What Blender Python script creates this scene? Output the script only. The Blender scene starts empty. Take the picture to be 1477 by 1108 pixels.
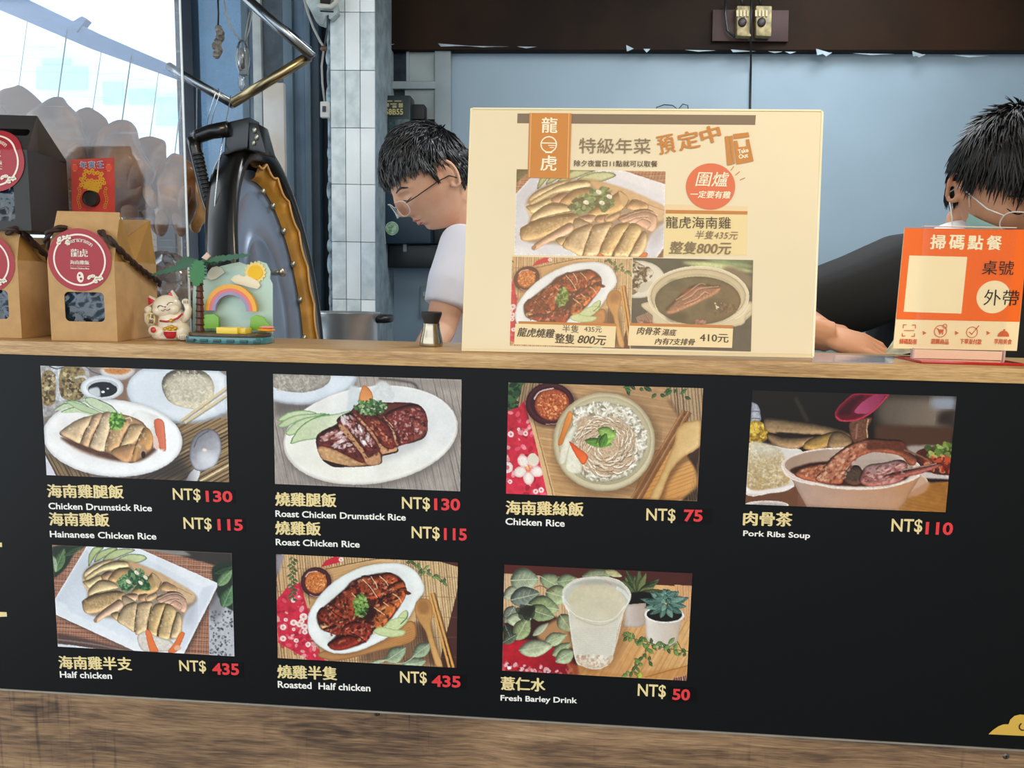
import bpy, bmesh, math, random
import numpy as np
from mathutils import Vector, Matrix, Euler, noise as mnoise
random.seed(7); RNG = np.random.default_rng(7)
scene = bpy.context.scene
PI = math.pi

# ------------------------------------------------------------------ camera
FOC, CX, CY = 1100.0, 738.5, 554.0
CAM = np.array([0.0, -0.95, 1.22])
YAW, PITCH, ROLL = [math.radians(a) for a in (3.866, -7.309, -1.244)]
def _rot():
    cy, sy, cp, sp, cr, sr = (math.cos(YAW), math.sin(YAW), math.cos(PITCH), math.sin(PITCH), math.cos(ROLL), math.sin(ROLL))
    return (np.array([[cy,-sy,0],[sy,cy,0],[0,0,1]]) @ np.array([[1,0,0],[0,cp,-sp],[0,sp,cp]]) @ np.array([[cr,0,sr],[0,1,0],[-sr,0,cr]]))
CR = _rot()
cam_data = bpy.data.cameras.new('camera'); cam = bpy.data.objects.new('camera', cam_data)
scene.collection.objects.link(cam)
cam_data.sensor_width = 36; cam_data.sensor_fit = 'HORIZONTAL'; cam_data.lens = 36*FOC/1477.0
cam_data.clip_start = 0.02; cam_data.clip_end = 200
m4 = Matrix.Identity(4)
for r in range(3):
    m4[r][0] = CR[r][0]; m4[r][1] = CR[r][2]; m4[r][2] = -CR[r][1]; m4[r][3] = CAM[r]
cam.matrix_world = m4
scene.camera = cam

# ------------------------------------------------------------------ sky, lamps, exposure
def lin(c):
    if isinstance(c, str):
        c = [int(c[i:i+2], 16)/255 for i in (0, 2, 4)]
    return tuple((v/12.92 if v <= 0.04045 else ((v+0.055)/1.055)**2.4) for v in c[:3])
world = bpy.data.worlds.new('sky'); scene.world = world; world.use_nodes = True
wn = world.node_tree; bg = wn.nodes['Background']
bg.inputs['Color'].default_value = (0.84, 0.93, 1.0, 1); bg.inputs['Strength'].default_value = 2.3
def area(name, loc, target, size, sizey, power, col):
    d = bpy.data.lights.new(name, 'AREA'); d.shape = 'RECTANGLE'; d.size = size; d.size_y = sizey
    d.energy = power; d.color = col
    o = bpy.data.objects.new(name, d); scene.collection.objects.link(o)
    o.location = loc; o.rotation_euler = (Vector(target)-Vector(loc)).to_track_quat('-Z', 'Y').to_euler()
    return o
area('interior_fill_lamp', (0.55, 0.85, 2.30), (0.5, 0.9, 0), 1.2, 0.25, 15.0, (0.90, 0.96, 1.0))  # added fill lamp, out of view, to lift the interior light
area('awning_lamp', (0.9, -1.3, 2.5), (0.5, 0, 1.0), 0.9, 0.3, 17.0, (1.0, 0.80, 0.55))
vs = scene.view_settings
vs.view_transform = 'Standard'; vs.look = 'None'; vs.exposure = 0.12; vs.gamma = 1.0; vs.use_curve_mapping = False
try:
    scene.cycles.max_bounces = 10; scene.cycles.transparent_max_bounces = 16
except Exception: pass

# ------------------------------------------------------------------ pixel helpers (photo measured once, points placed at real depths)
def ray(px, py):
    return CR @ np.array([(px-CX)/FOC, 1.0, -(py-CY)/FOC])
def at(px, py, Y):
    d = ray(px, py); t = (Y-CAM[1])/d[1]; return Vector(CAM + d*t)
def on(px, py, Z):
    d = ray(px, py); t = (Z-CAM[2])/d[2]; return Vector(CAM + d*t)
def pxm(Y):                       # metres per photo pixel at depth Y
    return (Y-CAM[1])/FOC
class Plane:
    def __init__(s, O, U, V):
        s.O = np.array(O, float); s.U = np.array(U, float); s.U /= np.linalg.norm(s.U)
        V = np.array(V, float); V -= s.U*(V@s.U); s.V = V/np.linalg.norm(V); s.N = np.cross(s.U, s.V)
    def uv(s, px, py):
        d = ray(px, py); t = ((s.O-CAM)@s.N)/(d@s.N); p = CAM+d*t-s.O
        return np.array([p@s.U, p@s.V])
    def pt(s, u, v, off=0.0):
        return Vector(s.O+s.U*u+s.V*v+s.N*off)

# ------------------------------------------------------------------ object helpers
COL = scene.collection
def thing(name, label, cat, loc=(0,0,0), group=None, kind=None):
    o = bpy.data.objects.new(name, None); COL.objects.link(o); o.location = loc
    o.empty_display_size = 0.02
    if kind: o['kind'] = kind
    if label: o['label'] = label
    if cat: o['category'] = cat
    if group: o['group'] = group
    return o
def rootloc(o):
    l = Vector((0,0,0))
    while o is not None:
        l = l+o.location; o = o.parent
    return l
def tag(o, label, cat, group=None):
    o['label'] = label; o['category'] = cat
    if group: o['group'] = group
    return o
class MB:
    """mesh builder in world coordinates"""
    def __init__(s): s.v = []; s.f = []; s.m = []
    def add(s, vs, fs, mi=0):
        n = len(s.v); s.v += [tuple(v) for v in vs]; s.f += [tuple(n+i for i in f) for f in fs]; s.m += [mi]*len(fs); return s
    def box(s, a, b, mi=0, M=None):
        x0,y0,z0 = a; x1,y1,z1 = b
        vs = [Vector(p) for p in ((x0,y0,z0),(x1,y0,z0),(x1,y1,z0),(x0,y1,z0),(x0,y0,z1),(x1,y0,z1),(x1,y1,z1),(x0,y1,z1))]
        if M is not None: vs = [M@v for v in vs]
        return s.add(vs, [(0,3,2,1),(4,5,6,7),(0,1,5,4),(1,2,6,5),(2,3,7,6),(3,0,4,7)], mi)
    def slab(s, pts, n, mi=0):
        """prism: outline pts (world), extruded by vector n"""
        k = len(pts); P = [Vector(p) for p in pts]; Q = [p+Vector(n) for p in P]
        fs = [tuple(range(k)), tuple(range(2*k-1, k-1, -1))]+[(i, k+i, k+(i+1)%k, (i+1)%k) for i in range(k)]
        return s.add(P+Q, fs, mi)
    def tube(s, pts, r, n=10, mi=0, cap=True, closed=False):
        P = [Vector(p) for p in pts]; k = len(P); R = r if hasattr(r, '__len__') else [r]*k
        vs = []; up = None
        for i, p in enumerate(P):
            if closed: t = P[(i+1)%k]-P[i-1]
            else: t = P[min(i+1,k-1)]-P[max(i-1,0)]
            t = t.normalized() if t.length > 1e-9 else Vector((0,0,1))
            if up is None:
                up = Vector((0,0,1)) if abs(t.z) < 0.9 else Vector((1,0,0))
            a = (up-t*up.dot(t)).normalized(); up = a; b = t.cross(a)
            for j in range(n):
                th = 2*PI*j/n; vs.append(p+(a*math.cos(th)+b*math.sin(th))*R[i])
        fs = []
        for i in range(k if closed else k-1):
            i2 = (i+1) % k
            for j in range(n):
                fs.append((i*n+j, i*n+(j+1)%n, i2*n+(j+1)%n, i2*n+j))
        if cap and not closed: fs += [tuple(range(n-1,-1,-1)), tuple((k-1)*n+j for j in range(n))]
        return s.add(vs, fs, mi)
    def lathe(s, c, prof, n=32, mi=0, M=None):
        """prof: list of (r, z) about vertical axis at c"""
        c = Vector(c); vs = []
        for (r, z) in prof:
            for j in range(n):
                p = Vector((r*math.cos(2*PI*j/n), r*math.sin(2*PI*j/n), z))
                vs.append(c+(M@p if M is not None else p))
        fs = []
        for i in range(len(prof)-1):
            for j in range(n): fs.append((i*n+j, i*n+(j+1)%n, (i+1)*n+(j+1)%n, (i+1)*n+j))
        return s.add(vs, fs, mi)
    def ball(s, c, r, n=16, m=10, M=None, mi=0):
        r = r if hasattr(r, '__len__') else (r, r, r); c = Vector(c); vs = []; 
        for i in range(m+1):
            ph = PI*i/m
            for j in range(n):
                th = 2*PI*j/n
                p = Vector((r[0]*math.sin(ph)*math.cos(th), r[1]*math.sin(ph)*math.sin(th), r[2]*math.cos(ph)))
                vs.append(c+(M@p if M is not None else p))
        fs = []
        for i in range(m):
            for j in range(n): fs.append((i*n+j, (i+1)*n+j, (i+1)*n+(j+1)%n, i*n+(j+1)%n))
        return s.add(vs, fs, mi)
    def build(s, name, mats, parent=None, smooth=False, bevel=0, bseg=2, kind=None, weld=False, auto=None, sub=0, label=None, loc=None):
        base = rootloc(parent) if parent is not None else Vector(loc if loc is not None else (0,0,0))
        me = bpy.data.meshes.new(name)
        me.from_pydata([(v[0]-base.x, v[1]-base.y, v[2]-base.z) for v in s.v], [], s.f)
        mats = mats if isinstance(mats, (list, tuple)) else [mats]
        for m in mats: me.materials.append(m)
        if len(mats) > 1: me.polygons.foreach_set('material_index', s.m)
        bm = bmesh.new(); bm.from_mesh(me)
        if weld: bmesh.ops.remove_doubles(bm, verts=bm.verts, dist=1e-5)
        bmesh.ops.recalc_face_normals(bm, faces=bm.faces)
        if bevel:
            bmesh.ops.bevel(bm, geom=[e for e in bm.edges if len(e.link_faces) == 2 and e.calc_face_angle(0) > 0.6], offset=bevel, segments=bseg, affect='EDGES', profile=0.6, clamp_overlap=True)
        bm.to_mesh(me); bm.free()
        if smooth or bevel: me.polygons.foreach_set('use_smooth', [True]*len(me.polygons))
        if auto is not None or bevel:
            try: me.set_sharp_from_angle(angle=auto if auto else 0.7)
            except Exception: pass
        me.update()
        o = bpy.data.objects.new(name, me); COL.objects.link(o)
        if parent is not None: o.parent = parent
        else: o.location = base
        if sub:
            md = o.modifiers.new('sub', 'SUBSURF'); md.levels = sub; md.render_levels = sub
        if kind: o['kind'] = kind
        if label: o['label'] = label
        return o
def struct(o): o['kind'] = 'structure'; return o
def quad(pl, p, off=0.0):
    """px corner list -> world points on plane"""
    return [pl.pt(*pl.uv(*q), off) for q in p]

# ------------------------------------------------------------------ materials
def mat(name, col, rough=0.6, metal=0.0, var=0.0, vscale=20, bump=0.0, bscale=60, spec=0.5, stretch=None, col2=None, emit=None, trans=0, coat=0, sheen=0, sss=0):
    m = bpy.data.materials.new(name); m.use_nodes = True; nt = m.node_tree; b = nt.nodes['Principled BSDF']
    c = lin(col); b.inputs['Base Color'].default_value = (*c, 1)
    b.inputs['Roughness'].default_value = rough; b.inputs['Metallic'].default_value = metal
    b.inputs['Specular IOR Level'].default_value = spec
    if coat: b.inputs['Coat Weight'].default_value = coat; b.inputs['Coat Roughness'].default_value = 0.1
    if trans: b.inputs['Transmission Weight'].default_value = trans
    if sss: b.inputs['Subsurface Weight'].default_value = sss; b.inputs['Subsurface Radius'].default_value = (0.01,0.004,0.002)
    tc = nt.nodes.new('ShaderNodeTexCoord'); mp = nt.nodes.new('ShaderNodeMapping'); nt.links.new(tc.outputs['Object'], mp.inputs['Vector'])
    if stretch: mp.inputs['Scale'].default_value = stretch
    nz = nt.nodes.new('ShaderNodeTexNoise'); nz.inputs['Scale'].default_value = vscale; nz.inputs['Detail'].default_value = 6
    nt.links.new(mp.outputs[0], nz.inputs['Vector'])
    if var or col2:
        r = nt.nodes.new('ShaderNodeMix'); r.data_type = 'RGBA'
        c2 = lin(col2) if col2 else tuple(max(0, v*(1-var)) for v in c)
        c1 = c if col2 else tuple(min(1, v*(1+var*0.6)) for v in c)
        r.inputs[6].default_value = (*c1, 1); r.inputs[7].default_value = (*c2, 1)
        rp = nt.nodes.new('ShaderNodeMapRange'); rp.inputs[1].default_value = 0.35; rp.inputs[2].default_value = 0.65
        nt.links.new(nz.outputs[0], rp.inputs[0]); nt.links.new(rp.outputs[0], r.inputs[0]); nt.links.new(r.outputs[2], b.inputs['Base Color'])
    if bump:
        n2 = nt.nodes.new('ShaderNodeTexNoise'); n2.inputs['Scale'].default_value = bscale; n2.inputs['Detail'].default_value = 4
        nt.links.new(mp.outputs[0], n2.inputs['Vector'])
        bp = nt.nodes.new('ShaderNodeBump'); bp.inputs['Strength'].default_value = bump; bp.inputs['Distance'].default_value = 0.002
        nt.links.new(n2.outputs[0], bp.inputs['Height']); nt.links.new(bp.outputs[0], b.inputs['Normal'])
    if emit: b.inputs['Emission Color'].default_value = (*lin(emit[0]), 1); b.inputs['Emission Strength'].default_value = emit[1]
    return m
def ramp(nt, stops):
    r = nt.nodes.new('ShaderNodeValToRGB'); e = r.color_ramp.elements
    e[0].position = stops[0][0]; e[0].color = (*lin(stops[0][1]), 1)
    e[1].position = stops[-1][0]; e[1].color = (*lin(stops[-1][1]), 1)
    for p, c in stops[1:-1]:
        k = e.new(p); k.color = (*lin(c), 1)
    return r
def wood(name, stops, sx=1.2, sz=26, rough=0.45, knots=True, bump=0.25, cross=0.0):
    m = bpy.data.materials.new(name); m.use_nodes = True; nt = m.node_tree; b = nt.nodes['Principled BSDF']; L = nt.links.new
    tc = nt.nodes.new('ShaderNodeTexCoord')
    # slow warp of the grain
    wz = nt.nodes.new('ShaderNodeTexNoise'); wz.inputs['Scale'].default_value = 4.5; wz.inputs['Detail'].default_value = 2; L(tc.outputs['Object'], wz.inputs['Vector'])
    sub = nt.nodes.new('ShaderNodeVectorMath'); sub.operation = 'SUBTRACT'; L(wz.outputs['Color'], sub.inputs[0]); sub.inputs[1].default_value = (.5,.5,.5)
    scl = nt.nodes.new('ShaderNodeVectorMath'); scl.operation = 'MULTIPLY'; L(sub.outputs[0], scl.inputs[0]); scl.inputs[1].default_value = (0.0, 0.02, 0.022 if knots else 0.004)
    add = nt.nodes.new('ShaderNodeVectorMath'); L(tc.outputs['Object'], add.inputs[0]); L(scl.outputs[0], add.inputs[1])
    mp = nt.nodes.new('ShaderNodeMapping'); mp.inputs['Scale'].default_value = (sx, sz, sz); L(add.outputs[0], mp.inputs['Vector'])
    n1 = nt.nodes.new('ShaderNodeTexNoise'); n1.inputs['Scale'].default_value = 1.6; n1.inputs['Detail'].default_value = 9; n1.inputs['Roughness'].default_value = 0.72; L(mp.outputs[0], n1.inputs['Vector'])
    mp2 = nt.nodes.new('ShaderNodeMapping'); mp2.inputs['Scale'].default_value = (sx*6, sz*7, sz*7); L(add.outputs[0], mp2.inputs['Vector'])
    n2 = nt.nodes.new('ShaderNodeTexNoise'); n2.inputs['Scale'].default_value = 1.5; n2.inputs['Detail'].default_value = 5; L(mp2.outputs[0], n2.inputs['Vector'])
    mx = nt.nodes.new('ShaderNodeMath'); mx.operation = 'MULTIPLY_ADD'; L(n2.outputs[0], mx.inputs[0]); mx.inputs[1].default_value = 0.42; 
    s1 = nt.nodes.new('ShaderNodeMath'); s1.operation = 'MULTIPLY'; L(n1.outputs[0], s1.inputs[0]); s1.inputs[1].default_value = 0.62; L(s1.outputs[0], mx.inputs[2])
    last = mx.outputs[0]
    if cross:
        mp3 = nt.nodes.new('ShaderNodeMapping'); mp3.inputs['Scale'].default_value = (150, 30, 7); L(tc.outputs['Object'], mp3.inputs['Vector'])
        n3 = nt.nodes.new('ShaderNodeTexNoise'); n3.inputs['Scale'].default_value = 1; n3.inputs['Detail'].default_value = 3; L(mp3.outputs[0], n3.inputs['Vector'])
        gt = nt.nodes.new('ShaderNodeMapRange'); gt.inputs[1].default_value = 0.56; gt.inputs[2].default_value = 0.72; gt.inputs[3].default_value = 0; gt.inputs[4].default_value = -cross; L(n3.outputs[0], gt.inputs[0])
        n4 = nt.nodes.new('ShaderNodeTexNoise'); n4.inputs['Scale'].default_value = 5; L(tc.outputs['Object'], n4.inputs['Vector'])
        g4 = nt.nodes.new('ShaderNodeMapRange'); g4.inputs[1].default_value = 0.48; g4.inputs[2].default_value = 0.6; L(n4.outputs[0], g4.inputs[0])
        ml = nt.nodes.new('ShaderNodeMath'); ml.operation = 'MULTIPLY'; L(gt.outputs[0], ml.inputs[0]); L(g4.outputs[0], ml.inputs[1])
        ad = nt.nodes.new('ShaderNodeMath'); L(last, ad.inputs[0]); L(ml.outputs[0], ad.inputs[1]); last = ad.outputs[0]
    mpl = nt.nodes.new('ShaderNodeMapping'); mpl.inputs['Scale'].default_value = (2.2, 1, 9 if knots else 3); L(add.outputs[0], mpl.inputs['Vector'])
    nl = nt.nodes.new('ShaderNodeTexNoise'); nl.inputs['Scale'].default_value = 1.5; nl.inputs['Detail'].default_value = 3; nl.inputs['Distortion'].default_value = 0.8; L(mpl.outputs[0], nl.inputs['Vector'])
    ml_ = nt.nodes.new('ShaderNodeMapRange'); ml_.inputs[1].default_value = 0.3; ml_.inputs[2].default_value = 0.7; ml_.inputs[3].default_value = -0.13 if knots else -.05; ml_.inputs[4].default_value = 0.09 if knots else .04; L(nl.outputs[0], ml_.inputs[0])
    al_ = nt.nodes.new('ShaderNodeMath'); L(last, al_.inputs[0]); L(ml_.outputs[0], al_.inputs[1]); last = al_.outputs[0]
    if knots:   # oval knots with rings
        mk = nt.nodes.new('ShaderNodeMapping'); mk.inputs['Scale'].default_value = (3.1, .01, 11); L(add.outputs[0], mk.inputs['Vector'])
        vo = nt.nodes.new('ShaderNodeTexVoronoi'); vo.inputs['Scale'].default_value = 1.0; vo.inputs['Randomness'].default_value = 1.0; L(mk.outputs[0], vo.inputs['Vector'])
        kn = nt.nodes.new('ShaderNodeMapRange'); kn.inputs[1].default_value = 0.0; kn.inputs[2].default_value = 0.22; kn.inputs[3].default_value = -0.16; kn.inputs[4].default_value = 0.0; L(vo.outputs['Distance'], kn.inputs[0])
        rg_ = nt.nodes.new('ShaderNodeMath'); rg_.operation = 'SINE'; m60 = nt.nodes.new('ShaderNodeMath'); m60.operation = 'MULTIPLY'; m60.inputs[1].default_value = 75; L(vo.outputs['Distance'], m60.inputs[0]); L(m60.outputs[0], rg_.inputs[0])
        fa = nt.nodes.new('ShaderNodeMapRange'); fa.inputs[1].default_value = 0.08; fa.inputs[2].default_value = 0.42; fa.inputs[3].default_value = 0.045; fa.inputs[4].default_value = 0.0; L(vo.outputs['Distance'], fa.inputs[0])
        rm = nt.nodes.new('ShaderNodeMath'); rm.operation = 'MULTIPLY_ADD'; L(rg_.outputs[0], rm.inputs[0]); L(fa.outputs[0], rm.inputs[1]); L(kn.outputs[0], rm.inputs[2])
        ak = nt.nodes.new('ShaderNodeMath'); L(last, ak.inputs[0]); L(rm.outputs[0], ak.inputs[1]); last = ak.outputs[0]
    rp = ramp(nt, stops); L(last, rp.inputs[0]); L(rp.outputs[0], b.inputs['Base Color'])
    bp = nt.nodes.new('ShaderNodeBump'); bp.inputs['Strength'].default_value = bump; bp.inputs['Distance'].default_value = 0.001
    L(last, bp.inputs['Height']); L(bp.outputs[0], b.inputs['Normal'])
    b.inputs['Roughness'].default_value = rough
    return m
def glassy(name, tint='ffffff', haze=0.15, hcol='dfeaf5', rough=0.05, scratch=True, gloss=0.08, hscale=3.0, hvar=0.5):
    """clear sheet: see-through, with a dusty scattering film and a gloss"""
    m = bpy.data.materials.new(name); m.use_nodes = True; nt = m.node_tree; L = nt.links.new
    nt.nodes.remove(nt.nodes['Principled BSDF']); out = nt.nodes['Material Output']
    tr = nt.nodes.new('ShaderNodeBsdfTransparent'); tr.inputs[0].default_value = (*lin(tint), 1)
    df = nt.nodes.new('ShaderNodeBsdfDiffuse'); df.inputs[0].default_value = (*lin(hcol), 1)
    tl = nt.nodes.new('ShaderNodeBsdfTranslucent'); tl.inputs[0].default_value = (*lin(hcol), 1)
    hz = nt.nodes.new('ShaderNodeMixShader'); hz.inputs[0].default_value = 0.5; L(df.outputs[0], hz.inputs[1]); L(tl.outputs[0], hz.inputs[2])
    tc = nt.nodes.new('ShaderNodeTexCoord')
    nz = nt.nodes.new('ShaderNodeTexNoise'); nz.inputs['Scale'].default_value = hscale; nz.inputs['Detail'].default_value = 8; nz.inputs['Roughness'].default_value = .65; L(tc.outputs['Object'], nz.inputs['Vector'])
    mr = nt.nodes.new('ShaderNodeMapRange'); mr.inputs[1].default_value = 0.3; mr.inputs[2].default_value = 0.7; mr.inputs[3].default_value = haze*(1-hvar); mr.inputs[4].default_value = haze*(1+hvar); L(nz.outputs[0], mr.inputs[0])
    fac = mr.outputs[0]
    if scratch:
        mp = nt.nodes.new('ShaderNodeMapping'); mp.inputs['Rotation'].default_value = (0, 0.9, 0); mp.inputs['Scale'].default_value = (9, 9, 260); L(tc.outputs['Object'], mp.inputs['Vector'])
        n2 = nt.nodes.new('ShaderNodeTexNoise'); n2.inputs['Scale'].default_value = 1.0; n2.inputs['Detail'].default_value = 4; L(mp.outputs[0], n2.inputs['Vector'])
        m2 = nt.nodes.new('ShaderNodeMapRange'); m2.inputs[1].default_value = 0.55; m2.inputs[2].default_value = 0.75; m2.inputs[3].default_value = 0; m2.inputs[4].default_value = 0.22; L(n2.outputs[0], m2.inputs[0])
        ad = nt.nodes.new('ShaderNodeMath'); L(fac, ad.inputs[0]); L(m2.outputs[0], ad.inputs[1]); fac = ad.outputs[0]
    m1 = nt.nodes.new('ShaderNodeMixShader'); L(fac, m1.inputs[0]); L(tr.outputs[0], m1.inputs[1]); L(hz.outputs[0], m1.inputs[2])
    gl = nt.nodes.new('ShaderNodeBsdfGlossy'); gl.inputs['Roughness'].default_value = rough
    fr = nt.nodes.new('ShaderNodeFresnel'); fr.inputs[0].default_value = 1.45
    sc = nt.nodes.new('ShaderNodeMath'); sc.operation = 'MULTIPLY'; L(fr.outputs[0], sc.inputs[0]); sc.inputs[1].default_value = gloss/0.04
    m3 = nt.nodes.new('ShaderNodeMixShader'); L(sc.outputs[0], m3.inputs[0]); L(m1.outputs[0], m3.inputs[1]); L(gl.outputs[0], m3.inputs[2])
    L(m3.outputs[0], out.inputs['Surface'])
    return m
_flat = {}
def flat(col, rough=0.5, spec=0.35):
    k = (col, rough)
    if k not in _flat: _flat[k] = mat('print_'+str(col), col, rough, spec=spec)
    return _flat[k]

# ------------------------------------------------------------------ lettering
def text_mesh(s, bold=0.0, shear=0.0, space=1.0):
    cu = bpy.data.curves.new('t', 'FONT'); cu.body = s; cu.size = 1; cu.offset = bold; cu.shear = shear; cu.space_character = space
    cu.resolution_u = 3
    o = bpy.data.objects.new('t', cu); COL.objects.link(o)
    dg = bpy.context.evaluated_depsgraph_get(); me = bpy.data.meshes.new_from_object(o.evaluated_get(dg))
    bpy.data.objects.remove(o); bpy.data.curves.remove(cu)
    n = len(me.vertices); co = np.empty(n*3, np.float32); me.vertices.foreach_get('co', co); co = co.reshape(-1, 3)
    fs = [tuple(p.vertices) for p in me.polygons]; bpy.data.meshes.remove(me)
    return co, fs
def letters(mb, pl, s, p0, p1, h, off=0.0004, bold=0.0, shear=0.0, space=1.0, mi=0, hpx=None):
    """fit text between photo points p0 (ink left-bottom) and p1 (ink right-bottom), ink height h photo px"""
    cjk = any(ord(ch) > 0x2e80 for ch in s); stamps = [(0, 0)]
    if cjk and bold > 0: stamps = [(dx*bold, dy*bold*.8) for dx, dy in ((-1,0),(-.35,.6),(.35,-.6),(1,0))]
    co, fs = text_mesh(s, 0.0 if cjk else bold, shear, space)
    if not len(co): return
    a = pl.uv(*p0); b = pl.uv(*p1); d = b-a; W = np.linalg.norm(d); ex = d/W; ey = np.array([-ex[1], ex[0]])
    top = pl.uv(p0[0], p0[1]-h); H = abs((top-a)@ey)
    lo = co.min(0); hi = co.max(0)
    x = (co[:,0]-lo[0])/(hi[0]-lo[0])*W; y = (co[:,1]-lo[1])/(hi[1]-lo[1])*H
    em = W/(hi[0]-lo[0])
    for k, (dx, dy) in enumerate(stamps):
        P = a[None]+(x+dx*em)[:,None]*ex[None]+(y+dy*em)[:,None]*ey[None]
        mb.add([pl.pt(u, v, off+k*.00002) for u, v in P], fs, mi)
def disc(pl, c, r, n=40, off=0.0, ry=None):
    """round patch on plane; c photo px centre, r photo px"""
    uv = pl.uv(*c); e = pl.uv(c[0]+r, c[1]); R = np.linalg.norm(e-uv); R2 = R if ry is None else R*ry/r
    return [pl.pt(uv[0]+R*math.cos(2*PI*i/n), uv[1]+R2*math.sin(2*PI*i/n), off) for i in range(n)]
def ringmesh(mb, pl, c, r0, r1, a0=0, a1=2*PI, n=40, off=0.0, mi=0):
    uv = pl.uv(*c); e = pl.uv(c[0]+r1, c[1]); R = np.linalg.norm(e-uv); R0 = R*r0/r1
    A = [a0+(a1-a0)*i/n for i in range(n+1)]; vs = []
    for a in A:
        vs += [pl.pt(uv[0]+R0*math.cos(a), uv[1]+R0*math.sin(a), off), pl.pt(uv[0]+R*math.cos(a), uv[1]+R*math.sin(a), off)]
    mb.add(vs, [(2*i, 2*i+1, 2*i+3, 2*i+2) for i in range(n)], mi)
def strokes(mb, pl, pts, w, off=0.0, mi=0, closed=False):
    """flat line of width w px through photo px points"""
    P = [pl.uv(*p) for p in pts]; wm = w*(pxm(0))/2
    if closed: P = P+[P[0]]
    for a, b in zip(P[:-1], P[1:]):
        d = b-a; L = np.linalg.norm(d)
        if L < 1e-9: continue
        d = d/L; n = np.array([-d[1], d[0]])*wm; a2 = a-d*wm*0.5; b2 = b+d*wm*0.5
        mb.add([pl.pt(*(a2-n), off), pl.pt(*(b2-n), off), pl.pt(*(b2+n), off), pl.pt(*(a2+n), off)], [(0,1,2,3)], mi)
# ------------------------------------------------------------------ flat print painter: the menu's printed photographs, drawn as colour attributes
def hexc(c):
    return np.array([int(c[i:i+2], 16)/255 for i in (0, 2, 4)]) if isinstance(c, str) else np.array(c, float)
def catmull(P, k=5, closed=True):
    P = np.array(P, float); n = len(P); out = []
    rng = range(n) if closed else range(n-1)
    for i in rng:
        if closed: a, b, c, d = P[(i-1)%n], P[i], P[(i+1)%n], P[(i+2)%n]
        else: a, b, c, d = P[max(i-1,0)], P[i], P[i+1], P[min(i+2,n-1)]
        for j in range(k):
            t = j/k
            out.append(0.5*((2*b)+(-a+c)*t+(2*a-5*b+4*c-d)*t*t+(-a+3*b-3*c+d)*t**3))
    if not closed: out.append(P[-1])
    return np.array(out)
def boxblur(m, r):
    r = int(max(1, round(r)))
    for ax in (0, 1):
        for _ in range(2):
            pad = [(0,0)]*2; pad[ax] = (r+1, r)
            c = np.cumsum(np.pad(m, pad), axis=ax)
            if ax == 0: m = (c[2*r+1:]-c[:-2*r-1])/(2*r+1)
            else: m = (c[:, 2*r+1:]-c[:, :-2*r-1])/(2*r+1)
    return m
def vnoise(h, w, sc, rng, octv=3):
    out = np.zeros((h, w)); amp = 1; tot = 0
    for _ in range(octv):
        gh, gw = int(h/sc)+3, int(w/sc)+3
        g = rng.random((gh, gw)); y = np.arange(h)/sc; x = np.arange(w)/sc
        yi = y.astype(int); xi = x.astype(int); fy = (y-yi)[:, None]; fx = (x-xi)[None]
        fy = fy*fy*(3-2*fy); fx = fx*fx*(3-2*fx)
        v = (g[yi][:, xi]*(1-fx)+g[yi][:, xi+1]*fx)*(1-fy)+(g[yi+1][:, xi]*(1-fx)+g[yi+1][:, xi+1]*fx)*fy
        out += v*amp; tot += amp; amp *= 0.5; sc = max(1.2, sc/2)
    return out/tot-0.5
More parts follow.
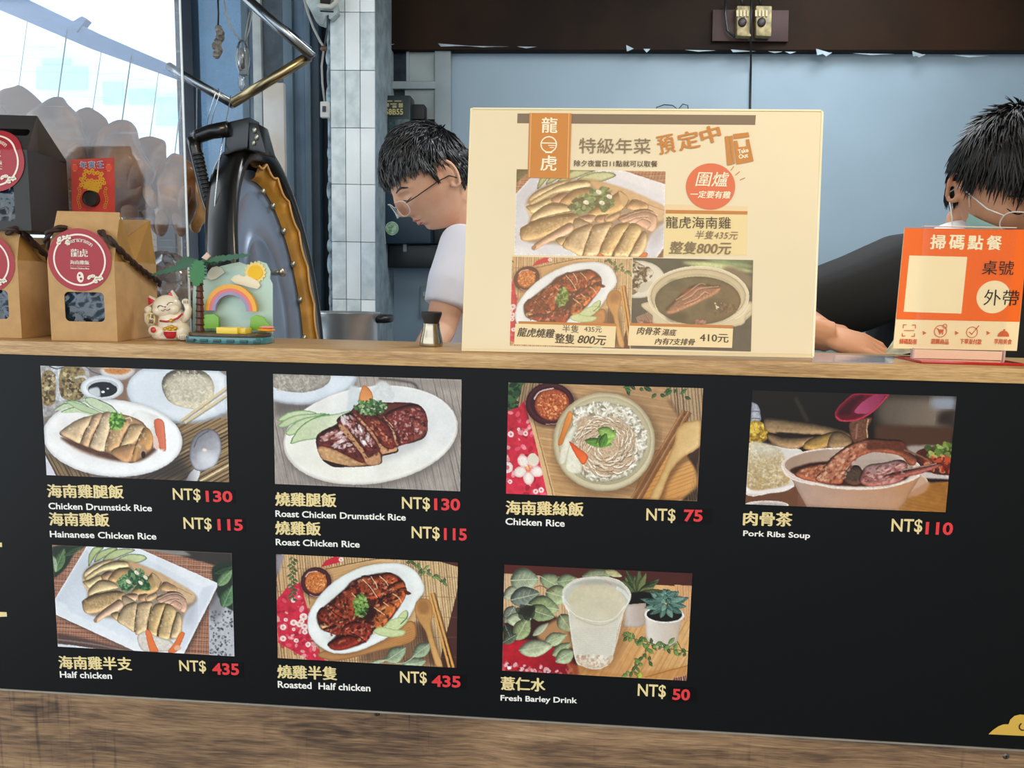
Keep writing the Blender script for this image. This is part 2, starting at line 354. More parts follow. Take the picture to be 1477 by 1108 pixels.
class Canvas:
    def __init__(s, W, H, T, unit, seed=1):
        s.W, s.H, s.T, s.u = W, H, T, unit      # T: crop coords -> canvas px ; unit: canvas px per crop px
        s.a = np.zeros((H, W, 3)); s.rng = np.random.default_rng(seed); s.clip = None
    def _mask(s, pts):
        """returns bbox and coverage"""
        x0 = int(max(0, math.floor(pts[:,0].min())-2)); x1 = int(min(s.W, math.ceil(pts[:,0].max())+3))
        y0 = int(max(0, math.floor(pts[:,1].min())-2)); y1 = int(min(s.H, math.ceil(pts[:,1].max())+3))
        if x1-x0 < 1 or y1-y0 < 1: return None
        w, h = x1-x0, y1-y0; acc = np.zeros((h, w+1), np.int32)
        P = pts-np.array([x0, y0]); Q = np.roll(P, -1, 0)
        for (ax, ay), (bx, by) in zip(P, Q):
            if ay == by: continue
            if ay > by: ax, ay, bx, by = bx, by, ax, ay
            r0 = max(0, math.ceil(ay-0.5)); r1 = min(h, math.ceil(by-0.5))
            if r1 <= r0: continue
            ys = np.arange(r0, r1)+0.5; xs = ax+(ys-ay)/(by-ay)*(bx-ax)
            xi = np.clip(np.ceil(xs-0.5), 0, w).astype(int); np.add.at(acc, (np.arange(r0, r1), xi), 1)
        return (x0, y0, x1, y1, (np.cumsum(acc, 1)[:, :w] % 2).astype(float))
    def fill(s, bb, col, alpha=1.0, soft=0, grad=None, noise=None, edge=None, light=None, mul=False):
        if bb is None: return
        x0, y0, x1, y1, m = bb
        cov = boxblur(m, soft) if soft >= 1 else m
        if s.clip is not None: cov = cov*s.clip[y0:y1, x0:x1]
        h, w = m.shape; c = np.ones((h, w, 3))*hexc(col)
        if grad:
            (gx0, gy0), (gx1, gy1), c2 = grad
            p = s.T(np.array([[gx0, gy0], [gx1, gy1]], float)); d = p[1]-p[0]; L2 = d@d+1e-9
            X, Y = np.meshgrid(np.arange(x0, x1), np.arange(y0, y1))
            t = np.clip(((X-p[0][0])*d[0]+(Y-p[0][1])*d[1])/L2, 0, 1)[..., None]
            c = c*(1-t)+hexc(c2)*t
        if edge:
            ecol, ew = edge[0], max(1, edge[1]*s.u); ea = edge[2] if len(edge) > 2 else 0.8
            b = boxblur(m, ew); t = np.clip((1-b)*2*1.0, 0, 1)[..., None]*ea
            c = c*(1-t)+hexc(ecol)*t
        if light and h > 2 and w > 2:   # (dx,dy,amount,width): relief from the blurred mask's slope
            dx, dy, am, wd = light; b = boxblur(m, max(1, wd*s.u)); gy, gx = np.gradient(b)
            L = -(gx*dx+gy*dy)*max(1, wd*s.u)*2; c = c*(1+(L*am)[..., None])
        if noise:
            am, sc = noise[0], noise[1]; st = noise[2] if len(noise) > 2 else 1
            n = vnoise(h, w, max(1.3, sc*s.u), s.rng)[..., None]; c = c*(1+n*am*2)
        A = (cov*alpha)[..., None]
        s.a[y0:y1, x0:x1] = np.clip(s.a[y0:y1, x0:x1]*(1-A)+c*A, 0, 1)
    def poly(s, pts, col, smooth=True, **k):
        P = np.array(pts, float)
        if smooth: P = catmull(P)
        bb = s._mask(s.T(P)); s.fill(bb, col, **k); return bb
    def ell(s, cx, cy, rx, ry, col, rot=0, **k):
        t = np.linspace(0, 2*PI, 48, endpoint=False); r = math.radians(rot)
        x = rx*np.cos(t); y = ry*np.sin(t)
        P = np.stack([cx+x*math.cos(r)-y*math.sin(r), cy+x*math.sin(r)+y*math.cos(r)], 1)
        bb = s._mask(s.T(P)); s.fill(bb, col, **k); return bb
    def line(s, pts, w, col, smooth=True, taper=False, **k):
        P = np.array(pts, float)
        if smooth and len(P) > 2: P = catmull(P, 4, False)
        d = np.gradient(P, axis=0); L = np.linalg.norm(d, axis=1)[:, None]+1e-9; n = np.stack([-d[:,1], d[:,0]], 1)/L
        ww = w/2*np.ones(len(P))
        if taper: ww = w/2*np.sin(np.linspace(0.15, PI-0.15, len(P)))
        Q = np.concatenate([P+n*ww[:, None], (P-n*ww[:, None])[::-1]])
        bb = s._mask(s.T(Q)); s.fill(bb, col, **k); return bb
    def setclip(s, bb):
        if bb is None: s.clip = None; return
        x0, y0, x1, y1, m = bb; c = np.zeros((s.H, s.W)); c[y0:y1, x0:x1] = m; s.clip = c
    def specks(s, region, n, size, cols, asp=1.0, rot=None, alpha=0.8, jit=0.5):
        """random small strokes/ellipses inside a crop-space polygon"""
        P = np.array(region, float); lo, hi = P.min(0), P.max(0); k = 0; tries = 0
        while k < n and tries < n*6:
            tries += 1; p = lo+(hi-lo)*s.rng.random(2)
            ins = False; j = len(P)-1
            for i in range(len(P)):
                if (P[i,1] > p[1]) != (P[j,1] > p[1]) and p[0] < (P[j,0]-P[i,0])*(p[1]-P[i,1])/(P[j,1]-P[i,1])+P[i,0]: ins = not ins
                j = i
            if not ins: continue
            k += 1; r = size*(1-jit+2*jit*s.rng.random()); a = (s.rng.random()*180 if rot is None else rot+(s.rng.random()-0.5)*50)
            t = np.linspace(0, 2*PI, 9, endpoint=False); ra = math.radians(a); x = r*asp*np.cos(t); y = r*np.sin(t)
            Q = np.stack([p[0]+x*math.cos(ra)-y*math.sin(ra), p[1]+x*math.sin(ra)+y*math.cos(ra)], 1)
            s.fill(s._mask(s.T(Q)), cols[s.rng.integers(len(cols))], alpha=alpha)
    def stripes(s, region, ang, period, duty, col, alpha=0.7, wob=0.15, smooth=False):
        """parallel dark gaps of a mat or grain, clipped to a region"""
        P = np.array(region, float); old = s.clip; bb = s._mask(s.T(P)); 
        if bb is None: return
        x0, y0, x1, y1, m = bb; keep = np.zeros((s.H, s.W)); keep[y0:y1, x0:x1] = m
        if old is not None: keep = keep*old
        s.clip = keep; c = P.mean(0); R = np.linalg.norm(P-c, axis=1).max(); r = math.radians(ang)
        d = np.array([math.cos(r), math.sin(r)]); n = np.array([-d[1], d[0]]); q = -R
        while q < R:
            a = c+n*q-d*R; b = c+n*(q+period*wob*(s.rng.random()-0.5))+d*R
            s.line([a, b], period*duty*(0.6+0.8*s.rng.random()), col, smooth=False, alpha=alpha*(0.5+0.5*s.rng.random())); q += period*(0.8+0.4*s.rng.random())
        s.clip = old
    def herb(s, cx, cy, rx, ry, n=60, cols=('2f6b2c', '4f8f3c', '1f4a22', '7fb45a', '3b7a35'), size=7, rot=0):
        s.ell(cx, cy, rx*0.8, ry*0.75, cols[2], rot=rot, alpha=0.75, soft=2)
        t = np.linspace(0, 2*PI, 14, endpoint=False)
        P = [(cx+rx*math.cos(a)*(0.8+0.3*s.rng.random()), cy+ry*math.sin(a)*(0.8+0.3*s.rng.random())) for a in t]
        s.specks(P, n, size, cols, asp=1.6, alpha=0.85)
    def leaf(s, a, b, w, col, vein='c8d4b0', dark=None):
        """leaf from a to b, half-width w"""
        a = np.array(a, float); b = np.array(b, float); d = b-a; n = np.array([-d[1], d[0]])/(np.linalg.norm(d)+1e-9)
        P = [a, a+d*.2+n*w*.75, a+d*.5+n*w, a+d*.8+n*w*.6, b, a+d*.8-n*w*.6, a+d*.5-n*w, a+d*.2-n*w*.75]
        s.poly(P, col, edge=(dark or '3d4f38', max(3, w*0.2), 0.5), noise=(0.12, 14), light=(0.6, 0.8, 0.5, max(4, w*.3)))
        s.line([a, b], max(2.0, w*0.07), vein, smooth=False, alpha=0.8)
        for t in (.25, .42, .6, .76):
            for sg in (1, -1):
                p = a+d*t; s.line([p, p+d*.12+n*w*.62*sg*(1-abs(t-.5))], max(1.5, w*.04), vein, smooth=False, alpha=0.45)
def develop(cv):
    """photographic finish: small organic warp of the outlines, grain and tonal mottling"""
    a, u, rg = cv.a, cv.u, cv.rng; H, W = cv.H, cv.W
    wx = vnoise(H, W, 26*u, rg, 2)*4*u+vnoise(H, W, 9*u, rg, 1)*1.5*u; wy = vnoise(H, W, 26*u, rg, 2)*4*u+vnoise(H, W, 9*u, rg, 1)*1.5*u
    Y, X = np.meshgrid(np.arange(H), np.arange(W), indexing='ij'); fx = np.clip(X+wx, 0, W-1.001); fy = np.clip(Y+wy, 0, H-1.001)
    xi, yi = fx.astype(int), fy.astype(int); x1, y1 = np.minimum(xi+1, W-1), np.minimum(yi+1, H-1); tx, ty = (fx-xi)[...,None], (fy-yi)[...,None]
    a = (a[yi,xi]*(1-tx)+a[yi,x1]*tx)*(1-ty)+(a[y1,xi]*(1-tx)+a[y1,x1]*tx)*ty
    L = a.mean(-1); e = np.abs(L-boxblur(L, max(1, 3*u))); act = np.clip(boxblur(e, max(1, 6*u))*9, .12, 1)
    n = vnoise(H, W, 5*u, rg, 3)*.42*act+vnoise(H, W, 16*u, rg, 2)*.26*act+vnoise(H, W, 90*u, rg, 1)*.05
    a = a*(1+n[...,None]); b = np.stack([boxblur(a[...,k], max(1, 2.5*u)) for k in range(3)], -1); a = a+(a-b)*.55
    cv.a = np.clip(a, 0, 1)
GRIDS = []
def print_mesh(name, pl, corners, paint, T_crop, crop_unit, parent, off, res=1.15, ss=2, seed=1, mat_=None):
    """corners: photo px TL,TR,BR,BL on plane pl. paint(canvas) draws in crop coords; T_crop: crop -> photo px"""
    uv = np.array([pl.uv(*c) for c in corners])
    u0, u1 = (uv[0,0]+uv[3,0])/2, (uv[1,0]+uv[2,0])/2; v0, v1 = (uv[2,1]+uv[3,1])/2, (uv[0,1]+uv[1,1])/2
    g = pxm(0)/res; nx, ny = int((u1-u0)/g)+1, int((v1-v0)/g)+1
    W, H = nx*ss, ny*ss
    def T(P):
        Q = T_crop(P); 
        d = np.stack([(Q[:,0]-CX)/FOC, np.ones(len(Q)), -(Q[:,1]-CY)/FOC], 1)@CR.T
        t = ((pl.O-CAM)@pl.N)/(d@pl.N); p = CAM+d*t[:,None]-pl.O
        return np.stack([(p@pl.U-u0)/(u1-u0)*W, (v1-p@pl.V)/(v1-v0)*H], 1)
    cv = Canvas(W, H, T, crop_unit*res*ss, seed); paint(cv); develop(cv)
    a = cv.a.reshape(ny, ss, nx, ss, 3).mean((1, 3))
    a = np.where(a <= 0.04045, a/12.92, ((a+0.055)/1.055)**2.4)
    base = rootloc(parent)
    X = np.linspace(u0, u1, nx); Yv = np.linspace(v1, v0, ny); UU, VV = np.meshgrid(X, Yv)
    co = pl.O[None]+UU.reshape(-1,1)*pl.U+VV.reshape(-1,1)*pl.V+pl.N*off-np.array(base)[None]
    me = bpy.data.meshes.new(name); me.vertices.add(nx*ny); me.vertices.foreach_set('co', co.astype(np.float32).ravel())
    i = (np.arange(ny-1)[:,None]*nx+np.arange(nx-1)[None]).ravel(); F = np.stack([i, i+nx, i+nx+1, i+1], 1).astype(np.int32)
    nf = len(F); me.loops.add(nf*4); me.loops.foreach_set('vertex_index', F.ravel()); me.polygons.add(nf)
    me.polygons.foreach_set('loop_start', np.arange(nf, dtype=np.int32)*4)
    me.update(calc_edges=True)
    at_ = me.color_attributes.new('ink', 'FLOAT_COLOR', 'POINT')
    at_.data.foreach_set('color', np.concatenate([a.reshape(-1,3), np.ones((nx*ny,1))], 1).astype(np.float32).ravel())
    me.materials.append(mat_ or INK); me.update()
    o = bpy.data.objects.new(name, me); COL.objects.link(o); o.parent = parent
    return o
def ink_mat(name, rough=0.45, fade=None):
    m = bpy.data.materials.new(name); m.use_nodes = True; nt = m.node_tree; b = nt.nodes['Principled BSDF']
    at_ = nt.nodes.new('ShaderNodeAttribute'); at_.attribute_name = 'ink'
    if fade:
        mx = nt.nodes.new('ShaderNodeMix'); mx.data_type = 'RGBA'; mx.inputs[0].default_value = fade[1]; mx.inputs[7].default_value = (*lin(fade[0]), 1)
        nt.links.new(at_.outputs['Color'], mx.inputs[6]); nt.links.new(mx.outputs[2], b.inputs['Base Color'])
    else: nt.links.new(at_.outputs['Color'], b.inputs['Base Color'])
    b.inputs['Roughness'].default_value = rough; b.inputs['Specular IOR Level'].default_value = 0.3
    return m
INK = ink_mat('printed_photo_ink')
def crop(x0, y0, s): return (lambda P: np.array(P, float)/s+np.array([x0, y0]))
# ------------------------------------------------------------------ the printed dishes (crop coordinates)
FULL = [(-50,-50),(1600,-50),(1600,1100),(-50,1100)]
def food_hainan_leg(c):
    c.poly(FULL, '8d8078', smooth=False, noise=(0.15, 60))
    c.poly([(40,30),(400,30),(420,330),(60,420)], 'a9a5a4', smooth=False, noise=(0.3, 25))
    c.poly([(560,200),(740,150),(820,360),(600,320)], '8a6a55', soft=2)
    # bamboo mat right and lower left
    mr = [(880,380),(1440,430),(1440,900),(700,880)]; c.poly(mr, '6d5742', smooth=False, grad=((900,800),(1440,500),'a98a60'))
    c.stripes(mr, -28, 26, 0.42, '2c231d', 0.85); c.stripes(mr, -28, 70, 0.12, 'd8bd8e', 0.6)
    c.poly([(700,800),(1000,700),(1200,860),(1100,900),(700,900)], '33302e', alpha=0.75, soft=14)
    ml = [(60,660),(420,840),(420,880),(60,880)]; c.poly(ml, '8e7354', smooth=False); c.stripes(ml, 62, 26, .4, '3a2c22', .85)
    c.poly([(80,690),(170,860),(80,860)], 'd9d6e2', smooth=False)
    # spice jars
    c.poly([(125,60),(235,60),(255,260),(150,280)], 'c3c6cc', noise=(.25,18)); c.line([(180,70),(200,270)], 14, 'eef0f2', alpha=.7)
    for x0,x1,y0,y1 in ((60,150,100,310),(200,360,60,270)):
        c.poly([(x0,y0),(x1,y0),(x1,y1),(x0,y1)], '8d7a55', noise=(.35,12)); c.specks([(x0,y0),(x1,y0),(x1,y1),(x0,y1)], 70, 9, ('5a4526','b39b66','d2c49a','3c3022'), 1.4)
    c.line([(110,45),(160,62),(220,50)], 7, '2c2a2c'); c.line([(300,130),(370,120),(400,180)], 16, 'd5d8dc', alpha=.8)
    c.line([(380,50),(440,90),(520,110)], 9, '5b5f68')
    # sauce cups
    c.ell(610,75,130,72,'d9d4d2', edge=('9a8f8c',14)); c.ell(612,62,105,46,'c9834a', noise=(.15,10), edge=('e5c3a0',8))
    c.ell(498,202,158,92,'e9ecf0', edge=('a9afb9',16)); c.ell(500,200,118,62,'c3c8cf'); c.ell(502,214,108,56,'14181f', noise=(.3,20))
    c.poly([(400,215),(470,200),(482,265),(420,258)], 'dfe5e9', alpha=.9, soft=2); c.ell(505,232,13,9,'ffffff'); c.ell(540,208,9,6,'d4dae0'); c.line([(560,165),(600,190)],6,'aab2bb')
    # rear plate and rice
    c.ell(1080,240,402,222,'a9b0ba', rot=3, soft=4); c.ell(1080,228,400,218,'dfe6ee', rot=3, edge=('b8c3cf',20), grad=((700,200),(1400,300),'eceff3'))
    c.ell(1050,215,300,150,'d5dde6', alpha=.6, soft=14)
    c.poly([(935,190),(960,110),(1060,60),(1180,60),(1280,110),(1318,200),(1300,300),(1230,360),(1090,345),(985,300)], 'c9c0aa', edge=('8f856f',30), noise=(.12,14), light=(.6,.9,.5,30))
    c.specks([(940,180),(1060,75),(1180,75),(1300,180),(1290,300),(1200,350),(1000,300)], 420, 5, ('e3dcc9','d8cfb8','b5aa92','eee9da'), 2.2, alpha=.4)
    c.poly([(1320,280),(1410,260),(1410,380),(1330,370)], 'd3dbe8', soft=4, alpha=.7)
    for a,b in (((1075,450),(1415,205)),((1108,462),(1420,255))):
        c.line([a,b], 26, '7d6f58', smooth=False, alpha=.6); c.line([(a[0]-3,a[1]-6),(b[0]-3,b[1]-6)], 18, 'dcc9a4', smooth=False)
    # front plate
    c.ell(575,585,520,282,'4a4340', rot=4, alpha=.7, soft=10)
    c.ell(575,570,512,282,'f3f1ef', rot=4, edge=('c5c3c6',18), grad=((200,300),(900,800),'ffffff'))
    c.ell(560,560,400,200,'e8e4e0', rot=5, alpha=.55, soft=12)
    # cucumber
    for P,w in (([(150,365),(260,330),(440,385)],40),([(200,380),(330,360),(440,400)],44),([(230,300),(330,320),(460,390)],38),([(360,280),(450,320),(600,385)],60)):
        c.line(P, w, '4f7a4b', taper=True); c.line([(x+2,y+4) for x,y in P], w*.86, 'c6d3ae', taper=True, noise=(.06,12))
    c.poly([(370,285),(440,275),(560,330),(612,385),(560,395),(430,345)], 'c9d6b4', edge=('3f6444',5,.9), noise=(.06,15)); c.line([(470,290),(560,330),(612,385)], 6, '33563a')
    c.poly([(235,300),(330,315),(500,385),(440,395),(330,365)], 'bccba4', edge=('4b7048',5,.8)); 
    # gravy
    c.poly([(200,560),(300,640),(520,720),(740,745),(860,690),(900,640),(840,640),(500,640)], '5b3a2c', soft=4, noise=(.2,20)); c.poly([(280,640),(400,690),(600,738),(520,715)], '9a6a55', alpha=.6, soft=4)
    # radish and carrot
    c.poly([(700,420),(760,370),(860,390),(930,440),(900,620),(820,560),(730,500)], 'e4e2dd', noise=(.07,20), soft=3); c.poly([(730,360),(830,400),(870,480),(800,500)], 'f6f6f4', soft=6, alpha=.8)
    c.poly([(880,440),(945,445),(962,560),(965,655),(925,660),(895,560)], 'd2664a', edge=('a34a34',6), grad=((880,500),(960,500),'e98a66')); c.poly([(870,560),(900,560),(915,640),(885,645)], 'eccabd')
    c.poly([(905,655),(950,655),(935,690)], 'ffffff', soft=4)
    # chicken slices
    sk = dict(edge=('8a6647',9,.75), noise=(.07,22), light=(.5,.8,.45,26))
    c.poly([(185,535),(250,480),(330,430),(430,400),(480,390),(560,380),(700,410),(800,460),(860,560),(870,640),(810,700),(740,745),(680,745),(540,680),(400,640),(250,575)], 'b58e67', edge=('4a2f22',14), noise=(.08,20))
    c.poly([(190,530),(260,470),(320,435),(425,405),(405,470),(370,520),(340,607),(270,580)], 'd6b994', **sk)
    c.poly([(395,485),(430,410),(500,385),(470,470),(420,560),(400,632),(352,610),(362,550)], 'cba985', **sk)
    c.poly([(470,475),(510,385),(560,380),(580,440),(545,540),(520,665),(408,632),(430,560)], 'd9bf9c', **sk)
    c.poly([(560,480),(600,420),(680,430),(700,470),(650,560),(620,640),(545,668),(530,610),(545,540)], 'c29b6e', **sk)
    c.poly([(700,475),(760,465),(808,480),(790,540),(750,590),(700,620),(625,640),(650,560)], 'cfae82', **sk)
    c.poly([(808,495),(850,510),(872,570),(860,640),(820,660),(800,620),(770,640),(745,740),(715,720),(730,660),(760,580)], 'c3935c', **sk)
    c.poly([(560,670),(640,625),(740,615),(730,680),(700,740),(650,740)], 'b98c62', **sk)
    for P in ([(340,607),(372,520),(410,465)],[(402,632),(432,560),(470,472)],[(520,665),(528,600),(556,520)],[(622,640),(660,565),(700,480)],[(722,690),(760,580),(806,492)]): c.line(P, 7, '3a251c', alpha=.85)
    c.specks([(220,520),(420,420),(560,400),(700,450),(840,560),(800,640),(500,620)], 160, 5, ('e9d6b6','b08a60','f4e8d0'), 2.0, alpha=.35)
    c.ell(800,690,16,26,'2a1d1c'); c.line([(640,440),(700,420),(715,450)], 8, 'efe2c4', alpha=.7)
    c.herb(600,440,62,66,90,('4f8a34','7fb84a','2f5a22','a5cf6a','3f7a2c'),8)
    # spoon
    c.poly([(1165,800),(1215,810),(1180,900),(1105,900)], '8d8a90', grad=((1120,850),(1200,850),'dedee4'))
    c.poly([(1140,640),(1170,560),(1230,510),(1300,505),(1355,550),(1372,650),(1340,750),(1260,805),(1180,800),(1140,730)], '77757d', edge=('45434a',12), grad=((1160,560),(1330,760),'d2d3dc'), noise=(.06,30))
    c.ell(1265,720,70,60,'e7e7ee', alpha=.7, soft=12); c.ell(1248,656,16,12,'ffe9d8', soft=2); c.line([(1170,640),(1200,570),(1280,515)],8,'4b494f',alpha=.7)
    c.line([(1215,885),(1440,760)], 14, 'e5cf9f', smooth=False)

def food_roast_leg(c):
    c.poly(FULL, 'a39a93', smooth=False, noise=(.12,50)); c.stripes(FULL, 78, 46, .1, '4a3f3a', .7, .5); c.stripes(FULL, 80, 14, .3, '8c8078', .5); c.stripes(FULL, 76, 22, .2, 'c4bcb4', .5)
    c.poly([(800,60),(1420,80),(1420,170),(1000,110)], '8a8079', alpha=.5, soft=8); c.line([(820,80),(1050,110),(1100,160)], 16, '3f3936', alpha=.7, soft=2)
    c.poly([(60,230),(380,230),(620,80),(640,160),(380,300),(120,340),(60,360)], '5d5552', alpha=.8, soft=12)
    # rear rice plate
    c.ell(270,60,395,205,'b9c2cf', soft=3); c.ell(260,45,390,205,'dde5ee', edge=('c4cdd8',12)); c.ell(250,70,230,110,'a39c93', edge=('8b857d',20), noise=(.2,12)); c.specks([(80,60),(430,60),(400,140),(280,170),(90,160)], 160, 6, ('bdb6aa','8c857b','d2ccc2'), 1.8, alpha=.5)
    # plate
    c.ell(770,500,632,350,'6b625e', rot=-8, alpha=.75, soft=12)
    c.ell(762,480,622,345,'ece9e2', rot=-8, edge=('b9b4ac',14), grad=((300,300),(900,800),'f7f5ee')); c.ell(762,468,608,330,'e7e8e8', rot=-8, edge=('f7f6f2',10,.6), grad=((900,200),(600,760),'f3f0e6'))
    c.ell(800,430,430,220,'d7dade', rot=-8, alpha=.5, soft=16); c.ell(820,560,350,110,'b9b8ba', rot=-14, alpha=.55, soft=10)
    # radish, carrot
    c.poly([(615,140),(680,150),(700,240),(620,300),(600,260)], 'd3dade', soft=3); c.poly([(790,140),(840,100),(900,130),(930,220),(860,250),(780,230)], 'd9dcdd', soft=3, noise=(.06,15)); c.poly([(600,260),(660,230),(660,320),(600,330)], 'cdd5dc', soft=4)
    c.poly([(680,230),(690,170),(712,128),(750,150),(778,200),(770,245),(720,250)], 'd98a50', edge=('a8622f',8), grad=((720,140),(720,240),'e39a5c'))
    # cucumber fan
    for P in ([(105,375),(170,325),(280,305),(380,325),(300,350),(160,380)],[(105,415),(200,350),(330,330),(450,330),(280,370),(160,425)],[(160,465),(230,390),(340,350),(480,335),(330,400),(210,480)],[(195,540),(250,440),(360,360),(520,330),(620,310),(560,380),(500,440),(390,500),(280,520)]):
        c.poly(P, 'c5d2a8', edge=('55894a',6,.95), noise=(.05,14), grad=((150,450),(520,350),'d8dfc4'))
    c.line([(195,540),(250,440),(350,365),(470,330)], 6, '4d8140')
    # roast chicken
    sk = dict(edge=('2a0f10',10,.8), noise=(.3,13), light=(.5,.9,.7,16))
    c.poly([(375,500),(420,450),(520,400),(540,350),(620,310),(680,260),(860,250),(1060,255),(1140,300),(1165,400),(1150,490),(1070,530),(960,560),(950,600),(850,625),(820,690),(560,705),(430,660),(385,580)], '5e2a22', edge=('2a100e',12), noise=(.2,18))
    c.poly([(385,580),(420,560),(520,590),(620,640),(700,670),(740,690),(620,700),(480,680),(420,650)], 'c99c6e', noise=(.2,16), edge=('6e3a22',8,.6)); c.poly([(420,655),(520,680),(600,702),(500,706)], '2d1411')
    c.poly([(375,500),(420,455),(520,412),(560,430),(610,500),(680,590),(720,660),(680,672),(560,600),(430,560),(385,545)], '5a2420', **sk)
    c.poly([(545,400),(600,440),(700,560),(745,640),(820,600),(830,680),(740,690),(700,620),(620,520),(540,430)], 'c5936a', noise=(.15,16), edge=('8a5436',6,.6))
    c.poly([(520,380),(580,330),(640,330),(720,400),(790,490),(822,570),(770,600),(700,570),(600,440)], '5d2622', **sk)
    c.poly([(640,330),(700,370),(770,450),(860,570),(950,565),(940,600),(850,620),(800,520),(700,400)], 'cf9a70', noise=(.15,16), edge=('8a4a30',6,.6))
    c.poly([(660,300),(760,330),(840,370),(900,440),(940,540),(915,580),(850,560),(770,450),(690,360)], '6e2a20', **sk)
    c.poly([(850,350),(880,370),(930,430),(958,540),(940,545),(905,440)], 'd9a888', edge=('7a3c2c',5,.6))
    c.poly([(860,345),(940,290),(1060,262),(1130,290),(1162,360),(1160,440),(1120,500),(1060,520),(970,548),(930,430)], '76302a', **sk)
    c.poly([(1040,350),(1150,400),(1160,460),(1070,520),(1060,420)], '8a4a40', noise=(.3,12), edge=('3a1614',6))
    for P in ([(880,390),(930,450),(955,540)],[(1040,350),(1110,370),(1150,420)]): c.line(P, 8, '260e0c', alpha=.8)
    gl = ('e8d6d8','c99a96','ffffff','b06a60')
    c.specks([(530,370),(620,340),(720,440),(790,540),(740,560),(620,450)], 70, 8, gl, 2.6, 60, .6); c.specks([(400,500),(540,430),(650,600),(520,570)], 60, 8, gl, 2.8, -25, .6)
    c.specks([(720,350),(830,390),(910,520),(880,560),(780,450)], 40, 6, ('d98a60','e8b49a','a03a24'), 2.2, 50, .55); c.specks([(880,330),(1120,290),(1150,450),(980,530)], 130, 6, ('c98a86','e8c4c0','9a3c2c','381210'), 2.0, None, .55)
    c.specks([(380,480),(700,330),(1150,300),(1150,480),(900,580),(700,650),(450,560)], 220, 7, ('2a0c0e','3c1414','7c3324'), 1.8, None, .5)
    c.line([(850,620),(940,600),(955,580)], 12, '24100e')
    c.herb(775,285,125,60,130,('3f6b3a','567f45','2b4a2a','8fae74','c5cfae'),8)

